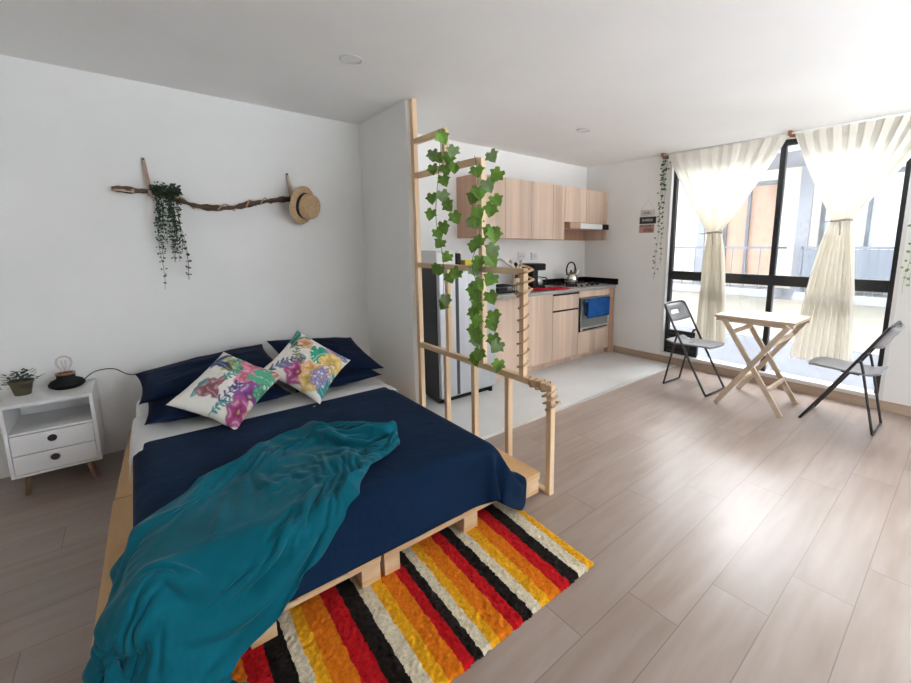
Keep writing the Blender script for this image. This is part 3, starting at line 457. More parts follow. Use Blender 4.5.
-72,-73,-72,-73,-73,-72,-73,-73,-72,-73,-73,-72,-73,-72,-73,-71,-60,-37,-10,-5,-7,-12,-19,-21,-24,3098,-73,-73,-72,-73,-72,-73,-72,-73,-73,-72,-73,-72,-73,-72,-73,-73,-72,-73,-72,
-73,-73,-72,-73,-73,-72,-73,-72,-73,-73,-72,-73,-73,-72,-73,-73,-72,-73,-72,-73,-72,-59,-37,-13,-2,-7,-16,-22,-24,-26,3109,-72,-73,-72,-73,-72,-73,-72,-73,-73,-72,-73,-72,-73,-72,
-73,-73,-72,-73,-72,-73,-73,-72,-73,-73,-72,-73,-72,-73,-73,-72,-73,-73,-73,-72,-73,-73,-72,-73,-72,-72,-57,-44,-5,-3,-14,-25,-28,-30,-31,3140,-72,-73,-72,-73,-72,-73,-72,-73,-73,
-72,-73,-72,-73,-72,-73,-73,-72,-73,-72,-73,-73,-72,-73,-73,-72,-73,-72,-73,-73,-72,-73,-73,-73,-72,-73,-73,-73,-72,-73,-71,-63,-36,-4,-13,-32,-33,-35,-34,-34,3187,-72,-73,-72,-73,
-72,-73,-73,-72,-73,-72,-73,-72,-73,-72,-73,-73,-72,-73,-72,-73,-73,-72,-73,-73,-72,-73,-72,-73,-73,-72,-73,-73,-73,-72,-73,-73,-73,-73,-74,-70,-66,-26,-23,-41,-37,-37,-36,-35,-35,
3240,-72,-73,-72,-73,-72,-73,-72,-73,-73,-72,-73,-72,-73,-72,-73,-73,-72,-73,-72,-73,-73,-72,-73,-73,-72,-73,-72,-73,-73,-72,-73,-73,-73,-72,-73,-73,-73,-74,-74,-72,-66,-54,-38,
-35,-33,-33,-33,-29,-27,3255,-72,-73,-72,-73,-72,-73,-72,-73,-73,-72,-73,-72,-73,-72,-73,-73,-72,-73,-72,-73,-73,-72,-73,-72,-73,-73,-72,-73,-73,-72,-73,-73,-72,-73,-73,-73,-73,
-73,-74,-72,-63,-33,-8,-26,-36,-30,-30,-28,-30,3190,-72,-73,-72,-73,-72,-73,-73,-72,-73,-72,-73,-72,-73,-72,-73,-73,-72,-73,-72,-73,-73,-72,-73,-72,-73,-73,-72,-73,-73,-72,-73,-72,
-73,-72,-73,-72,-73,-72,-72,-71,-70,-2,-12,-15,-10,-26,-30,-35,-36,3136,-72,-73,-72,-73,-72,-73,-73,-72,-73,-72,-73,-72,-73,-73,-72,-73,-72,-73,-72,-73,-73,-72,-73,-72,-73,-73,-72,
-73,-73,-72,-73,-72,-73,-72,-73,-72,-72,-72,-69,-65,-69,-67,3,-4,-6,-7,-14,-22,-26,3102,-72,-73,-72,-73,-72,-73,-73,-72,-73,-72,-73,-72,-73,-72,-73,-73,-72,-73,-72,-73,-73,-72,-73,
-72,-73,-73,-72,-73,-72,-73,-73,-72,-73,-72,-73,-72,-73,-72,-60,-62,-71,-70,-61,-12,-9,-8,0,-3,-4,3117,-72,-73,-72,-73,-72,-73,-72,-73,-73,-72,-73,-72,-73,-72,-73,-73,-72,-73,-72,
-73,-73,-72,-73,-72,-73,-73,-72,-73,-72,-73,-73,-72,-73,-72,-73,-72,-73,-70,-53,-70,-61,-68,-71,-50,-23,-17,-15,-4,-2,3189,-72,-73,-72,-73,-72,-73,-72,-73,-73,-72,-73,-72,-73,-72,
-73,-73,-72,-73,-72,-73,-73,-72,-73,-72,-73,-73,-72,-73,-72,-73,-73,-72,-73,-72,-73,-72,-71,-69,-53,-73,-48,-71,-68,-68,-34,-11,-3,-32,-16,3230,-73,-73,-72,-73,-72,-73,-72,-73,-72,
-73,-73,-72,-73,-72,-73,-72,-73,-73,-72,-73,-73,-72,-73,-72,-73,-73,-72,-73,-72,-73,-73,-72,-73,-72,-72,-72,-70,-69,-59,-65,-38,-71,-72,-69,-55,-3,5,-27,-31,3236,-73,-73,-72,-73,
-72,-73,-72,-73,-72,-73,-72,-73,-73,-72,-73,-72,-73,-73,-72,-73,-72,-73,-73,-72,-73,-72,-73,-73,-72,-73,-72,-73,-72,-73,-71,-69,-70,-69,-68,-45,-70,-42,-70,-71,-72,-1,10,-23,-35,
3234,-73,-72,-73,-72,-73,-72,-73,-72,-73,-72,-73,-73,-72,-73,-72,-73,-72,-73,-72,-73,-73,-72,-73,-72,-73,-72,-73,-73,-72,-73,-73,-72,-72,-66,-66,-72,-69,-69,-70,-68,-42,-51,-68,
-68,-71,-9,12,-27,-41,3240,-73,-72,-73,-73,-72,-73,-72,-73,-72,-73,-72,-73,-72,-73,-72,-73,-72,-73,-72,-73,-72,-73,-72,-72,-73,-72,-73,-72,-73,-72,-73,-72,-72,-62,-71,-54,-69,-70,
-70,-70,-51,-65,-73,-68,-7,-22,-24,-48,-32,3248,-72,-73,-73,-72,-73,-72,-73,-72,-73,-72,-73,-72,-73,-72,-73,-72,-72,-73,-72,-72,-73,-72,-72,-73,-72,-72,-73,-72,-72,-72,-73,-72,-72,
-73,-49,-48,-69,-70,-70,-70,-69,-73,-73,-56,-25,-25,-32,-31,14,482,0,0,0,0,0,0,0,0,0,0,0,0,0,0,0,0,0,0,0,0,0,0,0,0,0,0,0,0,0,1,0,0,0,0,1,1,1,1,2,1,5,7,-11,-37,-50,-58,-62,-62,-60,
393,0,0,0,1,0,0,0,0,0,0,0,0,0,0,0,0,0,0,0,0,0,0,0,0,0,0,0,0,0,0,0,0,1,0,1,0,2,1,2,1,5,3,-24,-47,-58,-59,-61,-62,-60,428,0,0,0,0,0,0,0,0,0,1,0,0,0,0,0,0,0,0,0,0,0,0,0,0,0,0,0,0,0,0,
0,0,0,1,0,1,1,2,1,2,4,-6,-39,-58,-62,-58,-57,-62,-55,458,0,0,0,0,0,0,0,0,0,0,0,0,0,0,0,0,0,0,0,0,1,0,0,0,0,0,0,0,0,0,0,0,0,1,0,1,1,1,2,2,3,-23,-57,-62,-62,-58,-54,-52,-52,482,0,0,
0,0,0,0,0,0,0,0,0,0,0,0,0,0,0,0,0,0,0,0,0,0,0,1,0,0,0,0,0,0,0,0,1,0,0,3,0,3,-3,-50,-63,-61,-55,-51,-52,-52,-52,504,0,0,0,0,0,0,0,0,1,0,0,0,0,0,0,0,0,0,0,0,0,0,0,0,0,0,0,0,0,0,0,0,
0,1,0,0,0,1,-1,7,-31,-61,-60,-51,-51,-52,-53,-52,-52,517,0,1,0,0,0,0,0,0,0,0,0,0,0,0,0,0,0,0,0,0,0,0,0,0,0,0,0,0,0,1,0,0,0,0,0,1,1,2,2,-18,-35,-59,-49,-52,-52,-53,-53,-53,-55,513,
0,0,0,0,0,0,0,0,0,0,0,0,0,0,0,0,0,0,0,0,0,0,0,0,0,0,0,1,0,0,0,0,0,0,0,1,-1,0,-1,-13,-32,-51,-58,-60,-60,-62,-62,-63,-63,537,0,0,0,0,0,0,0,0,0,0,0,0,0,0,0,0,0,0,0,0,0,0,0,0,0,0,0,0,
0,0,0,0,0,0,-1,-1,0,-1,3,-13,-34,-68,-72,-66,-64,-63,-60,-65,-64,566,0,0,0,0,0,0,0,0,0,0,0,0,0,0,0,0,0,0,0,0,0,0,0,0,0,0,0,0,0,0,0,0,0,0,0,0,0,0,1,-10,-39,-65,-72,-73,-70,-69,-67,
-66,-65,595,0,0,0,0,0,0,0,0,0,0,0,0,0,0,0,0,0,0,0,0,0,0,0,0,0,0,0,0,0,0,0,0,0,0,0,0,0,0,2,-11,-42,-63,-72,-72,-73,-71,-70,-69,-69,610,0,0,0,0,0,0,0,0,0,0,0,0,0,0,0,0,0,0,0,0,0,0,0,
0,0,0,0,0,0,0,0,0,0,0,0,0,0,0,2,-12,-42,-62,-72,-72,-73,-72,-70,-69,-67,609,0,0,0,0,0,0,0,0,0,0,0,0,0,0,0,0,0,0,0,0,0,0,0,0,0,0,0,0,0,0,0,0,0,0,0,0,0,0,3,-13,-42,-62,-72,-73,-72,
-72,-71,-69,-66,609,0,0,0,0,0,0,0,0,0,0,0,0,0,0,0,0,0,0,0,0,0,0,0,0,0,0,0,0,0,0,0,0,0,0,0,0,0,0,3,-14,-41,-62,-72,-73,-72,-72,-71,-69,-66,609,0,0,0,0,0,0,0,0,0,0,0,0,0,0,0,0,0,0,0,
0,0,0,0,0,0,0,0,0,0,0,0,0,0,0,0,0,0,0,3,-14,-41,-62,-72,-73,-72,-72,-71,-69,-67,610,0,0,0,0,0,0,0,0,0,0,0,0,0,0,0,0,0,0,0,0,0,0,0,0,0,0,0,0,0,0,0,0,0,0,0,0,0,0,3,-14,-41,-62,-72,
-73,-72,-72,-71,-69,-67,610,0,0,0,0,0,0,0,0,0,0,0,0,0,0,0,0,0,0,0,0,0,0,0,0,0,0,0,0,0,0,0,0,0,0,0,0,0,0,3,-14,-41,-62,-72,-73,-72,-72,-71,-69,-67,610,0,0,0,0,0,0,0,0,0,0,0,0,0,0,0,
0,0,0,0,0,0,0,0,0,0,0,0,0,0,0,0,0,0,0,0,0,0,0,3,-14,-41,-62,-72,-73,-72,-72,-71,-69,-67,610,0,0,0,0,0,0,0,0,0,0,0,0,0,0,0,0,0,0,0,0,0,0,0,0,0,0,0,0,0,0,0,0,0,0,0,0,0,0,3,-14,-41,
-62,-72,-73,-72,-72,-71,-69,-67,610,0,0,0,0,0,0,0,0,0,0,0,0,0,0,0,0,0,0,0,0,0,0,0,0,0,0,0,0,0,0,0,0,0,0,0,0,0,0,3,-14,-41,-62,-72,-73,-72,-72,-71,-69,-67,610,0,0,0,0,0,0,0,0,0,0,0,
0,0,0,0,0,0,0,0,0,0,0,0,0,0,0,0,0,0,0,0,0,0,0,0,0,0,0,3,-14,-41,-62,-72,-73,-72,-72,-71,-69,-67,610,0,0,0,0,0,0,0,0,0,0,0,0,0,0,0,0,0,0,0,0,0,0,0,0,0,0,0,0,0,0,0,0,0,0,0,0,0,0,3,
-14,-41,-62,-72,-73,-72,-72,-71,-69,-68,611,0,0,0,0,0,0,0,0,0,0,0,0,0,0,0,0,0,0,0,0,0,0,0,0,0,0,0,0,0,0,0,0,0,0,0,0,0,0,3,-14,-41,-62,-72,-73,-72,-72,-71,-69,-68,611,0,0,0,0,0,0,0,
0,0,0,0,0,0,0,0,0,0,0,0,0,0,0,0,0,0,0,0,0,0,0,0,0,0,0,0,0,0,0,3,-14,-41,-62,-72,-73,-72,-72,-71,-69,-68,611,0,0,0,0,0,0,0,0,0,0,0,0,0,0,0,0,0,0,0,0,0,0,0,0,0,0,0,0,0,0,0,0,0,0,0,0,
0,0,3,-14,-41,-62,-72,-73,-72,-72,-71,-69,-68,611,0,0,0,0,0,0,0,0,0,0,0,0,0,0,0,0,0,0,0,0,0,0,0,0,0,0,0,0,0,0,0,0,0,0,0,0,0,0,3,-14,-41,-62,-72,-73,-72,-72,-71,-69,-68,611,0,0,0,0,
0,0,0,0,0,0,0,0,0,0,0,0,0,0,0,0,0,0,0,0,0,0,0,0,0,0,0,0,0,0,0,0,0,0,3,-14,-41,-62,-72,-73,-72,-72,-71,-69,-68,611,0,0,0,0,0,0,0,0,0,0,0,0,0,0,0,0,0,0,0,0,0,0,0,0,0,0,0,0,0,0,0,0,0,
0,0,0,0,0,3,-14,-41,-62,-72,-73,-72,-72,-71,-69,-68,611,0,0,0,0,0,0,0,0,0,0,0,0,0,0,0,0,0,0,0,0,0,0,0,0,0,0,0,0,0,0,0,0,0,0,0,0,0,0,3,-14,-41,-62,-72,-73,-72,-72,-71,-69,-68,611,0,
0,0,0,0,0,0,0,0,0,0,0,0,0,0,0,0,0,0,0,0,0,0,0,0,0,0,0,0,0,0,0,0,0,0,0,0,0,3,-14,-41,-62,-72,-73,-72,-72,-71,-69,-68,611,0,0,0,0,0,0,0,0,0,0,0,0,0,0,0,0,0,0,0,0,0,0,0,0,0,0,0,0,0,0,
0,0,0,0,0,0,0,0,3,-14,-41,-62,-72,-73,-72,-72,-71,-70,-67,611,0,0,0,0,0,0,0,0,0,0,0,0,0,0,0,0,0,0,0,0,0,0,0,0,0,0,0,0,0,0,0,0,0,0,0,0,0,0,3,-14,-41,-62,-72,-73,-72,-72,-71,-70,-67,
611,0,0,0,0,0,0,0,0,0,0,0,0,0,0,0,0,0,0,0,0,0,0,0,0,0,0,0,0,0,0,0,0,0,0,0,0,0,0,3,-14,-41,-62,-72,-73,-72,-72,-71,-70,-67,611,0,0,0,0,0,0,0,0,0,0,0,0,0,0,0,0,0,0,0,0,0,0,0,0,0,0,0,
0,0,0,0,0,0,0,0,0,0,0,3,-14,-41,-62,-72,-73,-72,-72,-71,-70,-67,611,0,0,0,0,0,0,0,0,0,0,0,0,0,0,0,0,0,0,0,0,0,0,0,0,0,0,0,0,0,0,0,0,0,0,0,0,0,0,3,-14,-41,-62,-73,-72,-72,-72,-71,
-70,-67,611,0,0,0,0,0,0,0,0,0,0,0,0,0,0,0,0,0,0,0,0,0,0,0,0,0,0,0,0,0,0,0,0,0,0,0,0,0,0,3,-14,-41,-62,-73,-72,-72,-72,-71,-70,-67,611,0,0,0,0,0,0,0,0,0,0,0,0,0,0,0,0,0,0,0,0,0,0,0,
0,0,0,0,0,0,0,0,0,0,0,0,0,0,0,3,-14,-41,-62,-73,-72,-72,-72,-71,-70,-67,611,0,0,0,0,0,0,0,0,0,0,0,0,0,0,0,0,0,0,0,0,0,0,0,0,0,0,0,0,0,0,0,0,0,0,0,0,0,0,2,-13,-41,-62,-73,-72,-72,
-72,-71,-70,-67,611,0,0,0,0,0,0,0,0,0,0,0,0,0,0,0,0,0,0,0,0,0,0,0,0,0,0,0,0,0,0,0,0,0,0,0,0,0,0,3,-14,-41,-62,-73,-72,-72,-72,-71,-70,-67,611,0,0,0,0,0,0,0,0,0,0,0,0,0,0,0,0,0,0,0,
0,0,0,0,0,0,0,0,0,0,0,0,0,0,0,0,0,0,0,3,-14,-41,-62,-73,-72,-72,-72,-71,-70,-67,611,0,0,0,0,0,0,0,0,0,0,0,0,0,0,0,0,0,0,0,0,0,0,0,0,0,0,0,0,0,0,0,0,0,0,0,0,0,0,3,-14,-42,-61,-73,
-72,-72,-72,-71,-70,-66,610,0,0,0,0,0,0,0,0,0,0,0,0,0,0,0,0,0,0,0,0,0,0,0,0,0,0,0,0,0,0,0,0,0,0,0,0,0,0,3,-14,-42,-61,-73,-72,-72,-72,-71,-69,-67,610,0,0,0,0,0,0,0,0,0,0,0,0,0,0,0,
0,0,0,0,0,0,0,0,0,0,0,0,0,0,0,0,0,0,0,0,0,0,0,3,-14,-41,-62,-73,-72,-72,-72,-71,-69,-67,610,0,0,0,0,0,0,0,0,0,0,0,0,0,0,0,0,0,0,0,0,0,0,0,0,0,0,0,0,0,0,0,0,0,0,0,0,0,0,3,-14,-41,
-62,-72,-73,-72,-72,-71,-69,-67,610,0,0,0,0,0,0,0,0,0,0,0,0,0,0,0,0,0,0,0,0,0,0,0,0,0,0,0,0,0,0,0,0,0,0,0,0,0,0,3,-14,-41,-62,-72,-73,-72,-72,-70,-69,-68,610,0,0,0,0,0,0,0,0,0,0,0,
0,0,0,0,0,0,0,0,0,0,0,0,0,0,0,0,0,0,0,0,0,0,0,0,0,0,0,2,-12,-42,-62,-72,-72,-73,-71,-70,-70,-68,610,0,0,0,0,0,0,0,0,0,0,0,0,0,0,0,0,0,0,0,0,0,0,0,0,0,0,0,0,0,0,0,0,0,0,0,0,0,0,2,
-11,-42,-62,-72,-73,-72,-71,-69,-68,-68,606,0,0,0,0,0,0,0,0,0,0,0,0,0,0,0,0,0,0,0,0,0,0,0,0,0,0,0,0,0,0,0,0,0,0,0,0,0,0,3,-12,-45,-58,-72,-73,-71,-68,-67,-66,-66,595,0,0,0,0,0,0,0,
0,0,0,0,0,0,0,0,0,0,0,0,0,0,0,0,0,0,0,0,0,0,0,0,0,0,0,0,0,0,0,3,-14,-36,-64,-72,-72,-65,-63,-64,-64,-63,574,0,0,0,0,0,0,0,0,0,0,0,0,0,0,0,0,0,0,0,0,0,0,0,0,0,0,0,0,0,0,0,0,0,0,0,0,
1,1,2,-17,-30,-67,-69,-59,-61,-62,-63,-63,-63,549,0,1,0,0,0,0,0,0,0,-1,0,0,0,0,0,0,0,0,0,0,0,0,0,0,0,0,-1,0,0,0,0,0,0,0,0,1,0,1,1,-15,-33,-50,-62,-63,-64,-65,-65,-66,-67,526,0,0,0,
0,0,0,0,0,0,0,0,0,0,0,0,0,0,0,0,0,0,0,0,0,0,0,0,0,0,0,0,0,1,0,0,0,-1,0,0,-11,-37,-63,-62,-62,-63,-64,-60,-66,-64,501,0,0,0,0,0,0,0,0,0,0,0,0,0,0,0,0,0,0,0,0,0,0,0,0,0,0,0,0,0,0,0,
0,0,0,0,0,-1,2,-2,-11,-16,-67,-63,-62,-63,-58,-57,-55,-56,439,0,0,0,0,0,0,0,0,0,0,0,0,0,0,0,0,0,-1,0,0,0,0,0,0,0,0,0,0,0,0,0,0,0,1,0,0,0,0,5,-20,-7,-22,-69,-66,-64,-64,-62,-57,-58,
410,0,0,0,0,0,0,0,0,0,0,0,0,0,0,0,0,0,0,0,0,0,0,0,0,0,0,0,0,0,0,0,0,0,0,0,0,0,1,11,-22,-11,-7,-29,-59,-60,-62,-72,-67,-66,369,0,0,0,0,0,0,0,0,0,0,0,0,0,0,0,0,0,0,0,0,0,0,0,0,0,0,0,
0,0,0,0,0,0,0,0,0,1,3,15,-11,-27,-5,-13,-38,-52,-55,-56,-61,-61,287,0,0,0,0,-1,0,0,0,0,0,0,0,0,0,0,0,0,0,0,0,0,0,0,0,0,0,0,0,0,0,0,0,0,0,1,0,2,6,14,-1,-33,-11,-5,-22,-47,-56,-58,
-52,-56,245,0,0,0,0,0,0,0,0,0,0,0,0,0,0,-1,0,0,0,0,0,0,0,0,0,0,0,0,0,0,0,0,0,0,1,1,2,4,5,12,10,-36,-14,-10,-7,-35,-57,-57,-54,-53,215,0,0,0,0,0,0,0,0,0,0,0,0,0,0,0,0,0,0,0,0,0,0,0,
1,0,0,0,0,0,1,0,0,-1,0,3,5,4,5,8,20,11,-55,-17,-14,-11,-57,-57,-55,-50,204,0,0,0,0,0,0,0,0,0,0,0,0,0,0,0,0,0,0,0,0,0,0,0,0,1,0,1,1,1,2,2,3,6,28,-30,-5,4,5,5,6,48,-49,-24,-24,-11,
-58,-56,-54,-48,246,0,0,0,0,0,0,0,0,0,0,0,0,0,0,0,0,0,0,0,0,0,0,0,0,0,0,0,0,0,0,0,0,0,35,11,-46,0,0,0,2,40,-31,10,-24,-65,-61,-60,-41,-54,284,0,0,0,0,0,0,0,0,0,0,0,0,0,0,0,0,0,0,0,
0,0,0,0,0,0,0,0,0,0,0,0,0,0,0,53,-53,0,0,0,0,0,0,8,-44,-62,-60,-56,-55,-51,
]
BLAN = [
2261,0,0,-1,0,-1,0,-1,-2,-1,-2,-2,-2,-2,-2,-2,-3,-2,-2,-2,-3,-2,-2,-3,-3,-3,-4,-3,-4,-4,-5,-4,-4,-4,-4,-4,-3,-3,-2,-2,-2,-1,-1,-1,-1,0,-1,0,0,0,-1,0,0,0,56,13,19,-5,3,-3,-24,11,7,
-11,-3,1,-10,-6,14,-13,2,-31,12,8,7,-1,2,19,-15,-9,-10,-14,-8,10,7,-13,-11,-9,2,2,-3,-19,-3,0,2,-3,-16,-17,39,-4,-19,-11,21,7,1,-3,-1,14,23,32,-18,-3,0,-2,-9,11,11,-6,-3,-4,-10,-5,
7,10,-7,-26,-13,4,26,6,-12,-2,-3,-8,-7,-7,-1,4,13,-5,-13,-5,0,9,0,-15,-13,-8,-6,17,-10,-19,1,22,-6,-10,9,13,7,-1,1,15,-19,26,-9,1,-1,-6,2,15,-8,-7,2,8,-14,-4,8,14,-2,-18,-21,-4,16,
13,-3,-10,-5,-5,-2,0,2,1,4,1,-3,-2,-7,6,5,-10,-2,-17,-8,15,3,-19,-7,2,13,4,-3,5,6,7,-2,21,-58,2,24,4,1,-16,11,9,-16,-1,8,13,-2,-15,0,20,-2,-7,-17,-15,4,18,0,-13,-9,-4,-2,2,2,8,6,5,
-6,3,-5,-4,6,0,-8,-4,-12,14,8,-1,-19,-5,5,8,3,1,1,15,-4,24,-93,0,37,11,3,-10,1,-2,-10,1,3,18,12,-9,-21,2,11,-3,-7,-15,-6,0,12,-12,-3,7,1,-12,3,10,7,6,4,-6,3,-10,1,3,-2,-4,-2,13,4,
2,-8,-11,3,2,8,1,2,19,22,-7,-123,51,16,0,-11,-2,5,-13,-12,23,-1,8,4,-2,-19,-10,14,-4,-6,-6,-7,-4,1,-6,0,10,8,-5,-8,9,10,6,8,2,-5,-3,-7,0,5,-2,1,5,11,2,-8,-4,4,1,4,2,6,16,15,-2,
-143,53,-9,-3,3,16,-13,1,1,21,-11,-12,-7,23,0,-20,-2,1,-10,7,-11,2,-5,8,-6,0,13,4,-7,-2,10,13,5,-2,-1,-2,-3,-2,5,7,-1,6,10,1,-10,0,11,5,-6,4,6,21,24,-16,-188,43,-11,8,-8,16,-11,9,
-11,16,0,-10,5,5,-14,-11,19,4,-25,15,-7,6,-6,10,7,-1,4,11,3,-6,0,10,9,-1,4,7,-2,-5,4,13,0,4,5,8,1,-7,10,9,3,-1,7,13,21,-8,-225,25,-18,21,-5,5,-13,14,6,-4,-3,1,-13,29,4,-19,11,4,
-16,15,-16,14,-7,8,13,-3,-1,9,10,5,0,4,5,3,6,12,5,-3,3,10,5,6,3,7,10,-1,4,14,6,6,-2,17,27,-22,-262,7,-14,-2,31,-18,20,-15,25,-12,12,7,-22,19,-9,10,-4,-8,0,14,-13,18,-4,6,9,2,0,6,
12,6,3,6,14,14,4,0,6,2,4,6,7,5,6,8,17,9,-9,10,19,3,2,17,25,-23,-305,2,-10,-7,30,6,-14,1,21,-3,-2,8,3,-8,7,5,-6,11,-12,9,-8,16,1,-3,21,0,4,6,10,6,9,20,18,3,5,3,9,11,0,3,6,15,7,-1,
11,19,5,-1,14,7,8,15,20,-19,-344,-11,-3,16,-8,8,-6,23,1,-7,3,22,5,-15,11,20,-19,-6,1,1,-3,19,8,-4,16,2,6,8,7,11,20,19,9,8,15,14,5,9,2,0,7,21,-1,1,11,17,11,6,10,6,11,15,17,-19,-410,
-4,6,-4,8,16,28,-23,30,-11,23,-1,16,-1,-18,7,-8,9,-8,-5,4,28,2,1,1,10,11,11,8,14,13,17,20,27,12,11,9,6,2,-2,14,17,-2,14,7,9,9,9,12,6,16,13,13,-16,-444,22,11,2,16,-2,10,-4,3,1,4,3,
-1,-6,23,-15,-8,15,-9,8,7,3,8,5,9,12,10,8,10,9,26,28,36,-3,22,12,8,5,1,10,10,9,13,4,7,10,9,11,13,11,16,9,10,-12,-488,25,16,9,5,4,5,4,3,1,13,-19,26,-26,30,-11,-29,11,5,3,6,9,8,12,
13,15,18,21,22,39,25,19,-1,1,7,6,10,7,5,10,19,4,16,2,8,10,12,11,14,17,13,6,17,-20,-530,25,4,12,11,10,9,8,8,8,-14,29,-21,21,25,7,-31,18,17,11,10,9,8,-13,35,21,16,15,16,9,9,10,6,8,
10,10,11,11,5,5,16,10,13,9,3,9,12,15,13,18,8,24,5,-28,-585,31,7,10,11,11,10,10,8,7,3,18,15,-11,14,10,6,-11,14,16,18,17,15,13,17,3,17,12,14,13,11,11,7,10,13,13,11,7,11,8,12,11,12,
12,10,10,13,13,15,17,15,18,9,-37,-639,32,10,12,12,13,11,13,14,13,11,21,-15,1,13,6,9,-5,14,16,17,18,16,15,15,13,15,14,14,14,14,11,9,12,12,14,15,22,4,25,15,9,5,3,10,7,13,19,15,17,15,
17,15,-44,-693,30,14,15,14,14,14,14,14,14,17,1,17,-9,6,17,-7,11,11,18,16,16,16,16,15,16,17,16,16,16,20,11,14,22,14,15,13,8,20,15,19,16,10,5,3,5,10,18,19,16,19,20,12,-45,-753,48,15,
18,11,15,14,14,15,15,2,22,-2,6,4,8,6,5,15,17,18,17,17,17,16,18,19,17,19,19,20,15,17,16,16,15,18,18,10,20,17,15,10,10,10,12,11,5,17,22,20,15,18,-43,-822,77,-2,28,0,22,10,18,11,16,
13,4,19,10,-8,20,-7,18,10,20,16,20,15,22,15,22,17,22,25,23,5,25,16,19,17,18,17,15,22,6,23,13,21,2,7,16,14,17,6,19,23,19,20,-34,-847,86,21,-10,30,-4,19,9,22,-4,16,27,-18,24,18,-11,
21,4,25,15,18,11,18,20,21,23,24,25,25,2,27,12,25,18,19,17,17,22,15,19,8,19,16,17,-9,18,20,9,18,12,18,25,16,-13,-877,88,24,-21,29,-2,20,8,23,27,-12,13,23,-5,20,-22,24,17,23,15,11,
16,18,20,22,24,25,29,12,25,8,25,21,20,19,13,18,24,24,16,22,-2,19,16,-5,11,21,21,3,20,15,16,24,6,-902,84,6,22,-9,24,-7,23,21,10,21,-11,22,-4,28,-20,22,20,20,12,15,18,18,21,23,24,26,
27,27,7,23,22,20,19,19,20,11,22,24,21,14,14,8,19,13,-11,20,19,21,5,20,20,22,15,-931,77,23,-1,17,-2,12,24,5,20,8,19,-7,21,-2,23,-5,27,13,18,10,21,21,21,22,26,28,27,19,28,24,27,22,2,
18,21,21,11,24,23,12,19,1,15,16,16,-3,21,21,20,1,23,19,28,-956,75,23,-11,20,11,23,-4,25,-2,23,3,21,-8,21,8,19,11,19,14,22,11,23,22,25,25,25,26,24,29,27,29,21,22,0,20,19,25,25,7,25,
6,17,1,20,8,20,2,22,24,9,4,20,40,-960,44,17,2,23,20,0,27,-6,26,0,25,-5,22,0,12,21,18,15,18,22,20,19,22,24,20,28,21,32,34,34,18,27,15,21,4,24,19,27,24,1,22,4,18,2,21,7,24,6,20,5,10,
17,49,-968,16,19,21,5,19,18,0,27,-10,20,15,22,-6,20,12,19,15,19,20,20,23,22,20,26,18,28,22,34,39,31,32,7,26,8,24,12,25,19,27,15,2,19,4,18,2,22,15,21,3,8,12,9,67,-995,12,18,17,15,
14,13,15,14,17,-3,16,16,17,1,21,13,18,20,20,21,20,20,22,24,31,29,18,34,35,31,31,23,7,19,13,21,23,18,24,8,18,6,12,8,17,9,17,13,21,4,-8,10,86,-1007,12,19,18,17,11,16,12,15,16,15,1,
16,18,18,5,19,14,19,21,22,24,19,25,26,30,18,35,31,30,30,28,15,23,9,20,23,21,16,20,13,3,16,2,16,12,15,20,19,15,-15,-7,8,105,-1025,20,21,18,17,17,9,16,11,16,15,14,6,19,18,17,10,19,
26,11,21,24,23,28,28,29,26,24,29,28,30,29,28,10,26,19,11,16,11,16,13,5,14,17,1,18,20,13,20,9,-19,-2,21,104,-1054,37,23,17,19,16,17,6,15,12,17,14,14,11,21,17,17,23,16,27,11,22,25,
28,28,28,25,27,31,32,29,27,21,22,15,19,18,8,11,24,-3,18,4,12,18,9,16,9,18,7,-20,24,19,110,-1092,52,24,19,16,19,15,17,3,17,12,17,13,18,16,20,23,12,30,28,10,32,29,22,15,32,23,28,29,
30,30,27,21,21,15,19,17,16,21,-2,17,1,14,2,16,14,11,5,18,-9,23,6,29,128,-1132,57,25,23,16,14,18,15,14,6,18,11,17,15,21,18,21,27,14,35,35,9,27,28,23,25,18,28,28,29,29,27,20,23,22,
18,9,20,22,-7,12,17,-1,13,3,12,16,15,1,23,0,33,16,132,-1120,25,26,19,15,23,3,21,19,2,17,20,18,6,22,20,23,24,30,17,38,37,31,23,-1,25,21,29,27,29,28,25,24,20,22,20,7,20,22,9,-14,18,
19,-10,20,4,16,17,14,5,28,21,24,15,-1037,27,27,15,22,15,20,10,6,12,16,16,21,16,20,23,19,22,28,30,22,36,34,18,17,22,22,26,26,29,29,28,23,22,20,23,2,16,21,25,-16,-2,21,20,-12,22,20,
3,19,24,14,24,25,26,-1063,22,23,18,18,17,18,1,22,18,5,18,20,20,21,22,18,22,27,28,27,22,33,31,22,22,26,25,27,27,28,28,26,21,22,22,23,-12,23,26,11,-32,13,20,20,0,24,21,17,11,23,25,
19,27,-1087,22,22,21,19,20,16,17,13,9,10,23,19,20,21,23,15,21,24,27,28,22,26,33,31,27,28,26,26,26,27,28,27,23,21,20,22,21,-17,27,25,-12,-23,23,17,21,14,23,15,23,22,14,22,26,-1103,
23,22,21,21,19,17,17,7,12,23,17,23,20,19,24,24,12,22,24,26,29,25,31,33,31,29,26,26,26,27,28,27,24,20,16,18,23,6,-4,28,22,-19,-20,30,18,23,24,21,27,10,18,22,23,-1118,23,22,22,21,21,
18,7,19,10,17,21,25,24,21,22,25,25,10,26,19,29,32,32,32,32,28,27,25,26,27,27,29,30,16,11,19,7,21,16,13,10,15,3,-27,29,28,25,19,25,7,24,18,23,-1134,24,22,22,22,18,18,15,13,12,14,22,
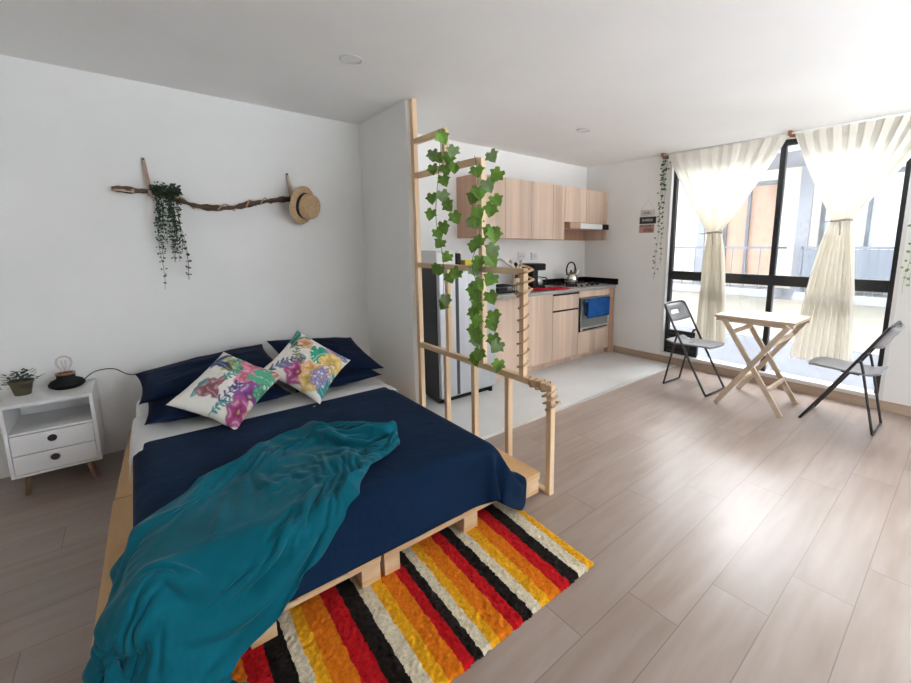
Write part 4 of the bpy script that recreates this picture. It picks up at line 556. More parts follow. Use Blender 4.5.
25,26,25,24,25,27,27,8,29,16,33,36,34,34,28,24,25,26,28,27,28,31,22,29,-15,21,4,17,10,17,14,-3,9,16,30,25,22,18,5,22,19,21,-1150,24,23,21,20,20,15,18,9,23,15,16,25,26,27,27,27,28,
28,28,9,31,18,35,35,35,32,24,24,25,26,28,22,29,18,26,18,-5,16,14,17,14,12,-9,10,29,27,27,27,0,23,7,23,18,-1161,23,21,21,20,20,15,17,18,18,20,16,19,27,28,29,28,28,28,29,28,15,32,16,
34,35,33,28,24,23,24,25,25,16,26,23,10,11,16,22,18,6,15,15,0,24,25,29,23,-1,28,3,21,19,-1168,20,18,19,23,22,11,20,16,20,21,21,21,21,28,29,28,29,28,29,29,29,21,28,17,34,33,30,26,23,
23,23,22,24,15,14,20,30,38,-17,29,20,10,13,23,-7,28,28,24,-3,25,21,-5,29,-1158,44,-14,-13,37,26,22,10,19,19,21,22,23,25,23,29,28,29,29,29,30,29,29,27,21,21,33,31,28,24,21,22,21,20,
23,19,17,35,42,6,-4,30,1,18,17,23,0,28,26,-4,24,30,-12,14,-1115,27,27,-8,-9,-5,30,24,6,21,20,20,23,27,25,27,29,29,29,30,30,30,29,29,27,21,29,29,28,24,21,20,20,18,22,24,18,37,16,43,
-16,23,31,-6,21,20,1,28,28,-5,24,26,14,-6,-1090,21,10,28,1,-13,-2,17,21,7,16,12,22,25,29,25,29,30,31,30,31,30,30,29,27,27,26,27,27,24,22,21,19,20,21,22,27,16,28,6,24,13,28,2,23,18,
7,28,28,-6,24,25,14,20,-1097,19,9,11,32,11,-8,-22,3,18,23,-12,38,19,25,27,28,31,32,33,31,31,30,29,27,27,26,27,26,24,23,21,20,19,22,15,27,20,3,29,14,20,30,-1,28,15,17,28,28,-7,24,
24,6,24,-1097,19,15,16,20,27,25,-1,-31,-6,17,28,8,-10,43,24,24,30,34,34,34,32,30,29,24,26,26,25,26,25,24,21,20,23,11,26,5,24,12,20,22,22,26,6,28,20,21,29,24,-6,24,24,19,1,-1049,7,
21,20,12,17,25,15,-3,-36,-2,23,24,6,4,-3,46,26,30,36,36,34,33,19,25,24,24,25,27,24,25,24,24,17,15,18,7,20,19,23,19,18,23,21,24,24,24,23,22,-2,23,24,22,18,-880,-119,30,20,17,-25,3,
16,17,4,-10,-33,8,31,11,14,6,-1,56,28,36,37,35,37,35,30,28,28,29,14,4,19,17,17,15,14,12,20,20,21,17,20,20,22,24,24,24,24,19,3,23,24,23,21,-829,-120,7,15,17,14,-26,-9,-1,9,21,-1,
-35,19,23,9,22,15,5,46,23,52,45,39,31,26,23,20,0,22,21,17,17,16,15,14,12,16,17,23,19,20,22,22,24,25,25,23,16,8,24,24,22,22,-775,-99,-15,-9,0,3,-7,29,-2,-31,10,28,-6,-35,11,26,7,23,
23,17,26,61,43,46,36,35,26,-15,5,19,20,17,17,16,16,13,13,14,16,19,19,22,25,25,24,26,22,20,15,14,24,24,23,21,-720,-68,-15,-19,-17,-12,-6,-11,37,6,-32,-2,25,-6,-39,5,18,11,24,41,48,
34,30,51,47,-6,37,17,19,14,10,11,9,10,13,13,13,13,16,17,20,26,26,26,26,21,19,18,16,19,24,25,22,21,-720,15,-4,-15,-22,-22,-19,-17,-7,35,-3,-37,-6,23,-8,-41,-1,33,18,24,42,30,50,36,
25,33,7,24,23,14,14,11,5,13,18,7,20,5,19,25,19,25,23,20,19,19,20,18,19,23,25,25,22,19,-721,17,8,14,1,-7,-14,-14,-33,-16,29,-8,-38,-9,23,-8,-40,17,43,15,48,14,57,18,48,22,-16,26,11,
22,15,17,3,14,11,18,8,24,14,9,21,22,21,19,22,21,18,28,14,31,21,24,20,18,-688,-19,-2,14,17,14,0,-6,-8,-41,-14,26,-8,-35,0,38,7,-32,24,41,10,52,13,42,26,35,-23,27,22,16,-11,20,16,11,
17,17,5,22,3,24,8,20,21,19,26,27,28,14,30,17,25,28,12,21,-680,20,-41,-22,4,22,20,4,0,-11,-40,-10,30,8,-23,-4,38,22,-12,15,22,32,31,38,28,26,-24,8,23,34,-15,-2,28,18,20,12,22,-6,27,
4,31,8,28,28,10,33,14,30,13,28,29,15,24,0,-663,26,3,-34,-34,-16,23,24,-12,-9,31,-38,8,46,9,-29,29,28,4,24,6,4,22,25,14,10,-1,7,12,20,9,-5,44,19,16,18,7,31,-14,27,24,29,0,24,29,13,
33,7,30,29,21,20,12,2,-651,13,32,-7,-34,-39,-24,24,26,-14,44,-30,25,37,42,-38,11,34,9,8,7,9,-5,5,8,23,13,-3,18,21,14,11,10,16,15,14,30,3,21,-3,26,24,20,8,26,33,6,30,30,12,19,18,13,
23,-659,21,7,35,-18,-41,-17,-37,19,17,40,38,-12,30,34,-25,2,31,11,11,2,11,4,-3,9,19,8,-2,15,24,13,11,18,26,19,12,-26,25,-2,19,20,21,13,29,29,20,25,20,26,12,8,19,26,40,-674,2,31,34,
-29,-7,-32,20,-19,7,28,26,19,9,33,-12,-4,3,22,12,20,17,17,22,10,13,6,-1,12,14,15,8,5,-10,8,16,10,-22,12,21,19,13,21,34,24,25,23,29,28,28,22,18,11,27,-685,30,7,36,11,-43,4,5,23,-39,
11,37,22,22,21,-9,-3,6,13,28,16,12,3,19,3,-19,3,4,16,22,2,21,7,-11,23,14,-21,27,-15,34,2,31,35,34,45,18,16,16,24,28,24,28,29,36,-717,24,5,38,26,-33,-6,16,32,-33,1,21,35,29,20,-3,
-20,5,27,9,1,-12,25,21,18,-22,-5,1,16,24,23,11,5,-6,-9,-5,27,-10,8,17,54,46,43,25,31,31,17,9,13,16,28,27,33,39,-733,12,27,29,23,-2,-30,22,27,-34,-2,20,41,27,14,2,-7,9,23,-1,7,-18,
5,49,-3,-23,-8,-4,2,20,-4,7,9,6,8,18,13,38,26,-10,47,41,47,42,24,27,24,18,9,21,25,26,25,29,-740,17,9,27,22,21,-23,16,22,-42,-5,20,33,42,8,-25,2,22,26,30,35,-5,16,24,-2,-13,-20,-7,
-7,13,11,-18,-3,4,17,24,25,-3,45,20,21,45,29,32,35,34,31,32,24,19,19,26,0,14,-746,26,23,-2,13,27,10,19,23,-37,-29,14,31,44,13,-27,9,20,19,45,33,33,-1,6,6,-2,-21,-12,-11,-8,6,8,12,
11,-13,8,26,40,9,49,16,50,27,22,22,33,33,32,32,28,26,23,14,12,-793,20,32,19,-8,10,20,31,22,-13,-43,2,28,30,-2,-3,27,27,14,54,40,21,16,8,8,-2,-9,-22,-9,-4,-2,-5,3,11,15,2,4,41,42,
12,51,38,36,21,-2,30,22,17,25,28,29,30,29,18,-813,20,26,30,-1,9,9,29,28,4,-52,9,15,32,-10,11,27,28,33,40,45,28,17,6,-10,-2,-3,-21,-4,14,5,-10,-17,8,18,32,13,32,42,16,44,28,-1,33,
25,-1,29,26,1,22,26,24,16,25,-787,8,23,27,25,9,0,21,32,8,-45,9,21,8,8,21,28,37,28,32,38,21,26,9,-2,-14,-2,-18,-16,11,13,10,-7,4,27,17,34,7,31,35,-7,26,31,30,27,0,31,19,22,13,17,27,
26,22,-784,-8,31,14,26,18,13,14,21,7,-38,27,41,-5,11,22,24,21,30,19,19,32,21,15,-1,22,1,-18,-23,6,21,18,17,4,-22,19,5,25,22,11,23,40,30,4,28,30,9,28,24,22,21,18,29,11,-796,14,16,
19,-5,43,23,24,-14,34,-15,11,35,35,-19,7,18,19,25,17,20,15,11,1,13,26,17,8,-3,-5,18,19,21,14,2,-30,-3,19,27,30,16,29,32,25,26,9,24,23,25,30,6,22,19,21,-826,36,39,25,-18,9,33,30,29,
-20,25,24,-17,26,-5,43,13,19,10,7,3,8,7,10,10,11,17,14,9,6,11,16,22,12,16,-22,24,24,14,28,21,29,16,26,28,20,21,22,19,27,20,8,24,13,-814,24,22,31,24,-2,33,-2,38,24,-23,32,29,6,27,3,
45,20,15,-14,0,21,4,1,2,2,5,14,14,9,14,4,19,13,13,5,17,25,13,19,23,29,25,7,25,27,24,15,6,20,26,19,22,22,-805,13,35,2,31,34,-6,34,9,34,11,-1,34,8,34,-1,35,36,8,10,6,3,-15,2,10,11,
-9,2,10,17,18,16,14,15,11,7,21,21,14,22,21,9,25,23,7,26,19,23,16,11,19,27,11,18,-775,13,39,-11,37,6,31,6,37,11,37,6,23,2,33,-1,24,24,20,12,3,-1,10,6,25,8,4,-8,8,10,16,14,12,10,17,
2,21,11,3,17,13,29,13,19,25,23,8,21,23,8,22,17,23,6,-762,8,16,32,-2,33,0,30,27,36,27,25,20,24,15,1,17,23,20,14,7,3,15,21,12,7,0,-4,-5,10,3,15,5,-1,19,8,8,15,7,28,20,24,21,14,21,21,
18,3,19,22,12,18,14,7,4758,-5,-4,-5,-5,-6,-5,-6,-5,-6,-6,-5,-6,-5,-5,-5,-4,-5,-4,-4,-4,-5,-4,-5,-5,-5,-6,-7,-6,-7,-7,-8,-7,-8,-7,-7,-7,-7,-6,-6,-6,-6,-6,-5,-5,-5,-5,-4,-5,-5,-5,-5,
-5,-6,331,7,23,-14,-26,-28,-3,10,0,-17,-16,-11,-7,-16,4,-16,-4,-11,-1,1,12,1,-10,-22,-26,19,-4,0,2,-32,-20,7,-1,2,-12,-13,-15,0,-14,-17,-18,-17,-18,-14,-3,-8,10,2,-6,-18,-13,-6,-6,
48,369,37,-29,-3,-28,-24,-10,15,2,-21,-11,-11,-10,-15,-4,7,-15,-17,-29,-7,5,22,-1,-15,-26,-15,-1,1,-3,-6,-14,-15,5,-3,-22,-19,-20,-5,2,-5,-14,-11,-1,-9,-33,-19,-6,13,3,-18,-22,-3,
-7,61,416,32,-28,-10,-11,-32,-7,21,-16,-27,-9,-2,-15,-17,-8,15,-17,-13,-27,-21,3,18,-5,-14,-28,-25,-16,-14,-4,14,-8,-21,-17,-3,-4,-23,-23,-6,-4,5,-7,-13,-17,7,-12,-32,-17,7,7,-9,
-16,-12,-2,61,475,-4,0,-18,-20,-22,15,-4,-25,-24,-8,1,-9,-24,-16,23,-17,-23,-7,-30,-8,15,-10,-30,-24,-19,-21,-14,-3,17,-3,-24,-17,-20,-6,-16,-32,-17,26,-14,0,-8,-21,-18,3,-23,-15,
9,-2,-17,-3,-21,-1,66,544,-26,5,-7,-21,-30,0,-1,-23,-25,-11,2,-1,-23,-22,-9,1,-18,-13,-11,-24,-16,6,-28,-19,-12,-13,-33,-4,17,-7,-29,-21,-17,-24,-3,-37,-16,24,-6,-24,5,-13,-20,-11,
-10,-23,12,-6,-17,-10,-16,-9,83,606,6,-22,-17,-21,-28,4,-19,-26,1,-23,-7,-7,-21,-14,-29,5,-16,-15,-9,-23,-18,-14,-24,-18,1,-13,-25,-32,-9,15,-25,-19,-27,-3,-27,-36,-16,28,-7,-27,
-10,0,-15,-12,-12,-22,4,-10,-18,-6,-14,13,62,660,6,-32,-19,-16,7,-31,-16,-27,6,-31,-11,-28,11,-14,-17,-30,1,-30,-1,-28,-8,-28,-5,-28,-22,-6,-16,-28,-24,-11,3,-24,-30,-9,-29,-33,
-18,26,-7,-24,-20,-7,3,-23,-17,1,-18,-6,-11,-15,-18,-5,86,767,-10,-34,-13,-31,2,-29,-17,-29,-1,-15,-30,0,-35,0,-36,5,-26,-10,-21,-28,3,-34,-11,-13,-26,-21,-7,-18,-29,-28,-15,-19,
-27,-17,-26,-20,-31,12,-6,-24,-26,-17,18,-27,-22,1,-17,-18,-4,-10,-21,20,63,851,-6,-42,-5,-35,-10,-29,-10,-33,3,-31,-25,-30,4,-29,-5,-26,-21,-11,-31,-16,3,-34,-16,-10,-32,-30,-18,
-7,-17,-34,-27,-29,-28,-25,-18,-23,-16,-25,6,-31,-23,-18,15,-17,-24,-22,-3,-17,-14,-4,-21,5,83,965,-34,-25,-44,4,-41,-15,-28,-13,-26,-23,-31,-13,-19,-27,-9,-30,-6,-30,-14,-27,7,
-28,-27,-14,-30,-33,-23,-14,-21,-31,-31,-26,-23,-29,-28,-24,-20,-27,-13,-21,-22,-14,0,-23,-8,-24,-9,-12,-13,-11,-19,7,84,1078,-55,-25,-44,-1,-37,-28,-32,-14,-31,-31,-29,-5,-30,-38,
7,-36,1,-30,-14,-35,-2,-29,-39,1,-34,-33,-28,-19,-28,-33,-23,-27,-31,-28,-27,-25,-19,-28,-16,-28,-13,-16,-25,-22,3,-16,-22,-14,-10,-22,-19,11,84,1199,-88,-19,-37,-26,-41,-32,-3,
-36,-36,-30,-20,-34,-4,-41,-1,-29,-18,-22,-18,-37,-7,-26,-37,-9,-35,-36,-30,-30,-31,-27,-30,-33,-27,-21,-23,-27,-27,-29,-20,-31,-9,-25,-25,-14,-11,-21,-4,-21,-21,-22,-22,13,86,
1298,-102,-31,-36,-36,-29,-19,-32,-16,-39,-21,-37,-17,-44,-4,-29,-31,7,-35,-32,-33,-2,-32,-35,-28,-38,-33,-34,-35,-35,-36,-33,-23,-8,-26,-27,-29,-29,-33,-27,-26,-24,-21,-11,-18,
-20,-28,-8,-17,-25,-17,-27,5,95,1377,-78,-33,-36,-35,-32,-32,-34,-33,-35,-33,-30,-33,-32,-1,-31,-30,4,-40,-26,-32,-30,-34,-37,-37,-34,-35,-36,-33,-35,-30,-25,-11,-37,-19,-28,-31,
-34,-30,-31,-29,-31,-7,-20,-23,-24,-27,-12,-16,-24,-24,-26,9,92,1344,-92,-29,-30,-30,-30,-32,-32,-33,-33,-30,-23,-14,-32,-5,-30,-6,-31,-34,-32,-34,-34,-33,-31,-30,-29,-27,-27,-32,
-17,-29,-34,-35,-35,-36,-31,-31,-32,-32,-33,-15,-31,-23,-18,-22,-26,-23,-14,-22,-24,-20,-8,-13,103,1323,-107,-18,-28,-31,-29,-32,-31,-32,-30,-25,-12,-16,-24,1,-35,4,-30,-28,-34,
-36,-34,-32,-33,-6,-23,-30,-33,-38,-40,-43,-38,-23,-34,-32,-31,-31,-31,-34,-36,-24,-26,-27,-21,-22,-23,-22,-21,-24,-5,-27,-23,-2,105,1317,-122,-19,-25,-29,-29,-29,-30,-28,-30,-29,
-24,-29,4,-27,-6,-25,6,-32,-23,-31,-32,-29,-29,-29,-29,-22,-37,-41,-43,-41,-38,-17,-30,-31,-29,-31,-24,-31,-37,-34,-28,-26,-23,-22,-25,-24,-24,-8,-23,-26,-22,-4,112,1304,-114,-18,
-28,-28,-29,-29,-29,-25,-26,-25,-26,2,-25,-19,-11,-31,-3,-30,-28,-27,-31,-29,-28,-29,-31,-30,-37,-38,-41,-38,-37,-14,-31,-30,-29,-29,-29,-28,-27,-31,-30,-27,-26,-25,-23,-24,-17,
-19,-28,-21,-25,-10,120,1301,-108,-30,-27,-28,-29,-28,-29,-29,-29,-19,-13,-37,15,-30,-26,2,-30,-26,-24,-29,-29,-29,-28,-30,-31,-34,-36,-38,-37,-29,-35,-33,-19,-28,-29,-29,-21,-30,
-33,-26,-27,-27,-26,-25,-23,-26,-17,-25,-26,-23,-27,-16,128,1303,-116,-28,-27,-30,-27,-29,-32,-28,-28,-13,-29,6,-26,-16,-16,-25,-16,-29,-30,-27,-28,-27,-30,-30,-33,-34,-34,-34,-33,
-33,-28,-31,-28,-28,-28,-30,-28,-21,-30,-26,-26,-19,-26,-25,-23,-26,-20,-27,-21,-27,-29,-21,132,1282,-116,-23,-30,-25,-22,-31,-24,-28,-21,-22,-8,-26,-33,7,-31,-12,-29,-28,-28,-28,
-26,-27,-26,-31,-34,-34,-36,-33,-31,-24,-30,-32,-28,-27,-26,-28,-32,-28,-24,-26,-22,-22,-20,-25,-21,-25,-27,-19,-25,-26,-29,-28,135,1220,-95,-27,-23,-24,-23,-21,-31,-16,-21,-22,
-24,5,-30,-24,-17,-24,-28,-32,-27,-25,-25,-23,-29,-29,-30,-34,-33,-35,-32,-30,-26,-30,-28,-26,-27,-26,-29,-30,-25,-24,-23,-19,-19,-22,-23,-18,-29,-25,-23,-26,-27,-24,125,1183,-82,
-27,-16,-25,-24,-23,-18,-26,-21,-16,-18,-23,-5,-31,-9,-27,-32,-35,-22,-23,-22,-28,-30,-29,-30,-32,-31,-32,-31,-31,-30,-26,-27,-26,-24,-27,-28,-29,-23,-21,-23,-21,-15,-23,-23,-11,
-25,-27,-24,-26,-26,-28,118,1168,-93,-18,-35,-7,-29,-14,-25,-23,-14,-26,-8,-27,-8,-29,-10,-29,-34,-23,-23,-26,-23,-31,-29,-28,-28,-30,-32,-31,-29,-30,-29,-27,-25,-26,-24,-25,-28,
-28,-24,-12,-22,-22,-19,-20,-19,-21,-19,-25,-25,-26,-27,-33,120,1154,-102,-26,-13,-27,-6,-28,-18,-20,-22,-14,-27,-8,-26,-13,-24,-25,-25,-24,-31,-18,-30,-30,-29,-29,-28,-24,-32,-30,
-31,-30,-29,-25,-23,-25,-21,-24,-28,-27,-24,-12,-21,-16,-21,-15,-22,-20,-25,-21,-25,-25,-25,-36,117,1127,-97,-33,0,-29,-19,-21,-12,-24,-10,-21,-15,-26,-4,-27,-22,-31,-19,-32,-22,
-25,-28,-30,-27,-28,-29,-19,-33,-30,-31,-29,-29,-25,-23,-22,-23,-16,-21,-27,-29,-20,-13,-19,-17,-18,-17,-22,-24,-26,-22,-27,-18,-36,111,1091,-75,-30,-17,-21,-28,-10,-21,-12,-29,-1,
-22,-14,-23,-15,-25,-20,-31,-22,-27,-28,-29,-28,-29,-28,-21,-23,-31,-30,-30,-28,-28,-25,-19,-23,-21,-20,-17,-23,-26,-19,-19,-16,-19,-13,-21,-18,-24,-29,-24,-8,-31,-36,109,1057,-62,
-28,-26,-11,-25,-27,-1,-20,-9,-25,-11,-26,-9,-26,-18,-27,-20,-30,-25,-29,-27,-29,-28,-27,-19,-25,-31,-30,-28,-27,-27,-22,-21,-17,-22,-21,-21,-17,-24,-22,-11,-18,-16,-18,-19,-24,
-19,-29,-8,-21,-23,-40,100,1069,-63,-24,-26,-19,-17,-25,-22,-9,-19,-14,-18,-17,-23,-16,-22,-21,-24,-28,-28,-28,-26,-30,-29,-29,-24,-26,-28,-32,-31,-26,-25,-27,-16,-22,-15,-21,-22,
-18,-22,-17,-20,-15,-25,-9,-23,-25,-21,-18,-27,-19,8,-38,63,1100,-63,-21,-26,-23,-12,-24,-23,-18,-15,-20,-15,-21,-18,-21,-20,-25,-22,-28,-29,-30,-29,-25,-28,-28,-28,-21,-25,-35,
-37,-36,-20,-21,-24,-16,-20,-18,-21,-25,-19,-19,-8,-20,-16,-25,-18,-27,-21,-27,-28,18,7,-19,-5,1145,-66,-22,-24,-26,-19,-11,-24,-23,-17,-19,-23,-15,-21,-19,-22,-23,-27,-26,-31,-32,
-31,-28,-27,-28,-27,-26,-24,-34,-36,-29,-31,-24,-19,-17,-21,-19,-22,-9,-17,-27,-10,-22,-24,-15,-22,-26,-21,-31,-23,24,-2,-27,-20,1193,-70,-26,-20,-25,-24,-21,-9,-22,-22,-20,-21,
-24,-16,-21,-21,-23,-27,-30,-30,-33,-34,-32,-28,-29,-18,-34,-28,-35,-34,-29,-30,-25,-22,-15,-20,-22,-17,-13,-17,-14,-21,-16,-24,-23,-19,-25,-16,-31,-19,20,-24,-25,-24,1239,-79,-29,
-22,-18,-24,-25,-21,-7,-24,-21,-22,-22,-24,-19,-22,-23,-25,-31,-32,-33,-31,-32,-33,-34,-24,-25,-37,-30,-33,-33,-31,-24,-22,-18,-18,-19,-24,-12,-6,-25,-12,-23,-18,-24,-23,-21,-14,
-30,6,-27,-22,-2,-41,1276,-89,-30,-27,-17,-18,-25,-23,-19,-9,-24,-22,-23,-25,-23,-22,-24,-28,-27,-34,-32,-37,-33,-30,-33,-35,-21,-36,-33,-30,-33,-31,-26,-23,-20,-19,-14,-19,-20,-4,
-19,-20,-12,-27,-15,-22,-23,-21,-16,-22,-26,6,-33,-30,1197,13,-31,-28,-20,-22,-14,-25,-23,-5,-23,-25,-25,-22,-22,-27,-28,-27,-32,-29,-33,-33,-33,-35,-37,-21,-38,-36,-34,-30,-33,
-30,-27,-23,-22,-18,-13,-20,-21,-13,2,-24,-23,-14,-28,-17,-22,-18,-29,-5,-18,-27,-3,-37,1218,-30,-30,-26,-26,-15,-24,-11,-18,-17,-17,-24,-25,-24,-27,-25,-27,-28,-31,-34,-29,-33,
-34,-30,-31,-35,-33,-34,-30,-33,-33,-32,-27,-23,-22,-19,-10,-18,-22,-20,9,-13,-25,-26,-16,-24,-29,-1,-30,-27,4,-30,-5,-32,1202,-28,-29,-27,-25,-16,-27,-2,-23,-26,-8,-23,-25,-27,
-26,-26,-27,-28,-31,-33,-34,-30,-34,-34,-33,-31,-32,-32,-30,-31,-32,-31,-28,-24,-23,-20,-21,-2,-24,-19,-12,18,-19,-27,-25,-27,-15,-28,1,-36,0,-51,24,-14,1167,-28,-28,-27,-25,-24,
-20,-18,-18,-13,-16,-24,-24,-26,-27,-25,-25,-29,-30,-32,-34,-34,-32,-34,-34,-33,-31,-29,-30,-29,-30,-30,-28,-24,-22,-23,-21,-22,-3,-21,-20,5,12,-25,-28,-11,-33,-21,3,-29,-39,23,2,
-10,1125,-26,-28,-27,-26,-24,-17,-26,-2,-26,-21,-22,-25,-25,-25,-26,-26,-25,-30,-31,-34,-35,-34,-33,-34,-32,-32,-29,-28,-28,-30,-30,-28,-23,-16,-26,-18,-19,-21,-16,-16,-19,12,10,
-16,-29,-22,-8,-41,19,-34,13,5,-5,1083,-27,-28,-27,-25,-22,-18,-10,-16,-22,-21,-24,-27,-27,-26,-25,-27,-28,-25,-31,-32,-34,-36,-35,-33,-33,-31,-29,-27,-27,-27,-31,-29,-28,-7,-24,
-26,0,-19,-22,-22,-25,-7,8,15,-23,-2,-49,19,5,-35,-7,12,2,1041,-25,-26,-26,-26,-17,-18,-20,-7,-22,-20,-25,-27,-28,-28,-27,-27,-29,-30,-25,-32,-31,-36,-36,-35,-33,-30,-28,-26,-26,
-27,-29,-29,-30,-10,-21,-5,-15,-14,-24,-11,-28,-9,32,-35,-16,19,-39,19,22,-39,-19,11,9,1005,-25,-25,-24,-18,-24,-15,-18,-13,-24,-21,-22,-27,-28,-29,-28,-29,-30,-30,-31,-26,-33,-32,
-35,-35,-34,-31,-27,-25,-26,-24,-25,-29,-25,3,-24,-31,5,-26,-21,-17,8,30,-55,27,2,-40,-21,19,38,-27,-37,-1,19,987,-22,-24,-24,-19,-23,-13,-19,-25,-18,-23,-20,-23,-29,-29,-29,-30,
-30,-30,-32,-33,-29,-34,-30,-33,-34,-31,-29,-27,-23,-22,-21,-20,-29,-9,-7,-15,-23,-27,-11,-4,38,-40,25,-40,11,-45,-9,17,41,-4,-39,-23,16,966,-15,-19,-25,-24,-22,-8,-22,-23,-21,-21,
-24,-23,-25,-29,-30,-30,-30,-31,-32,-33,-33,-31,-32,-29,-32,-31,-30,-27,-23,-19,-17,-19,-18,-32,20,-29,-21,1,-30,-17,13,33,-25,16,-47,-41,1,14,44,9,-29,-38,-5,951,-13,-15,-20,-18,
-26,-22,-6,-25,-23,-22,-23,-25,-27,-26,-29,-30,-31,-31,-33,-32,-33,-33,-31,-32,-27,-30,-30,-28,-23,-18,-14,-17,-19,-10,-29,20,-9,-1,-41,-40,13,41,16,-20,-18,-56,-8,9,46,8,-7,-29,
-25,922,-17,-20,-16,-17,-23,-24,-18,-2,-25,-26,-23,-24,-27,-29,-29,-30,-31,-32,-32,-33,-32,-32,-32,-31,-32,-28,-28,-25,-23,-17,-11,-14,-20,-12,-3,-26,-4,24,3,-33,-11,4,36,-9,-25,
-56,-14,-1,51,4,-5,-33,-11,888,-17,-16,-19,-19,-17,-23,-32,-22,6,-26,-19,-23,-27,-29,-30,-30,-31,-32,-33,-32,-33,-32,-32,-30,-30,-31,-22,-25,-20,-16,-11,-8,-17,-13,2,1,-21,-29,35,
-12,-30,11,37,-1,-28,-55,-15,-10,54,4,-12,-32,-21,878,-17,-15,-18,-15,-18,-16,-16,-31,-22,-15,-17,-19,-25,-29,-31,-33,-31,-32,-33,-33,-33,-32,-31,-30,-29,-27,-24,-19,-18,-15,-12,
-9,-8,-23,-28,31,4,-35,-5,28,-25,0,38,2,-38,-41,-18,-19,55,2,-20,-39,-20,899,-24,-24,-22,-19,-13,-19,-22,-13,-24,-27,-14,-25,-19,-29,-31,-33,-33,-31,-33,-35,-36,-32,-29,-28,-27,
-26,-19,-16,-14,-13,-14,-6,-13,-12,-30,31,-1,-29,-6,12,0,-3,37,-12,-31,-34,-16,-29,55,-2,-30,-40,-22,883,-23,-23,-20,-21,-18,-15,-25,-28,1,-30,-24,-13,-24,-27,-28,-32,-33,-31,-33,
-36,-37,-26,-20,-27,-21,-22,-18,-17,-17,-12,-18,-42,5,-3,-12,30,0,-27,-1,15,14,4,1,-10,-27,-29,-42,-12,52,-2,-34,-38,-30,943,-89,-17,-23,-22,-16,-21,-22,-20,-32,-27,-2,-28,-16,-27,
-29,-32,-30,-31,-29,-30,-35,-36,-25,-21,-21,-22,-20,-15,-20,-43,-5,1,0,-3,-4,15,0,-26,1,21,7,6,-4,-18,-26,-31,-36,7,47,-5,-34,-35,-32,912,-76,-24,-23,-24,-23,-8,-23,-27,-31,-9,-28,
-9,-30,-22,-27,-32,-30,-30,-33,-23,-8,-20,-20,-22,-26,-28,-24,-59,-2,0,-8,-4,-4,-5,-4,6,-3,-28,-2,20,5,-2,-6,-21,-27,-33,-20,20,40,-8,-33,-34,-30,880,-72,-24,-22,-20,-20,-21,-19,
-28,-14,-31,-10,-28,-8,-32,-26,-26,-34,-33,-27,-40,-11,-8,-10,-21,-15,-25,-43,-16,-7,-4,-4,-2,-3,0,-14,-5,-5,-26,-10,10,3,-10,-9,-19,-30,-23,-1,31,27,-13,-29,-33,-33,850,-68,-25,
-22,-21,-19,-19,-23,-9,-28,-11,-31,-25,-24,-6,-27,-30,-29,-33,-31,-27,-31,-29,38,0,-56,-14,20,-3,-14,-9,-9,-11,-15,-19,-19,-13,-8,-19,-13,-10,-10,-11,-11,-18,-18,-5,21,28,9,-17,
-23,-33,-32,819,-69,-23,-22,-22,-20,-18,-16,-25,-15,-25,-5,-30,-27,-25,-5,-34,-24,-33,-33,-26,-33,-22,52,-41,20,-39,17,2,-29,-19,-8,1,-23,-26,-8,-25,-3,-27,-24,-16,-15,-10,-8,4,4,
14,27,-1,-9,-16,-19,-32,-28,794,-44,-36,-30,-25,-23,-20,-19,-14,-16,-30,-18,-5,-27,-28,-25,-19,-31,-18,-33,-9,-34,-61,61,20,-28,-31,-11,36,-22,-24,-21,10,-29,-3,-35,3,-30,-33,1,
-31,-5,3,9,13,4,5,-18,4,-21,-5,-21,-33,-21,754,-16,-23,-34,-40,-33,-26,-22,-21,0,-13,-35,-15,-12,-29,-17,-26,-40,-26,-6,-49,17,2,1,31,-10,-19,-14,17,-31,-26,-11,-23,5,-30,4,-44,
-30,1,-37,22,-5,1,1,-5,-7,-19,8,-20,2,-18,-27,-14,-42,738,-24,-13,-11,-25,-41,-38,-26,-26,-17,9,-25,-24,-21,-26,-25,-8,-24,-83,13,-3,9,-1,33,7,-15,-14,-24,11,-2,-17,-35,2,-22,12,
-33,-16,-49,-29,10,-27,1,-9,-8,7,-17,7,-19,11,-20,-21,-12,-30,0,684,-22,-19,-13,-13,-18,-39,-39,-15,-14,-24,-18,-28,1,-28,-22,-44,5,-8,-6,-2,-24,5,1,16,-2,-18,-23,16,-3,-20,-32,8,
14,-32,-38,7,-26,-48,-26,-22,-15,7,-4,-15,6,-19,11,-15,-15,-14,-13,-4,48,591,-21,-18,-20,-10,-15,-21,-36,-36,-11,-20,-25,-16,0,-32,0,-10,-1,-3,-5,-4,-8,-36,-14,-4,14,-1,-22,5,19,
-2,-27,11,-27,-20,-43,-16,10,-30,-54,-6,-43,-13,4,-9,-20,12,-15,-9,17,5,-18,33,13,534,-22,-15,-23,-15,-8,-23,-25,-30,-28,-7,-34,-4,-1,-2,2,-10,-3,-9,-10,-4,6,-14,-24,-7,2,-9,-21,
-5,18,-1,-13,-8,-5,35,-52,-42,-36,-7,-39,-47,-33,-6,-29,-13,4,-3,14,-15,22,20,17,9,-16,498,-12,-15,-16,-16,-27,-16,-14,-56,-14,-3,17,-18,3,9,-15,-3,1,-6,-7,-3,-3,33,-10,-10,-4,-7,
-13,-7,17,-3,-12,-17,-21,-29,4,-53,-41,-42,-42,-26,-41,-22,-5,-9,2,1,1,-1,5,18,18,13,7,441,-15,-5,-13,-20,-37,-3,-15,7,-31,-15,5,19,-2,16,-22,-10,3,4,14,29,-13,-40,9,-24,-8,-18,
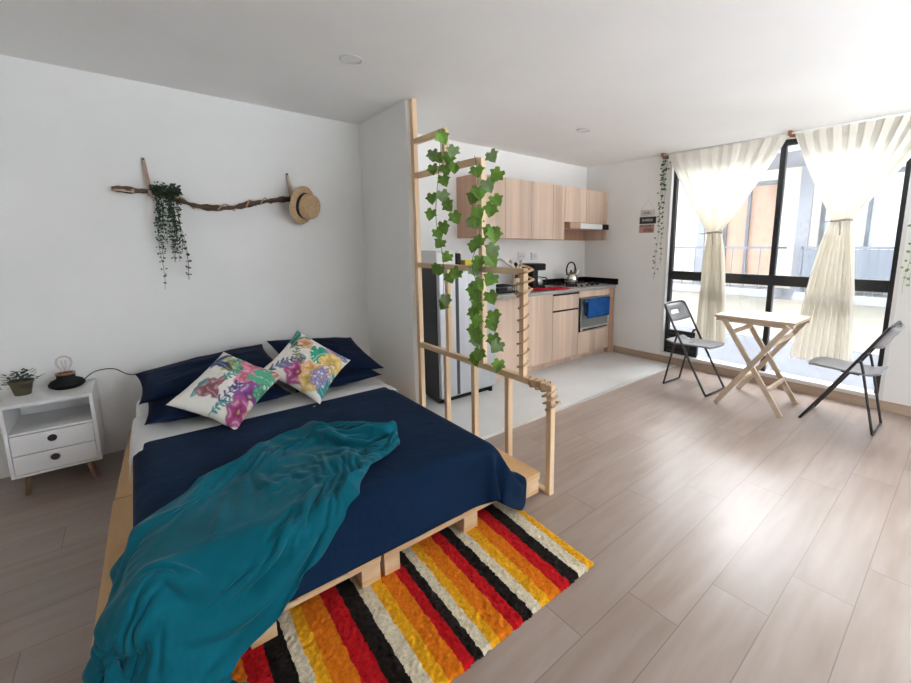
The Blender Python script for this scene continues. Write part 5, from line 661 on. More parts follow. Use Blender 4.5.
-18,-14,-3,23,-4,-17,-24,-10,-20,-33,-26,-49,-19,-44,-17,0,-1,7,1,-2,-7,-11,-7,-12,-2,11,22,355,-16,30,2,-12,-18,-4,-6,24,-31,-22,-13,26,28,5,-6,-22,5,-1,7,-14,4,-23,-3,-16,-9,-17,
-18,3,6,1,-11,-19,-17,-22,-21,0,-39,-41,-39,15,-14,-13,23,-5,-16,-5,3,3,-10,-7,-6,-4,6,349,-24,5,21,-3,-22,-14,1,22,-28,-29,-13,27,29,3,-16,-2,-1,-22,-11,-17,-16,3,-2,-24,-6,-18,
-11,-6,16,12,-11,-27,-9,-13,-6,-14,-3,-44,-30,-27,32,14,3,2,-15,-13,-5,16,7,-10,-8,3,-4,312,-4,-23,0,3,-16,-13,10,10,-27,-28,-11,39,7,-1,2,-3,-30,-16,-20,25,-35,-17,9,1,0,2,-23,
-14,-12,30,0,-14,-21,-6,-9,-16,-37,-7,-41,-37,24,39,26,3,-6,-10,-8,-6,9,1,-15,15,-4,267,7,-6,-37,-2,-8,-9,26,6,-33,-32,-14,41,7,-10,5,-29,-4,-28,-34,14,4,-27,-12,13,13,3,0,-12,-27,
-7,30,2,-4,-13,-31,-33,-1,-44,0,-38,-4,38,36,24,9,3,-3,-6,3,-7,-9,-14,-3,239,15,3,-9,-36,-13,-10,18,18,-25,-32,-34,42,7,1,-29,-11,-32,-12,-16,-1,1,9,4,-2,5,2,-1,-6,-13,-25,-4,20,
-1,-10,-26,-36,-2,2,-40,2,-17,6,34,27,22,-26,24,14,3,2,5,-5,-10,185,-3,13,6,-16,-24,-19,4,22,-19,-24,-37,17,13,-24,-20,-8,-29,-20,-8,-2,6,14,2,0,0,1,0,-25,18,-8,-16,3,4,-24,-20,23,
2,-18,-35,24,-16,-32,10,25,24,-17,5,21,17,7,-13,24,7,163,-14,-2,17,3,-6,-35,-9,12,-12,-26,-22,32,-34,-28,-24,-18,-14,-12,-11,7,14,-2,3,-4,-19,-16,-2,-3,-1,11,12,-15,-15,-1,27,-21,
12,-7,-1,-37,3,13,-3,-18,25,11,-25,12,16,11,11,-2,7,218,-36,-3,-2,-3,26,-15,-34,9,-26,-15,-14,15,-33,-11,-24,-15,-21,0,-15,-15,-3,-15,6,2,-13,-13,-4,-6,-1,17,-4,-1,-17,-17,0,44,
-22,-1,-18,-24,8,15,-10,11,9,8,7,-15,15,19,-4,15,-6,245,-7,-29,-10,-21,10,31,-14,-41,-8,-38,-36,32,5,-26,-28,-6,4,-4,-16,-31,-30,-20,12,-10,-13,-13,-7,-2,-6,9,12,-6,-9,-18,-8,14,
14,-8,3,-27,-3,9,22,6,-9,9,11,12,6,-2,20,-9,10,233,24,-9,-22,-40,-26,-7,16,-13,-38,-13,-10,-33,3,-35,-2,8,-11,-17,-19,-22,-24,-11,-16,-7,12,-5,-3,-14,-8,5,-6,-3,19,-9,1,13,5,0,16,
7,-6,-30,0,8,17,8,4,3,6,7,13,11,-9,225,-22,0,0,-26,-38,14,-38,18,-13,-35,-10,2,-37,-18,-26,4,10,-12,-30,-10,-15,-22,-7,-15,6,-7,-6,-14,-11,0,0,-2,9,15,14,0,13,0,5,21,15,-13,-27,
-12,13,16,-2,24,12,-7,2,14,6,172,-31,0,-8,-4,-17,-32,8,-32,10,-26,-34,-1,-25,-2,-28,-9,-5,7,23,5,-3,-16,-30,-14,0,3,-23,-25,-3,-6,-1,-2,2,13,20,-3,12,13,17,13,-1,16,-1,-32,-13,0,
15,23,18,-14,1,15,15,90,-31,-4,-9,3,1,-2,-29,6,-27,4,-35,-11,-25,3,-23,-4,-3,0,17,13,2,-5,-30,-3,14,-1,-2,-29,-13,-3,-5,-4,1,11,18,-1,3,22,24,-27,16,4,26,13,-2,-34,-7,12,21,10,-20,
11,10,38,-14,-17,-1,3,-2,-2,-8,-11,1,-10,-8,-19,-6,-2,-21,-6,-6,-4,0,27,6,3,-27,1,17,22,5,4,-4,-6,-7,-12,-10,-2,14,-2,-22,-10,23,-11,5,17,12,26,22,-10,-33,-12,11,20,1,-15,13,990,1,
0,1,1,0,1,0,1,0,1,0,0,0,0,0,0,0,-1,0,0,0,0,0,0,0,0,0,0,1,0,0,1,0,0,1,0,0,0,0,-1,0,0,-1,0,-1,0,-1,-1,-1,0,-1,0,1,1,71,32,26,0,-1,-6,-24,-27,11,6,-2,-23,4,19,-6,20,-2,21,26,14,23,16,
0,-18,-20,-27,-20,-30,15,-18,-28,-22,-15,6,19,19,16,23,24,16,4,18,0,-4,-28,-7,-15,-15,9,-13,-19,0,-66,-3,52,7,30,4,-1,-13,-26,-25,0,23,6,-18,7,32,23,17,2,-9,23,8,6,18,15,5,-20,-31,
-23,-24,-34,27,-15,-17,-25,-13,4,24,24,23,27,16,-21,17,15,4,-1,-22,-31,-19,18,-5,-27,1,-53,-5,44,10,22,16,0,-24,-19,-15,2,16,17,-15,1,26,31,21,-24,1,14,15,10,9,17,4,-6,-22,-21,-25,
-27,-22,21,-8,-24,-25,-10,13,26,17,21,26,-21,4,14,18,4,-11,-28,-27,-8,29,0,-23,-60,2,30,27,21,13,-2,-26,-28,2,6,16,19,14,-16,26,18,22,9,-28,2,15,20,16,4,-4,-24,-21,-20,-24,-24,-23,
-2,27,1,-26,-31,8,21,14,14,30,-14,-12,7,16,19,-7,-24,-28,-2,30,1,-31,-54,1,55,16,31,13,-1,-32,-27,0,10,16,15,19,-1,-22,23,35,19,1,-24,3,6,25,-5,-23,-28,-21,0,-23,-24,-19,-6,-2,30,
-1,-39,4,22,24,27,7,-8,-28,-5,12,24,-1,-24,-23,1,29,2,-43,-43,3,69,26,25,16,-4,-35,-18,5,20,2,17,19,4,-29,5,28,24,-4,-27,-4,6,27,-1,-27,-29,-27,0,1,-13,-27,-11,-15,1,36,-18,-13,21,
14,28,5,-2,-31,-9,27,-7,6,-24,-7,0,28,2,-38,-47,6,111,-1,-31,31,37,-8,-36,20,38,-9,-32,-2,27,27,-21,-8,35,2,-37,5,39,-12,-32,-15,-17,-25,-22,10,-2,-23,-23,-12,10,35,-7,-20,17,13,
27,4,5,-20,-29,24,-1,-25,-2,24,6,2,0,-36,-46,1,119,4,-33,-4,53,11,-38,-1,31,27,-6,-43,19,33,9,-35,-19,36,-32,-6,43,1,-31,-27,-10,-17,-22,-12,8,-1,-28,-16,20,30,12,-29,1,25,22,1,-3,
-11,-32,-3,18,-24,-4,9,26,7,-4,-33,-41,7,113,19,-37,-12,41,11,-34,-9,39,9,-11,2,-30,-15,40,-19,-19,27,-30,23,38,5,-28,-29,-3,-4,-15,-28,-15,0,-17,8,15,16,26,-4,-27,8,30,4,-9,-15,
-31,-14,0,6,24,-20,10,26,-3,-35,-35,0,106,18,0,-44,23,-23,29,-39,32,-26,1,28,-32,27,-36,2,35,-4,-33,27,37,19,-21,-28,-1,2,-10,-31,-16,-8,9,16,21,12,-2,-9,-21,-7,32,11,-16,-18,-31,
1,25,-17,23,2,-22,23,-3,-38,-26,1,77,23,4,-33,-14,15,22,-38,-2,8,26,-39,-4,1,41,-11,37,-4,-38,5,41,13,6,-35,-7,3,-5,-30,-13,9,18,17,4,-12,-7,-6,-20,-2,32,-1,-26,-22,-10,18,26,6,-1,
-6,-24,9,7,-37,-22,2,46,40,-23,-17,-5,8,38,-19,-6,15,24,19,-45,13,30,-9,-32,33,-36,6,35,24,2,-36,-7,1,-6,-13,-2,19,13,-6,-19,-18,-19,4,-14,-3,29,-3,-28,-10,12,18,21,-1,-28,-5,0,0,
10,-33,-19,3,34,21,12,10,17,15,-19,29,-19,24,4,28,-9,-36,24,1,-50,8,2,14,26,6,-2,-22,-2,6,-4,-11,6,4,-12,-22,-24,-12,-13,-5,-2,1,22,-15,-20,17,22,15,11,-5,-29,-13,5,20,-6,-40,-15,
8,68,21,18,8,18,4,11,6,2,8,-1,10,8,-49,13,9,-45,6,18,14,11,5,3,-4,-7,-3,-10,-14,-21,-23,-16,-6,-12,-21,-9,-5,-1,9,-3,-13,8,32,16,8,2,-2,-28,-14,20,11,-13,-39,-16,4,42,3,11,12,9,7,
5,5,6,-5,22,-21,24,-30,14,33,-7,3,5,2,2,1,2,-11,-13,-13,-17,-18,-11,-19,-18,-7,-8,0,3,1,1,0,2,24,1,-9,24,7,-1,-2,-23,-3,14,21,-30,-30,-12,-1,73,-26,-10,-2,0,0,0,1,-3,25,-30,33,-9,
-31,8,35,-1,1,5,4,4,2,5,-8,-6,-15,-18,-16,-2,-1,0,29,2,5,3,-2,3,-2,-6,-21,-11,2,11,19,5,-1,-5,-2,28,-13,-5,-37,-16,-2,85,-25,-16,-8,-6,-6,-5,-1,-3,7,-2,-12,41,-5,-34,22,37,-2,-26,
-10,-5,-5,-3,2,23,-23,-3,0,3,4,-6,32,13,6,5,-3,-24,-16,-7,-3,2,-4,0,3,9,2,10,25,13,-6,-17,-35,-17,-9,85,-25,-8,-5,-3,-6,5,12,7,9,12,-41,-20,25,-30,-4,34,12,-15,-15,-6,-3,7,-6,-2,
15,-7,-7,1,-1,5,32,6,6,5,9,-3,-24,11,-1,-2,-5,-12,-2,1,6,18,17,-5,-18,4,-32,-24,-7,65,-2,-3,-1,-1,-1,0,-3,2,-25,38,8,-36,-2,18,-41,5,17,-19,-4,0,0,1,4,7,-4,-7,2,2,19,4,-1,-19,5,6,
9,32,9,-9,7,5,-1,-7,-12,-6,0,20,-12,-8,15,-7,-31,-30,-2,11,-1,-3,2,1,1,4,-3,-5,32,-25,45,-18,-32,39,-16,-27,4,0,5,-5,0,0,-1,1,0,11,9,10,-4,-23,-5,6,6,7,6,16,33,7,-19,5,25,2,-10,-2,
-1,-30,-8,21,4,-6,-30,-40,-6,67,-28,11,-27,19,-17,21,-17,19,-33,35,-3,2,-38,1,39,-7,-27,20,-23,18,-18,17,-17,1,2,-5,-1,3,32,0,-15,6,11,7,12,-11,5,30,5,-23,0,29,7,-20,14,-7,-32,-2,
16,-5,-22,-51,2,93,-17,-34,22,-33,27,-18,26,-30,-21,-2,36,0,-11,-34,14,30,-9,-24,25,-26,24,-12,10,7,4,0,-1,-30,2,29,5,-1,12,7,8,3,-21,3,27,0,-25,3,27,0,-24,18,-3,-24,17,4,-30,-57,
2,115,-9,-40,19,-31,-10,32,1,1,-31,-23,6,41,-12,-34,3,-8,5,22,-26,24,-18,5,0,0,1,-9,24,7,-27,6,19,-1,6,19,5,5,-2,-26,-1,25,-2,-24,22,9,-29,-3,27,5,5,-8,-15,-71,0,128,-29,4,-38,21,
-35,4,0,28,-5,-33,-2,38,-5,-42,-3,-2,26,-28,19,-24,10,-1,-5,-8,-5,2,2,31,6,-2,16,6,-17,3,21,4,0,-5,-31,-1,15,-21,4,29,3,-27,3,28,3,-17,-7,-63,3,122,-9,-37,22,-40,25,13,-27,-11,29,
-4,-33,2,37,-18,-31,21,-31,14,-29,2,-2,1,-1,6,15,-2,-19,3,11,0,7,30,6,-21,0,21,0,-1,-34,-5,28,2,-27,2,30,3,-24,3,29,5,-22,-64,6,95,16,-42,25,-29,-12,36,14,-37,-10,32,-7,-35,-1,30,
-10,-31,9,-28,21,-24,9,10,4,2,-24,-1,17,2,12,5,-22,6,27,6,-28,-4,0,24,0,-33,2,29,3,-28,1,29,0,-23,13,34,-6,-85,8,102,2,-35,-2,17,-33,-4,36,11,-38,-11,34,-9,-32,27,-31,11,-27,18,-9,
8,0,2,1,-25,17,-18,0,2,3,27,5,-27,4,27,0,-28,-11,6,32,1,-30,1,30,2,-30,0,23,-9,29,4,3,-80,1,101,-5,-7,-33,11,11,-37,-4,36,-7,-26,-2,31,-6,-25,13,-26,8,-12,1,-3,1,-2,-3,27,8,-20,-1,
7,-22,0,34,2,-27,0,24,-6,-26,-5,15,32,1,-28,-5,29,-3,-30,3,35,28,21,-16,-92,-3,107,-14,-2,-16,-20,12,-3,-24,-6,28,-1,-22,3,26,-1,-24,-17,-5,-1,-7,14,-7,-3,1,6,4,27,-3,-9,-24,13,
-12,32,-1,-26,-5,0,22,2,-28,6,28,3,-29,-2,20,-23,26,1,30,34,3,-109,0,102,-17,-1,-9,-25,-7,13,-9,-21,-3,27,0,-19,-2,23,6,-25,-14,-7,2,0,21,5,5,0,-28,-5,2,0,0,29,-31,7,26,3,0,-5,-9,
-12,18,-31,7,26,0,-25,-1,21,-20,17,27,31,32,-124,-4,102,-16,-10,4,-12,-26,-6,14,-9,-15,2,24,-2,-17,-8,22,13,-5,-23,-13,-1,13,-6,1,-1,21,-28,15,-16,22,10,-9,-27,-1,6,22,9,-32,25,6,
-28,-10,7,27,3,-1,-22,-8,29,21,35,16,-118,5,94,-9,-20,-5,8,-11,-29,-5,16,-4,-14,5,23,0,-17,-17,11,22,13,-25,-10,-8,-4,1,26,-2,-25,9,13,-22,10,19,-8,-23,-2,6,26,-28,-1,31,-4,-24,
-10,7,25,9,-32,-4,28,29,8,20,-97,6,82,2,-17,-23,0,11,-11,-30,-2,18,1,-14,6,18,8,-10,-27,-1,16,32,0,-6,-10,-20,16,-29,-1,22,-17,-6,4,20,-5,-19,14,11,-9,19,-32,0,30,-5,-26,-7,14,23,
-33,-3,38,-1,30,-29,-50,7,78,8,-9,-22,-22,2,16,-17,-29,5,18,8,-11,0,11,12,-3,-32,-3,9,29,14,9,-13,-11,-38,2,19,-20,0,-1,15,1,-14,8,26,9,1,-31,-22,14,31,-7,-29,18,-13,25,-36,11,28,
-30,6,-25,101,-34,6,18,-23,-6,-34,5,21,-33,-11,3,0,26,-11,10,4,1,7,-35,1,-3,11,12,24,-32,-14,2,17,-18,8,-10,-2,16,-10,9,25,13,5,-28,-29,-4,11,31,-4,-30,23,-25,24,-39,-8,10,-31,1,
77,2,2,22,-4,-25,7,-34,36,-26,-21,17,-7,-9,9,-5,12,5,6,13,-33,7,-7,25,-25,-1,21,-1,-19,0,1,0,-2,14,-8,7,30,14,1,-6,-26,-30,2,2,31,-5,-3,-37,7,-8,-36,4,-28,-36,116,8,8,16,11,-24,18,
-39,7,20,-35,17,-12,5,4,5,-14,2,4,8,18,-30,0,0,19,-20,3,6,-9,0,0,0,4,11,0,-1,7,35,3,0,-30,-8,-27,1,-7,24,-22,-9,-35,6,-33,-25,-23,-21,150,0,6,11,10,5,-26,23,-33,35,-29,-6,12,-12,5,
-4,23,-17,-3,0,5,22,-23,-4,1,10,-10,-1,0,0,0,0,10,12,12,-7,-5,9,32,-6,-4,-32,-21,-20,13,-27,4,-18,-35,-9,-25,-21,-26,-23,187,0,0,8,5,9,-22,30,-38,26,-2,-18,0,14,-15,3,-3,27,-12,
-12,0,0,22,-18,-4,0,1,-1,0,0,0,0,11,24,-24,11,-14,-9,22,29,-2,-22,-24,-30,-22,2,-17,-27,-39,-23,5,-26,-24,-25,224,0,0,3,7,-6,27,-35,28,-30,17,-10,-1,0,13,-13,0,-3,30,-4,-23,0,0,16,
-16,8,-7,-1,0,1,11,-9,12,7,-35,18,9,-32,-6,10,20,17,-32,-34,-31,-13,-27,-17,-29,-28,0,-24,-28,-26,271,-3,0,3,6,21,-29,26,-35,29,-25,8,-6,0,0,10,-10,0,-2,32,0,-29,-1,0,10,-10,13,
-13,1,5,-2,12,-12,7,-32,-14,31,19,-28,-8,31,-6,-31,-28,-24,-57,-30,0,-32,-29,-4,-21,-31,-26,305,7,2,7,17,-3,-26,28,-30,0,22,-20,0,0,0,0,0,0,0,0,33,-1,-32,0,0,0,0,13,-10,0,-4,-7,18,
-14,-36,1,7,38,7,-9,-22,-28,-15,-35,-40,-39,-6,-28,-34,-19,-22,-11,-31,-21,331,21,7,3,16,-5,-24,18,-5,-18,3,20,-20,0,0,0,0,0,0,0,0,30,3,-32,-1,0,4,0,3,-6,-6,-9,-10,17,-26,-31,31,
21,5,-20,-27,-1,-39,-37,-33,-43,2,-37,-36,-14,-32,-5,-20,-19,313,49,23,7,2,4,-27,-4,14,-10,-6,7,16,-20,0,0,0,0,0,0,0,0,23,10,-31,3,-1,-4,-4,-4,-10,-13,-9,-11,14,-30,8,-5,-8,16,-14,
-38,-22,-31,-38,-15,-16,-45,-40,-13,-34,-16,5,-11,301,32,32,29,20,-4,-6,-29,3,8,-2,-1,10,10,-19,0,0,0,0,0,0,0,0,10,19,-26,-3,-5,-6,-8,-13,-13,-12,-8,-18,0,-26,-6,-7,-8,3,-22,-7,
-27,-34,-42,7,-49,-47,-17,-35,-31,17,15,268,46,26,30,26,27,2,-24,-31,9,10,10,3,0,14,-16,-1,0,0,0,0,0,0,3,1,16,-12,-14,-16,-11,-15,-17,-16,-8,-16,-21,-4,-7,-31,-26,22,-22,-17,-1,
-30,-38,5,-51,-52,-19,-41,-31,-4,29,266,48,38,14,24,21,23,1,-9,-35,18,22,3,7,1,15,-11,-1,-1,0,0,0,4,0,-4,-6,0,-20,-12,-16,-17,-19,-20,-14,-17,-20,-17,-17,1,-16,-21,3,-19,5,-26,-29,
-4,-52,-54,-20,-45,-34,-8,10,286,45,39,31,-2,17,23,12,5,-1,-20,32,-2,17,11,8,7,-3,2,-3,0,1,2,-3,-6,-5,-13,-14,-18,-19,-19,-19,-20,-24,-7,-32,-14,-27,17,-19,-16,-13,-17,9,-22,-9,
-27,-50,-52,-20,-48,-37,11,-5,307,38,29,23,17,-4,6,19,-2,18,3,-13,18,27,10,12,16,10,-2,5,3,-4,0,13,-15,-14,-15,-20,-23,-22,-21,-22,-24,-16,-31,-6,-17,-22,14,-24,-16,-17,-20,6,-20,
-17,-27,-45,-46,-16,-51,-34,-8,25,282,41,27,22,22,12,-3,5,20,-12,18,8,-20,23,22,30,9,15,18,6,6,8,21,-33,-16,-18,-15,-20,-21,-22,-21,-17,-23,-27,-24,-22,-13,-20,4,-15,-15,-13,-19,
-21,-17,-19,-27,-18,-47,-15,-49,-31,-17,4,-18,328,29,28,20,19,20,-2,-8,7,15,5,11,-17,15,25,31,38,11,29,25,20,4,-3,-9,-12,-13,-16,-19,-26,-42,-40,-38,-34,-30,-24,-24,-16,-2,-17,-15,
-15,-17,-20,-14,-20,-21,-20,-43,-15,-44,-25,-21,-6,8,258,38,32,25,17,20,19,13,-5,-25,20,7,5,-4,24,21,34,44,25,41,-12,4,0,-15,-10,-9,-9,20,-33,-36,-38,-38,-36,-32,-27,-28,-24,2,-19,
-20,-16,-16,-20,-11,-19,-15,-33,-35,-18,-38,-22,-20,-12,26,191,33,37,36,28,22,-1,15,7,7,-20,20,6,16,1,32,24,36,49,40,23,23,12,-2,1,-11,-23,-31,-32,-33,-35,-36,-36,-34,-29,-29,-27,
-5,-21,-21,-20,-13,-16,-11,-9,-29,-38,-24,-28,-31,-20,-18,-18,42,133,29,34,34,32,24,24,-8,19,-3,19,-6,21,0,24,15,32,31,27,29,43,44,-9,-1,27,-10,-20,-24,-25,-29,-33,-36,-36,-33,-30,
-33,-31,-17,-25,-20,-15,-10,-12,-1,-26,-37,-32,-23,-32,-24,-19,-13,-22,54,77,40,32,29,27,24,22,24,-5,23,-5,21,-1,24,-2,23,8,28,34,31,44,30,4,47,-28,19,-16,-22,-6,-16,-30,-36,-30,
-25,-40,-27,-40,-14,-11,-22,-15,-18,-24,-27,-29,-29,-27,-34,-27,-21,-19,-4,-29,68,17,21,32,39,38,29,28,12,27,1,26,-5,27,-3,25,-4,22,-2,23,18,44,21,31,25,25,10,-9,-18,-2,-7,-20,-35,
-14,-37,-14,-42,-25,-22,-39,-13,-27,-26,-24,-21,-25,-32,-24,-34,-16,-32,-21,2,-38,88,19,34,20,4,28,36,30,30,1,32,-3,26,1,24,-5,22,3,17,-6,37,-6,56,19,16,2,24,-11,-27,16,17,-16,-13,
-34,-16,-37,-13,-34,-48,-20,-36,-31,-28,-26,-22,-24,-13,-34,-9,-33,-19,1,-36,-14,99,21,3,27,33,3,17,34,30,33,5,29,-5,21,5,23,-9,17,-4,24,19,15,28,14,-15,-1,25,16,-17,-14,33,3,-21,
-18,-30,-22,-39,-15,-32,-46,-21,-40,-20,-22,-35,-14,-34,-8,-34,-8,6,-33,-15,-48,136,8,40,-7,5,36,17,12,42,38,11,11,27,-22,25,5,9,-7,24,10,21,23,24,4,-22,1,16,25,-24,7,16,1,-17,-24,
-13,-19,-48,-32,-11,-29,-34,-27,-41,-28,-21,-34,-6,-33,1,5,-21,-26,-36,1,117,16,-1,39,3,-2,36,29,22,43,-5,21,19,-22,14,6,14,6,13,15,26,20,23,-8,-7,-17,-4,24,-19,1,12,7,-33,14,-11,
-27,-27,-48,-33,-10,-45,-7,-38,-39,-28,-3,-35,4,-7,-23,-23,-18,-5,-38,156,-6,29,3,28,-9,32,20,37,36,-15,7,30,-5,12,11,16,5,14,10,15,24,-18,-9,-6,-10,3,11,4,-9,-2,2,-3,-8,-24,-14,
-3,-23,-51,-34,3,-33,-47,-18,-27,-30,-20,-18,4,-16,-21,-15,-17,-13,193,-30,-7,6,25,29,8,37,4,42,38,-29,29,20,-8,14,20,16,8,-4,-5,-8,-3,-8,-3,-6,-6,8,6,-14,-3,0,-4,2,-5,-36,-9,5,
-19,-30,-39,-28,-42,-37,-34,-29,-17,-4,-3,0,-5,-11,-26,32,163,-2,-33,2,34,-16,29,25,40,-4,42,18,-17,31,-5,17,23,14,5,-4,-16,-29,0,-35,6,10,2,5,9,4,-18,-3,-2,9,-20,-26,22,-42,0,-40,
-21,-40,-44,-29,9,-36,-27,-23,-10,-4,-4,5,6,-11,174,17,-31,-3,20,-10,24,21,37,8,38,42,-26,11,15,16,15,8,8,-18,-48,-41,-14,-32,6,0,2,7,12,2,11,-7,-6,4,13,5,-30,-4,-22,-32,-11,-14,
-28,-44,-20,14,-27,-28,-28,-18,-4,-12,-9,-13,194,19,-7,-16,7,18,12,17,37,6,45,46,0,-12,16,14,16,18,1,-57,-46,-34,-37,-24,1,-9,2,15,12,4,24,20,4,-7,-5,-4,-22,-1,-16,-47,-11,-16,-3,
-17,-31,19,-14,-23,-34,-27,-19,-11,-16,14,154,18,0,3,2,9,23,13,28,5,41,43,-2,8,18,16,31,5,-49,-42,-30,-40,-25,-7,-20,-15,-9,1,10,8,9,18,10,1,2,-1,-12,-13,-15,-26,-37,-6,-10,2,12,
-5,-14,-10,-22,-28,-28,-2,-28,-22,168,3,16,8,26,-4,25,2,11,18,30,42,1,15,24,26,16,-55,-36,-11,-27,-22,-35,-25,-25,-18,-13,-2,8,14,8,8,11,4,0,0,-7,-3,-29,-13,-41,4,-1,-12,3,3,1,-7,
-8,-14,-17,-13,-20,-29,175,-20,1,20,22,13,16,7,4,26,11,44,9,20,30,12,-27,-13,-53,-25,-13,-34,-35,-23,-19,-22,-17,-3,13,22,9,8,-7,3,4,-4,-11,-1,0,-40,-4,-28,19,-6,-23,-3,11,-14,-10,
-13,-5,-3,-4,-19,171,9,-22,-4,20,26,11,15,4,25,5,39,39,-6,5,-2,-25,-12,-25,-40,-16,-35,-35,-27,-22,-24,-18,-2,11,20,21,-2,-10,4,13,0,10,-10,-14,-41,12,-14,-15,1,4,-29,8,4,-25,-16,
-10,14,-11,-21,189,23,0,1,-15,31,1,17,18,20,0,26,16,-7,-3,5,-15,-18,-20,-43,-14,-44,-32,-31,-35,-9,0,3,0,23,4,0,8,5,15,-18,17,-27,-13,-26,23,-28,-15,-2,16,-30,0,16,1,-21,-26,-4,26,
9,159,5,18,19,-14,8,16,4,11,19,-12,17,8,-15,13,-3,-12,-25,-22,-34,-24,-26,-28,-30,-40,2,7,0,3,19,-1,17,16,10,-10,-24,-22,5,-22,28,14,-6,-19,-30,-14,18,-29,2,20,-1,-4,-29,4,31,153,
7,6,6,29,-16,-6,17,0,3,1,12,-19,3,8,1,-20,-29,-27,-29,-21,-15,-24,-33,-9,-3,0,7,23,14,3,-4,14,8,10,-12,-47,-14,14,0,14,12,12,-13,-18,-29,-16,-12,-1,6,33,3,-28,-7,170,-6,-6,8,2,17,
5,-21,10,-3,4,9,2,13,26,8,-28,-35,-29,-31,-26,-20,-14,-17,-1,-10,-1,8,24,9,-14,1,11,-15,-4,-30,-6,0,-5,4,11,19,7,20,-3,-14,-12,-18,-25,10,14,29,-6,-27,118,32,-39,-22,12,12,-9,21,
-18,13,2,11,2,14,14,20,-20,-26,-43,3,-32,-9,-3,18,-3,-25,-15,-2,2,11,1,-12,10,9,-3,-5,-17,7,-23,-21,-7,5,26,6,15,-1,-3,-22,17,14,7,-20,13,-5,51,34,-21,-43,-14,4,26,-16,25,-22,20,
18,-3,18,-6,16,-5,0,-26,-21,-34,-24,-13,-2,28,-15,-28,-2,3,7,8,2,17,17,5,2,2,0,-2,-30,-12,-31,2,27,-5,8,26,8,-6,-22,23,7,-27,-11,54,27,-10,-42,7,-33,6,27,-22,22,-13,12,14,16,-12,
15,13,-6,-3,-3,-15,-34,-13,-8,27,-6,-34,-15,-2,2,3,8,13,17,1,0,2,-7,-16,-19,26,1,-34,-8,15,13,-2,22,4,-25,7,23,4,-29,18,13,29,-9,-37,16,-36,-3,11,-10,3,5,12,3,1,1,12,10,4,5,-5,-27,
-7,-6,15,5,6,-21,-12,-9,-9,-5,-4,-4,2,1,-5,5,-2,-4,18,24,-12,-29,-4,1,14,1,20,8,-23,8,25,17,
]
# ------------------------------------------------------------------ pallet platform
def pallet(x0, x1, y0, y1, xl, label, blocks, zb=0):
    r = thing('pallet', ((x0+x1)/2, (y0+y1)/2, 0), label, 'pallet', None)
    n = 5; w_ = .135; gap = (x1-x0-n*w_)/(n-1)
    for k in range(n):
        a = x0+k*(w_+gap); b = a+w_; da = xl if k == 0 else 0
        MB().hexa([(a, y0, .122), (b, y0, .122), (b, y1, .122), (a+da, y1, .122)], [(a, y0, .143), (b, y0, .143), (b, y1, .143), (a+da, y1, .143)]).build('deck_board', 'pallet', r, bev=.002)
    for yc in (y0+.07, (y0+y1)/2, y1-.07):
        MB().box(x0+xl, x1, yc-.065, yc+.065, .101, .122).build('cross_board', 'block', r, bev=.002)
        for a, b in blocks:
            MB().box(a, b, yc-.06, yc+.06, zb+.021, .101).build('block', 'block', r, bev=.003)
    for a, b in blocks:
        MB().box(a, b, y0+.01, y1-.01, zb, zb+.021).build('runner_board', 'pallet', r, bev=.002)
    return r
pallet(-.225, .612, 1.465, 2.655, .03, 'pine pallet under the foot of the bed where the teal blanket hangs down', [(-.19, -.10), (.156, .235), (.533, .610)], .02)
pallet(.625, 1.520, 1.465, 2.655, 0, 'pine pallet under the foot of the bed beside the slatted batten railing', [(.628, .695), (1.02, 1.10), (1.425, 1.517)], .02)
pallet(-.19, .612, 2.665, 3.66, .05, 'pine pallet under the head of the bed, next to the white nightstand', [(-.135, -.05), (.156, .235), (.533, .610)], 0)
pallet(.625, 1.520, 2.665, 3.66, 0, 'pine pallet under the head of the bed, against the white partition wall', [(.628, .695), (1.02, 1.10), (1.425, 1.517)], 0)

# ------------------------------------------------------------------ mattress, sheet, cover, blanket
MB().box(-.09, 1.25, 1.50, 3.62, .145, .37).build('mattress', 'sheet', bev=.05, seg=5)
tag(bpy.data.objects['mattress'], 'white mattress lying on the pallets under the navy cover', 'mattress')
sh = MB(); V = []; nu, nv = 60, 26
for i in range(nu):
    s = -.215+i*(1.26+.215+.20)/(nu-1)
    for j in range(nv):
        y = 2.60+.55*j/(nv-1); wv = .006*nz(s*5, y*7, 3)+.004*nz(s*14, y*12, 8)
        x, z = s, .377
        if s < -.07: e = -.07-s; a = min(e/.03, PI/2); x = -.07-.03*math.sin(a)-max(0, e-.047)*.22-.01*abs(nz(y*9, 4)); z = .347+.03*math.cos(a)-max(0, e-.047)
        if s > 1.235: e = s-1.235; a = min(e/.03, PI/2); x = 1.235+.03*math.sin(a); z = .347+.03*math.cos(a)-max(0, e-.047)
        V.append((x, y-.04*max(0, -.07-s)*2, max(z+wv, .152)))
o = MB().add(V, gridf(nu, nv)).build('bed_sheet', 'sheet', smooth=True)
md = o.modifiers.new('thick', 'SOLIDIFY'); md.thickness = .004; md.offset = 1
tag(o, 'white sheet folded back in a strip in front of the navy pillows', 'sheet')
def baked(name, data, nu, nv, m, thick, off=0):
    co = unpack(data, nu*nv)
    if name == 'throw_blanket': co[:, 2] = np.where(co[:, 2] > .388, .388+(co[:, 2]-.388)*1.25, co[:, 2])
    if name == 'comforter': co[:, 0] = np.where(co[:, 0] < -.112, -.112+(co[:, 0]+.112)*.12, co[:, 0])
    o = MB().add([tuple(c) for c in co], gridf(nu, nv)).build(name, m, smooth=True)
    md = o.modifiers.new('thick', 'SOLIDIFY'); md.thickness = thick; md.offset = off
    md = o.modifiers.new('sub', 'SUBSURF'); md.levels = 1; md.render_levels = 2
    return o
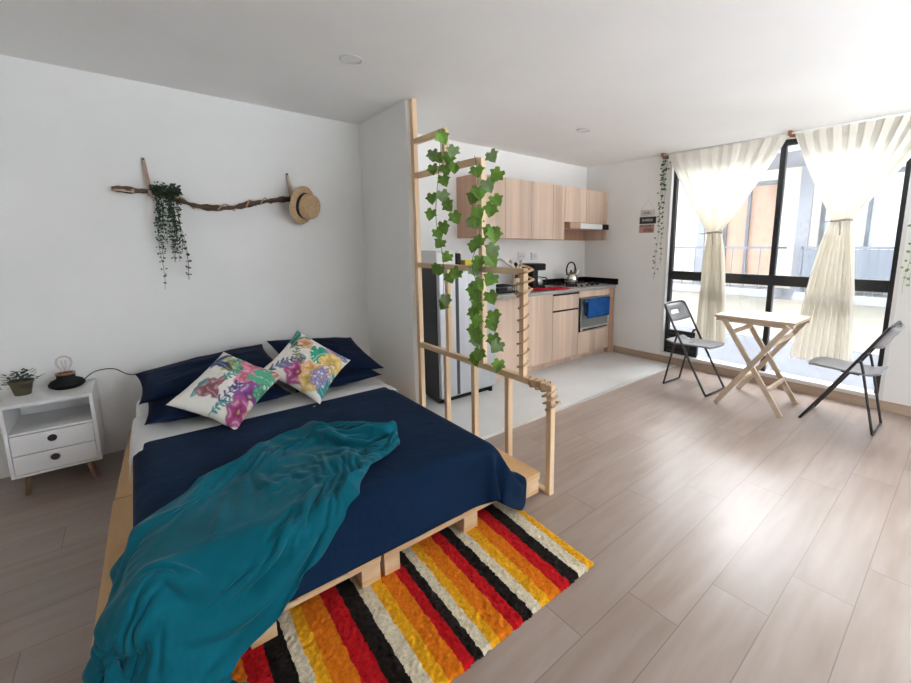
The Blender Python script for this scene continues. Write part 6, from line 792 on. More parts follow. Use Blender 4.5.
tag(baked('comforter', COMF, 62, 50, 'navy', .012, -1), 'navy blue comforter spread over the bed, one corner drooping to the rug', 'comforter')
tag(baked('throw_blanket', BLAN, 78, 54, 'teal', .006, 1), 'rumpled teal throw blanket trailing across the comforter and off the foot of the bed', 'blanket')

# ------------------------------------------------------------------ pillows and printed cushions
def pillow_pts(n, c, ex, ey, T, seed, sides=(1, -1), amp=.012, bow=.07):
    ex, ey = Vector(ex), Vector(ey); en = ex.cross(ey).normalized(); c = Vector(c); out = []
    for sd in sides:
        P = []
        for i in range(n):
            for j in range(n):
                u, v = 2*i/(n-1)-1, 2*j/(n-1)-1
                h = max(0, (1-abs(u)**2.6)*(1-abs(v)**2.6))**.55
                uu = u*(1-bow*(1-v*v)); vv = v*(1-bow*(1-u*u))
                edge = (1-u*u)*(1-v*v)
                wr = amp*(nz(u*2.2+seed, v*2.2, seed)+.5*nz(u*6+seed, v*6, 2))*min(1, edge*3)
                P.append(c+ex*uu+ey*vv+en*(sd*(T*h+wr*h)+.35*amp*nz(u*3, v*3, seed+9)))
        out.append(P)
    return out
def pillow(name, c, ex, ey, T, m, seed, n=36, **k):
    A, B = pillow_pts(n, c, ex, ey, T, seed, **k)
    o = MB().add(A, gridf(n, n)).add(B, [tuple(reversed(f)) for f in gridf(n, n)]).build(name, m, smooth=True)
    bm = bmesh.new(); bm.from_mesh(o.data); bmesh.ops.remove_doubles(bm, verts=bm.verts[:], dist=.0005); bmesh.ops.recalc_face_normals(bm, faces=bm.faces[:]); bm.to_mesh(o.data); bm.free()
    return o
def quad_pillow(name, bl, br, tr, tl, T, m, seed, **k):
    bl, br, tr, tl = map(Vector, (bl, br, tr, tl)); c = (bl+br+tr+tl)/4
    return pillow(name, c, ((br+tr)-(bl+tl))/4, ((tl+tr)-(bl+br))/4, T, m, seed, **k)
G = 'navy pillows at the head of the bed'
tag(quad_pillow('pillow', (-.05, 2.75, .45), (.64, 2.75, .45), (.64, 3.44, .45), (-.05, 3.44, .45), .068, 'navyp', 1), 'navy pillow lying flat beneath another on the nightstand side of the bed', 'pillow', G)
tag(quad_pillow('pillow', (-.05, 3.00, .510), (.64, 2.98, .560), (.66, 3.53, .650), (-.09, 3.53, .525), .055, 'navyp', 2), 'upper navy pillow behind the left floral cushion, one corner toward the nightstand', 'pillow', G)
tag(quad_pillow('pillow', (.67, 2.76, .45), (1.23, 2.76, .45), (1.23, 3.44, .45), (.67, 3.44, .45), .062, 'navyp', 3), 'navy pillow lying flat beneath another on the partition wall side of the bed', 'pillow', G)
tag(quad_pillow('pillow', (.67, 2.93, .545), (1.27, 2.78, .455), (1.28, 3.48, .625), (.68, 3.53, .62), .055, 'navyp', 4), 'upper navy pillow behind the right floral cushion, against the partition wall', 'pillow', G)

MT['print'] = attr_mat('floral_print_cotton')
def paint(n, motifs):
    """colours of the printed cloth on an n x n grid"""
    u, v = np.meshgrid(np.linspace(0, 1, n), np.linspace(0, 1, n), indexing='ij')
    H = (u-.5)+(v-.5); Vv = (v-.5)-(u-.5)
    H = H+.018*np.sin(17*Vv+3)+.010*np.sin(41*H+23*Vv); Vv = Vv+.018*np.sin(15*H+1)+.010*np.sin(37*Vv-19*H)
    col = np.empty((n, n, 3)); col[:] = (.80, .775, .71)
    def put(mask, c, a=1.0):
        m_ = (np.clip(mask, 0, 1)*a)[..., None]; col[:] = col*(1-m_)+np.array(c)*m_
    soft = lambda d, w=.018: np.clip(.5-d/w, 0, 1)
    for kind, h, w_, r, ang, c in motifs:
        if kind in ('flower', 'ruffle', 'monstera', 'leaf'): r = r*1.22
        dx, dy = H-h, Vv-w_; ca, sa = math.cos(ang), math.sin(ang); x, y = dx*ca+dy*sa, -dx*sa+dy*ca
        c = np.array(c); dk = c*.32; lt = c*.45+.5
        rad = np.hypot(x, y); th = np.arctan2(y, x)
        if kind == 'flower':
            R = r*(.82+.18*np.abs(np.cos(2.5*th)))
            put(soft(rad-R, .03), c*.9+.05)
            put(np.clip(1.1-rad/R, 0, 1)*(rad < R), c*.75)
            put(soft(np.abs(rad-.70*R)-.02, .04)*(np.cos(5*th) < .5), lt, .6)
            put(soft(rad-R*.42*(.8+.2*np.cos(5*th+1)), .04), dk*1.6, .8)
            put(soft(np.abs(np.sin(2.5*th))*rad-.006, .016)*(rad < R), dk, .55)
            put(soft(rad-.10*r, .03), (.6, .5, .2), .7)
        elif kind == 'ruffle':
            for q in range(4):
                R = r*(1-.22*q)*(.85+.15*np.sin(4*th+q*1.3)); put(soft(rad-R), c*(1-.15*q) if q % 2 else lt*.9)
                put(soft(np.abs(rad-R)-.008, .014), dk, .7)
        elif kind == 'leaf':
            e = np.abs(y)-.36*r*(1-(x/r)**2); put(soft(e)*(np.abs(x) < r), c)
            put(soft(np.abs(y)-.008, .012)*(np.abs(x) < r), lt, .8)
            put(soft(np.abs(((x-np.abs(y)*.8)*28/r*.12+50) % .5-.25)*.1-.006, .01)*soft(e)*(np.abs(x) < r), dk, .5)
        elif kind == 'monstera':
            R = r*(.8+.2*np.cos(th))*(1-.34*(np.cos(7*th) > .72)*(rad > .45*r)); put(soft(rad-R), c); put(soft(np.abs(y)-.01, .012)*(rad < R), lt, .8)
            put(soft(np.abs(np.sin(3.5*th))*rad-.008, .012)*(rad < R), dk, .6)
        elif kind == 'dots':
            for q in range(26):
                a = q*2.4; rr = r*math.sqrt(q/26); d = np.hypot(x-rr*math.cos(a), y-rr*math.sin(a))
                put(soft(d-.05), dk); put(soft(d-.038), c if q % 3 else lt)
        elif kind == 'sprig':
            put(soft(np.abs(y)-.010, .012)*(np.abs(x) < r), c)
            for q in range(5):
                for sd in (1, -1):
                    x0_ = -r+.36*r*q+.25*r; a = sd*.9; X = (x-x0_)*math.cos(a)+y*math.sin(a); Y = -(x-x0_)*math.sin(a)+y*math.cos(a)-0
                    X -= .22*r; put(soft(np.abs(Y)-.075*r*(1-(X/(.26*r))**2), .014)*(np.abs(X) < .26*r), c)
    return np.clip(col, 0, 1)
def cushion(A, B, C_, D, T, seed, motifs, label):
    A, B, C_, D = map(Vector, (A, B, C_, D)); c = (A+B+C_+D)/4
    # square axes: u runs from left corner A to bottom corner D, v from A to the top corner B
    ex = ((D-A)+(C_-B))/4; ey = ((B-A)+(C_-D))/4; n = 130
    Pf, Pb = pillow_pts(n, c, ex, ey, T, seed, amp=.014, bow=.10)
    mb = MB().add(Pf, gridf(n, n)).add(Pb, [tuple(reversed(f)) for f in gridf(n, n)])
    me_o = mb.build('floral_cushion', 'print', smooth=True)
    me = me_o.data; at = me.color_attributes.new('print', 'FLOAT_COLOR', 'POINT')
    col = paint(n, motifs).reshape(-1, 3); buf = np.ones((2*n*n, 4)); buf[:n*n, :3] = col; buf[n*n:, :3] = col
    at.data.foreach_set('color', buf.ravel())
    return tag(me_o, label, 'cushion', 'floral cushions leaning on the navy pillows')
pk, cor, gr, pu, pe, mg, te, na, yg, pl = (.78, .20, .30), (.80, .22, .17), (.09, .42, .24), (.27, .05, .30), (.80, .40, .26), (.42, .04, .20), (.03, .30, .28), (.05, .07, .20), (.50, .52, .16), (.30, .10, .13)
mL = [('flower', .62, .12, .22, .6, cor), ('leaf', .74, -.02, .22, 1.4, gr), ('ruffle', .20, -.60, .24, 0, mg), ('flower', .52, -.62, .2, .5, pe), ('leaf', .20, .22, .24, -.5, gr), ('leaf', -.2, -.02, .16, .6, pl), ('flower', .44, .12, .16, 0, (.70, .32, .36)), ('leaf', -.5, .06, .20, .9, te), ('flower', -.38, -.06, .18, .2, pl), ('leaf', -.33, -.22, .16, -1.2, pl), ('leaf', -.08, .66, .26, .5, na), ('flower', .06, .48, .20, .3, yg), ('leaf', -.10, .50, .22, -.9, na), ('leaf', .02, .33, .12, -.9, (.03, .10, .07)),
      ('sprig', .30, .50, .26, -.2, te), ('leaf', .36, .40, .2, .4, gr), ('sprig', .06, .12, .26, .2, te), ('flower', .52, .30, .22, .4, pk), ('ruffle', .84, .10, .20, 0, cor), ('flower', .29, -.04, .18, .9, pk), ('monstera', .64, -.15, .26, 2.4, gr), ('sprig', -.04, -.32, .32, .7, na),
      ('sprig', .12, -.24, .2, -.4, na), ('flower', .34, -.50, .27, .2, pu), ('flower', .08, -.72, .22, 0, mg), ('ruffle', .40, -.80, .2, 0, pe), ('sprig', -.22, -.52, .22, .1, te), ('dots', .56, -.42, .12, 0, gr)]
mR = [('leaf', .5, .12, .24, .3, (.05, .36, .26)), ('ruffle', .08, -.42, .28, 0, (.78, .50, .22)), ('leaf', .42, -.52, .2, .9, (.1, .4, .3)), ('leaf', .02, -.66, .22, 2.2, (.2, .4, .2)), ('flower', -.2, -.4, .2, .4, (.6, .14, .3)), ('leaf', -.12, .78, .26, 1.0, te), ('leaf', .02, .62, .22, .1, te), ('leaf', -.2, .56, .18, .7, (.04, .16, .12)), ('flower', .04, .48, .16, 0, (.85, .42, .2)), ('sprig', -.25, .22, .26, 1.1, (.18, .19, .09)), ('flower', -.22, .0, .12, 0, (.16, .17, .16)), ('monstera', .26, .04, .30, .5, (.04, .38, .24)),
      ('sprig', -.62, .02, .28, .2, na), ('leaf', -.5, -.08, .2, -.3, (.16, .18, .32)), ('flower', .68, .16, .20, 0, (.55, .30, .52)), ('dots', .84, .08, .14, 0, (.22, .25, .5)), ('flower', -.36, -.28, .22, 0, mg), ('flower', .50, -.16, .24, .3, (.88, .60, .14)), ('ruffle', .34, -.36, .18, 0, (.86, .58, .18)),
      ('flower', -.02, -.32, .22, .2, (.84, .46, .18)), ('flower', -.14, -.54, .20, 0, (.78, .52, .14)), ('dots', .16, -.52, .25, 0, (.36, .30, .60)), ('leaf', .26, -.80, .22, 1.2, te), ('leaf', .14, -.84, .18, 2, te)]
cushion((.052, 2.80, .505), (.341, 3.02, .735), (.625, 2.86, .535), (.300, 2.52, .40), .085, 5, mL, 'floral cushion with pink and purple blooms, nearer the nightstand')
cushion((.52, 2.90, .575), (.765, 3.08, .80), (1.06, 2.86, .555), (.745, 2.62, .40), .08, 8, mR, 'floral cushion with yellow blooms and a green leaf, nearer the partition wall')

# ------------------------------------------------------------------ striped rug
def rug():
    x0, x1, y0, y1 = -.62, 1.335, .955, 1.72
    m, nt, b = nodes('striped_wool'); tc = nd(nt, 'ShaderNodeTexCoord'); sp = nd(nt, 'ShaderNodeSeparateXYZ'); L(nt, tc.outputs['Object'], sp.inputs[0])
    nn = noise_fac(nt, 26, 3)
    X = mth(nt, 'ADD', sp.outputs[0], mth(nt, 'MULTIPLY', mth(nt, 'SUBTRACT', nn, .5), .018))
    X = mth(nt, 'ADD', X, mth(nt, 'MULTIPLY', mth(nt, 'MULTIPLY', mth(nt, 'SUBTRACT', sp.outputs[1], .96), sp.outputs[0]), -.05))
    BK, RD, OR, YE, WH = (.016, .012, .010), (.50, .008, .012), (.72, .18, .008), (.80, .38, .012), (.70, .61, .45)
    cyc = (WH, YE, OR, RD, BK)
    st = [-.60, -.555, -.51, -.43, -.385, -.335, -.285, -.24, -.165, -.115, -.06, -.01, .035, .125, .185, .245, .282, .32, .388, .446, .504, .553, .595, .652, .692, .729, .766, .803, .865, .914, .963, 1.009, 1.056, 1.116, 1.173, 1.229, 1.288]
    seq = [(p, cyc[i % 5]) for i, p in enumerate(st)]
    r = None
    for pos, c in seq:
        f = mth(nt, 'GREATER_THAN', X, pos)
        r = mixc(nt, f, r if r is not None else BK, c)
    f2 = noise_fac(nt, 90, 3)
    L(nt, mixc(nt, .55, r, ramp(nt, f2, [(.3, (.45, .45, .45)), (.65, (1, 1, 1))]), 'MULTIPLY'), b.inputs['Base Color'])
    b.inputs['Roughness'].default_value = .95; b.inputs['Specular IOR Level'].default_value = .03; b.inputs['Sheen Weight'].default_value = .05
    nu, nv = 330, 130; V = []
    rg = np.random.default_rng(3)
    for i in range(nu):
        for j in range(nv):
            x = x0+(x1-x0)*i/(nu-1); y = y0+(y1-y0)*j/(nv-1); e = min(i, nu-1-i, j*1.0, nv-1-j)
            x += (y-.955)*.05*(i/nu)
            h = .013+.004*nz(x*40, y*40)+.006*nz(x*110, y*110, 3)+.004*rg.random()
            if e < 2: h *= (.15, .7)[int(e)]
            if y > 1.46: h = min(h, .017)
            V.append((x+.002*rg.standard_normal()+.004*nz(y*30, 2)*(i in (0, nu-1)), y+.002*rg.standard_normal()+.005*nz(x*30, 5)*(j == 0), h))
    o = MB().add(V, gridf(nu, nv)).build('striped_rug', m, smooth=True)
    md = o.modifiers.new('thick', 'SOLIDIFY'); md.thickness = .0015; md.offset = -1
    tag(o, 'shaggy rug striped in red, orange, yellow, white and black at the foot of the bed', 'rug')
rug()

# ------------------------------------------------------------------ nightstand and what stands on it
ns = thing('nightstand', (-.432, 3.49, 0), 'white nightstand with an open shelf and two drawers left of the bed', 'nightstand')
nx0, nx1, ny0, ny1, nb, ntp = -.607, -.258, 3.31, 3.685, .118, .522
c = MB(); c.box(nx0, nx1, ny0, ny1, ntp-.018, ntp); c.box(nx0, nx0+.016, ny0, ny1, nb, ntp-.018); c.box(nx1-.016, nx1, ny0, ny1, nb, ntp-.018)
c.box(nx0+.016, nx1-.016, ny0, ny1, nb, nb+.014); c.box(nx0+.016, nx1-.016, ny0+.01, ny1, .352, .364); c.box(nx0+.016, nx1-.016, ny1-.01, ny1, nb, ntp-.018)
c.build('carcass', 'white', ns, bev=.0025)
for z0, z1 in ((.242, .349), (.135, .238)):
    d = MB().box(nx0+.018, nx1-.018, ny0+.002, ny0+.018, z0, z1).box(nx0+.03, nx1-.03, ny0+.018, ny1-.03, z0+.004, z1-.02).build('drawer', 'white', ns, bev=.0015)
    MB().lathe([(0, .004), (.017, .004), (.0185, .002), (.0185, 0)], ((nx0+nx1)/2-.005, ny0+.0015, z1-.042), (0, -1, 0), sx=1).build('finger_hole', 'label', d)
for sx, sy in ((nx0+.06, ny0+.05), (nx1-.06, ny0+.05), (nx0+.06, ny1-.06), (nx1-.06, ny1-.06)):
    dx = -.02 if sx < -.43 else .02
    MB().tube([(sx, sy, nb), (sx+dx, sy-.01*(1 if sy < 3.5 else -1), 0)], [.017, .010], 12).build('leg', 'darkwood', ns, smooth=True)
# potted plant
px_, py_ = -.545, 3.535
pp = thing('potted_plant', (px_, py_, ntp), 'small leafy plant in an olive pot on the nightstand', 'plant')
MB().lathe([(.032, 0), (.045, .068), (.050, .069), (.050, .083), (.044, .083), (.041, .072), (0, .072)], (px_, py_, ntp)).build('pot', 'pot', pp, smooth=True)
f = MB(); rr = random.Random(5)
def leaf(mb, p, d, n_, L_, w_, mi=0):
    d = Vector(d).normalized(); s_ = d.cross(Vector(n_)).normalized(); u = s_.cross(d).normalized(); p = Vector(p)
    mb.add([p, p+d*L_*.35+s_*w_/2+u*.15*w_, p+d*L_*.7+s_*w_*.4+u*.1*w_, p+d*L_, p+d*L_*.7-s_*w_*.4+u*.1*w_, p+d*L_*.35-s_*w_/2+u*.15*w_, p+d*L_*.5], [(0, 1, 6), (1, 2, 6), (2, 3, 6), (3, 4, 6), (4, 5, 6), (5, 0, 6)], mi)
for k in range(95):
    a = rr.uniform(0, 2*PI); rd = rr.uniform(0, .06); p = (px_+rd*math.cos(a), py_+rd*math.sin(a), ntp+.076+rr.uniform(0, .055))
    if k % 9 == 0: rd = .072; p = (px_+rd*math.cos(a), py_+.6*rd*math.sin(a), ntp+.05+rr.uniform(-.02, .05))
    leaf(f, p, (math.cos(a), math.sin(a), rr.uniform(-.3, .9)), (rr.uniform(-.3, .3), 0, 1), rr.uniform(.018, .032), rr.uniform(.010, .017))
for k in range(14):
    a = k*2.4; f.tube([(px_, py_, ntp+.06), (px_+.03*math.cos(a), py_+.03*math.sin(a), ntp+.10)], .0012, 5)
f.build('foliage', 'dgreen', pp)
# lamp with a bare bulb
MT['granite_matt'] = mat('matt_black_stone', (.007, .007, .008), .7, .3, 30, spec=.2)
lx, ly = -.372, 3.545; KL = 1.22
lp = thing('table_lamp', (lx, ly, ntp), 'squat black lamp with a bare clear bulb on the nightstand', 'lamp')
MB().lathe([(r*KL, z*KL) for r, z in [(.045, 0), (.062, .012), (.064, .022), (.055, .036), (.036, .046), (.032, .052), (.034, .070), (.026, .071), (.024, .060), (0, .060)]], (lx, ly, ntp)).build('base', 'granite_matt', lp, smooth=True)
MB().lathe([(r*KL, z*KL) for r, z in [(.034, .066), (.0352, .068), (.0352, .074), (.027, .074), (.027, .066)]], (lx, ly, ntp)).build('collar', 'copper', lp, smooth=True)
bl = MB().lathe([(r*KL, z*KL) for r, z in [(.013, .066), (.014, .085), (.026, .108), (.030, .125), (.026, .144), (.012, .155), (0, .157)]], (lx, ly, ntp)).build('bulb', 'bulb', lp, smooth=True)
fl = MB()
for k in range(6):
    a = k*PI/3; fl.tube([(lx+.004*math.cos(a), ly+.004*math.sin(a), ntp+.10), (lx+.012*math.cos(a), ly+.012*math.sin(a), ntp+.165), (lx+.012*math.cos(a+.6), ly+.012*math.sin(a+.6), ntp+.11)], .0004, 5)
fl.build('filament', 'copper', bl)
def smoothp(pts, n=8):
    P = [Vector(p) for p in pts]; out = []
    for i in range(len(P)-1):
        p0, p1, p2, p3 = P[max(i-1, 0)], P[i], P[i+1], P[min(i+2, len(P)-1)]
        for k in range(n):
            t = k/n; out.append(.5*((2*p1)+(p2-p0)*t+(2*p0-5*p1+4*p2-p3)*t*t+(3*p1-p0-3*p2+p3)*t**3))
    return out+[P[-1]]
MB().tube(smoothp([(lx+.07, ly, ntp+.03), (lx+.11, ly+.03, ntp+.06), (lx+.16, ly+.06, ntp+.065), (lx+.21, 3.63, ntp+.05), (-.10, 3.64, ntp+.0), (.0, 3.66, .50), (.12, 3.67, .46)]), .003, 8).build('cord', 'dark', lp, smooth=True)

# ------------------------------------------------------------------ driftwood rack, straps, trailing plant, hat
dw = thing('driftwood_rack', (.45, YH, 1.66), 'crooked driftwood branch hung on two straps on the wall above the bed', 'wall decoration')
path = smoothp([(-.06, 3.655, 1.705), (.05, 3.655, 1.700), (.16, 3.655, 1.700), (.25, 3.65, 1.662), (.36, 3.655, 1.625), (.47, 3.655, 1.618), (.58, 3.65, 1.630), (.68, 3.655, 1.662), (.80, 3.655, 1.690), (.92, 3.655, 1.712), (1.04, 3.655, 1.715)], 6)
R = [.017+.005*math.sin(i*.5)+.003*math.sin(i*1.7) for i in range(len(path))]; R[0] = .010; R[1] = .014
MB().tube(path, R, 12).build('branch', 'drift', dw, smooth=True)
MB().hexa([(-.055, 3.634, 1.690), (.045, 3.634, 1.684), (.045, 3.641, 1.684), (-.055, 3.645, 1.690)], [(-.055, 3.638, 1.700), (.045, 3.634, 1.708), (.045, 3.641, 1.708), (-.055, 3.645, 1.700)]).build('bare_patch', 'cutw', dw)
for x, zt, zb_ in ((.122, 1.915, 1.70), (.965, 1.915, 1.71)):
    s = MB(); s.hexa([(x-.010, 3.632, zb_-.02), (x+.008, 3.632, zb_-.02), (x+.008, 3.636, zb_-.02), (x-.010, 3.636, zb_-.02)], [(x-.022, 3.690, zt), (x-.006, 3.690, zt), (x-.006, 3.694, zt), (x-.022, 3.694, zt)])
    s.hexa([(x-.012, 3.676, zb_-.02), (x+.014, 3.676, zb_-.02), (x+.014, 3.680, zb_-.02), (x-.012, 3.680, zb_-.02)], [(x-.021, 3.692, zt), (x-.006, 3.692, zt), (x-.006, 3.698, zt), (x-.021, 3.698, zt)])
    s.box(x-.013, x+.013, 3.632, 3.680, zb_-.024, zb_-.02); st = s.build('strap', 'leather', dw)
    MB().lathe([(0, .016), (.005, .016), (.005, 0), (0, 0)], (x-.013, 3.70, zt-.010), (0, -1, 0), 10).build('nail', 'dark', st)
for (a, b) in ((17, 23), (30, 36), (40, 44), (45, 49)):
    pts = []
    for k in range(17):
        t = k/16; i = a+(b-a)*t; p = path[int(i)].lerp(path[min(int(i)+1, len(path)-1)], i-int(i)); an = -.6+t*2*PI*.75
        pts.append(p+Vector((0, -math.cos(an)*.0265, math.sin(an)*.0265)))
    MB().tube(pts, .005, 8).build('rope_wrap', 'rope', dw, smooth=True)
tp = thing('trailing_plant', (.19, 3.65, 1.72), 'dark green trailing plant hanging from the driftwood branch', 'plant')
f = MB(); rr = random.Random(11)
for k in range(26):
    x0_ = .150+.095*rr.random(); ln = rr.choice([.18, .28, .36, .42, .48]); 
    if k == 0: x0_, ln = .15, .66
    if k in (1, 2): x0_, ln = .25, .60
    xe = x0_+(-.02 if x0_ < .2 else .03)*rr.uniform(-.2, 1.2); ye = 3.635+rr.uniform(-.025, .03)
    pts = [Vector((x0_+(xe-x0_)*t+.008*math.sin(t*9+k), ye+.006*math.sin(t*7+k*2), 1.725-ln*t)) for t in [i/14 for i in range(15)]]
    f.tube(pts, .0011, 5)
    m_ = int(ln/.011)
    for q in range(m_):
        t = q/m_; p = pts[int(t*14)]+Vector((rr.uniform(-.012, .012), rr.uniform(-.012, .010), rr.uniform(-.006, .006)))
        leaf(f, p, (rr.uniform(-1, 1), rr.uniform(-.8, .3), rr.uniform(-.9, .2)), (rr.uniform(-.6, .6), -1, rr.uniform(-.4, .4)), rr.uniform(.009, .015), rr.uniform(.008, .012))
for k in range(160):
    p = (.13+.14*rr.random(), 3.60+.06*rr.random(), 1.69+.07*rr.random()*(1-.5*abs(k % 10-5)/5)); leaf(f, p, (rr.uniform(-1, 1), rr.uniform(-1, .2), rr.uniform(-.6, .8)), (0, -1, .4), .022, .014)
f.build('foliage', 'dgreen', tp)
ht = thing('straw_hat', (1.06, 3.62, 1.66), 'straw hat with a black band hanging on the end of the driftwood branch', 'hat')
ax = Vector((.60, -.78, -.20)).normalized(); hc = Vector((1.03, 3.595, 1.668))
MB().lathe([(.095, 0), (.12, .002), (.142, -.012), (.147, -.010), (.142, -.006), (.12, .007), (.095, .006)], hc, ax, 40).build('brim', 'straw', ht, smooth=True)
MB().lathe([(.098, 0), (.096, .03), (.094, .065), (.088, .082), (.068, .087), (.04, .078), (0, .076)], hc, ax, 40).build('crown', 'straw', ht, smooth=True)
MB().lathe([(.0985, .006), (.0990, .007), (.0978, .028), (.0966, .029)], hc, ax, 40).build('hat_band', 'ribbon', ht, smooth=True)
IVYA = [(1.545, 2.402, 2.046, 0.062), (1.545, 2.516, 1.953, 0.062), (1.545, 2.443, 1.923, 0.062), (1.545, 2.326, 1.906, 0.062), (1.545, 2.28, 1.941, 0.062), (1.545, 2.52, 1.864, 0.062), (1.545, 2.363, 1.844, 0.062), (1.545, 2.39, 1.779, 0.062), (1.545, 2.262, 1.842, 0.062), (1.545, 2.543, 1.678, 0.062), (1.545, 2.406, 1.68, 0.062), (1.545, 2.349, 1.618, 0.062), (1.545, 2.562, 1.573, 0.062), (1.545, 2.272, 1.538, 0.062), (1.545, 2.403, 1.48, 0.062), (1.545, 2.479, 1.443, 0.062), (1.545, 2.457, 1.376, 0.062), (1.545, 2.375, 1.284, 0.062), (1.545, 2.465, 1.194, 0.062), (1.545, 2.516, 1.199, 0.062), (1.545, 2.273, 1.183, 0.062), (1.545, 2.344, 1.153, 0.062), (1.545, 2.425, 0.964, 0.062), (1.545, 2.399, 0.994, 0.062)]
IVYC = [(1.535, 2.023, 1.787, 0.064), (1.535, 1.884, 1.849, 0.064), (1.535, 1.841, 1.743, 0.064), (1.535, 1.921, 1.698, 0.064), (1.535, 2.055, 1.643, 0.064), (1.535, 2.006, 1.667, 0.064), (1.535, 1.851, 1.61, 0.064), (1.535, 1.896, 1.563, 0.064), (1.535, 2.017, 1.554, 0.064), (1.535, 2.068, 1.498, 0.064), (1.535, 2.038, 1.509, 0.064), (1.535, 1.915, 1.441, 0.064), (1.535, 1.87, 1.423, 0.064), (1.535, 2.011, 1.385, 0.064), (1.535, 2.061, 1.356, 0.064), (1.535, 1.889, 1.333, 0.064), (1.535, 1.898, 1.276, 0.064), (1.535, 2.013, 1.261, 0.064), (1.535, 2.064, 1.211, 0.064), (1.535, 1.9, 1.166, 0.064), (1.535, 2.025, 1.128, 0.064), (1.535, 2.067, 1.088, 0.064), (1.535, 2.047, 1.053, 0.064), (1.535, 1.901, 1.06, 0.064), (1.535, 1.874, 0.95, 0.064), (1.535, 1.893, 0.899, 0.064), (1.535, 2.038, 0.992, 0.064), (1.535, 2.07, 0.944, 0.064), (1.535, 2.04, 0.904, 0.064), (1.535, 2.072, 0.836, 0.064), (1.535, 2.031, 0.798, 0.064), (1.535, 1.875, 0.806, 0.064), (1.535, 1.847, 0.774, 0.064), (1.535, 2.052, 0.776, 0.064), (1.535, 2.023, 0.691, 0.064), (1.535, 2.065, 0.651, 0.064), (1.535, 1.839, 0.66, 0.064)]
# ------------------------------------------------------------------ stepped batten railing
XR = 1.575
rd = thing('batten_railing', (XR, 2.1, 0), 'stepped railing of pine battens between the bed and the kitchen', 'railing')
hw = .017
def post(y, z0, z1, w_=.036): return MB().box(XR-hw, XR+hw, y-w_/2, y+w_/2, z0, z1).build('post', 'pine', rd, bev=.002)
def railb(y0, y1, z, h=.036): return MB().box(XR-hw, XR+hw, y0, y1, z-h/2, z+h/2).build('rail', 'piney', rd, bev=.002)
post(2.815, 0, ZC-.002, .042)
post(2.415, 1.874, 2.071); post(2.415, .628, 1.199); post(2.03, .628, 1.868); pd = post(1.664, .628, 1.199)
pe_ = post(1.448, 0, .592)
post(2.455, .018, .592); post(2.125, .018, .592); post(1.790, .018, .592)
railb(2.397, 2.794, 2.089); railb(2.05, 2.794, 1.856); railb(1.646, 2.794, 1.217); railb(1.430, 2.794, .610); railb(1.467, 2.794, .0, .0001) if 0 else None
MB().box(XR-hw, XR+hw, 1.467, 2.794, 0, .017).build('rail', 'piney', rd, bev=.002)
def coil(name, p0, p1, turns, r, rr_, jit=0, parent=rd, seed=1):
    p0, p1 = Vector(p0), Vector(p1); d = (p1-p0).normalized(); s1 = d.cross(Vector((1, 0, 0))); 
    if s1.length < .1: s1 = d.cross(Vector((0, 0, 1)))
    s1.normalize(); s2 = d.cross(s1); n = int(turns*16); pts = []
    for i in range(n+1):
        t = i/n; a = t*turns*2*PI; q = r*(1+jit*nz(t*turns*.7, seed, 3))
        # square-ish winding round a batten
        m_ = max(abs(math.cos(a)), abs(math.sin(a))); k = 1/m_**.6
        pts.append(p0.lerp(p1, t)+(s1*math.cos(a)+s2*math.sin(a))*q*k)
    return MB().tube(pts, rr_, 8).build(name, 'rope', parent, smooth=True)
coil('rope_coil', (XR, 1.664, .67), (XR, 1.664, 1.14), 7, .026, .0055, .25)
coil('rope_knot', (XR, 1.664, 1.09), (XR, 1.655, 1.25), 3, .040, .007, .8, seed=4)
coil('rope_knot', (XR, 1.43, .50), (XR, 1.47, .60), 3, .030, .007, .6, seed=7)
coil('rope_coil', (XR, 1.60, .61), (XR, 1.46, .61), 3.2, .027, .0055, .3, seed=9)

# ------------------------------------------------------------------ ivy garlands
IVY = [(0, -.38), (.26, -.62), (.52, -.44), (.46, -.22), (.74, .02), (.46, .18), (.36, .40), (0, .74), (-.36, .40), (-.46, .18), (-.74, .02), (-.46, -.22), (-.52, -.44), (-.26, -.62)]
def ivy_leaf(p, size, nrm, roll, parent, m='ivy'):
    n_ = Vector(nrm).normalized(); a = n_.cross(Vector((0, 0, 1)))
    if a.length < .1: a = Vector((0, 1, 0))
    a.normalize(); b = n_.cross(a); ca, sa = math.cos(roll), math.sin(roll); u = a*ca+b*sa; v = -a*sa+b*ca; p = Vector(p)
    V = [p]; cup = .16
    for x, y in IVY: V.append(p+(u*x+v*y)*size+n_*(cup*size*(abs(x)-.35*(x*x+y*y))))
    n = len(IVY)
    o = MB().add(V, [(0, i+1, (i+1) % n+1) for i in range(n)]).build('leaf', m, parent, smooth=False)
    md = o.modifiers.new('thick', 'SOLIDIFY'); md.thickness = .0016
    return o
def garland(label, vines, leaves, seed):
    z0 = max(v[0][2] for v in vines)
    g = thing('ivy_garland', vines[0][0], label, 'artificial ivy', 'leafy ivy garlands on the batten railing'); rr = random.Random(seed)
    for v in vines: MB().tube(smoothp(v, 6), .0022, 6).build('vine', 'stem', g, smooth=True)
    for (x, y, z, s) in leaves:
        ivy_leaf((x, y, z), s*rr.uniform(1.0, 1.2), (-.75+rr.uniform(-.35, .35), -.65+rr.uniform(-.35, .35), rr.uniform(-.1, .45)), rr.uniform(-.7, .7), g, 'ivyb' if rr.random() < .18 else 'ivy')
xf = XR-.03
A_ = IVYA
C_ = IVYC
garland('ivy garland hanging from the topmost short rail of the batten railing', [[(xf, 2.43, 2.10), (xf, 2.42, 1.95), (xf+.0, 2.46, 1.8), (xf, 2.50, 1.55), (xf, 2.44, 1.34), (xf, 2.42, 1.20), (xf, 2.43, 1.03)]], A_, 2)
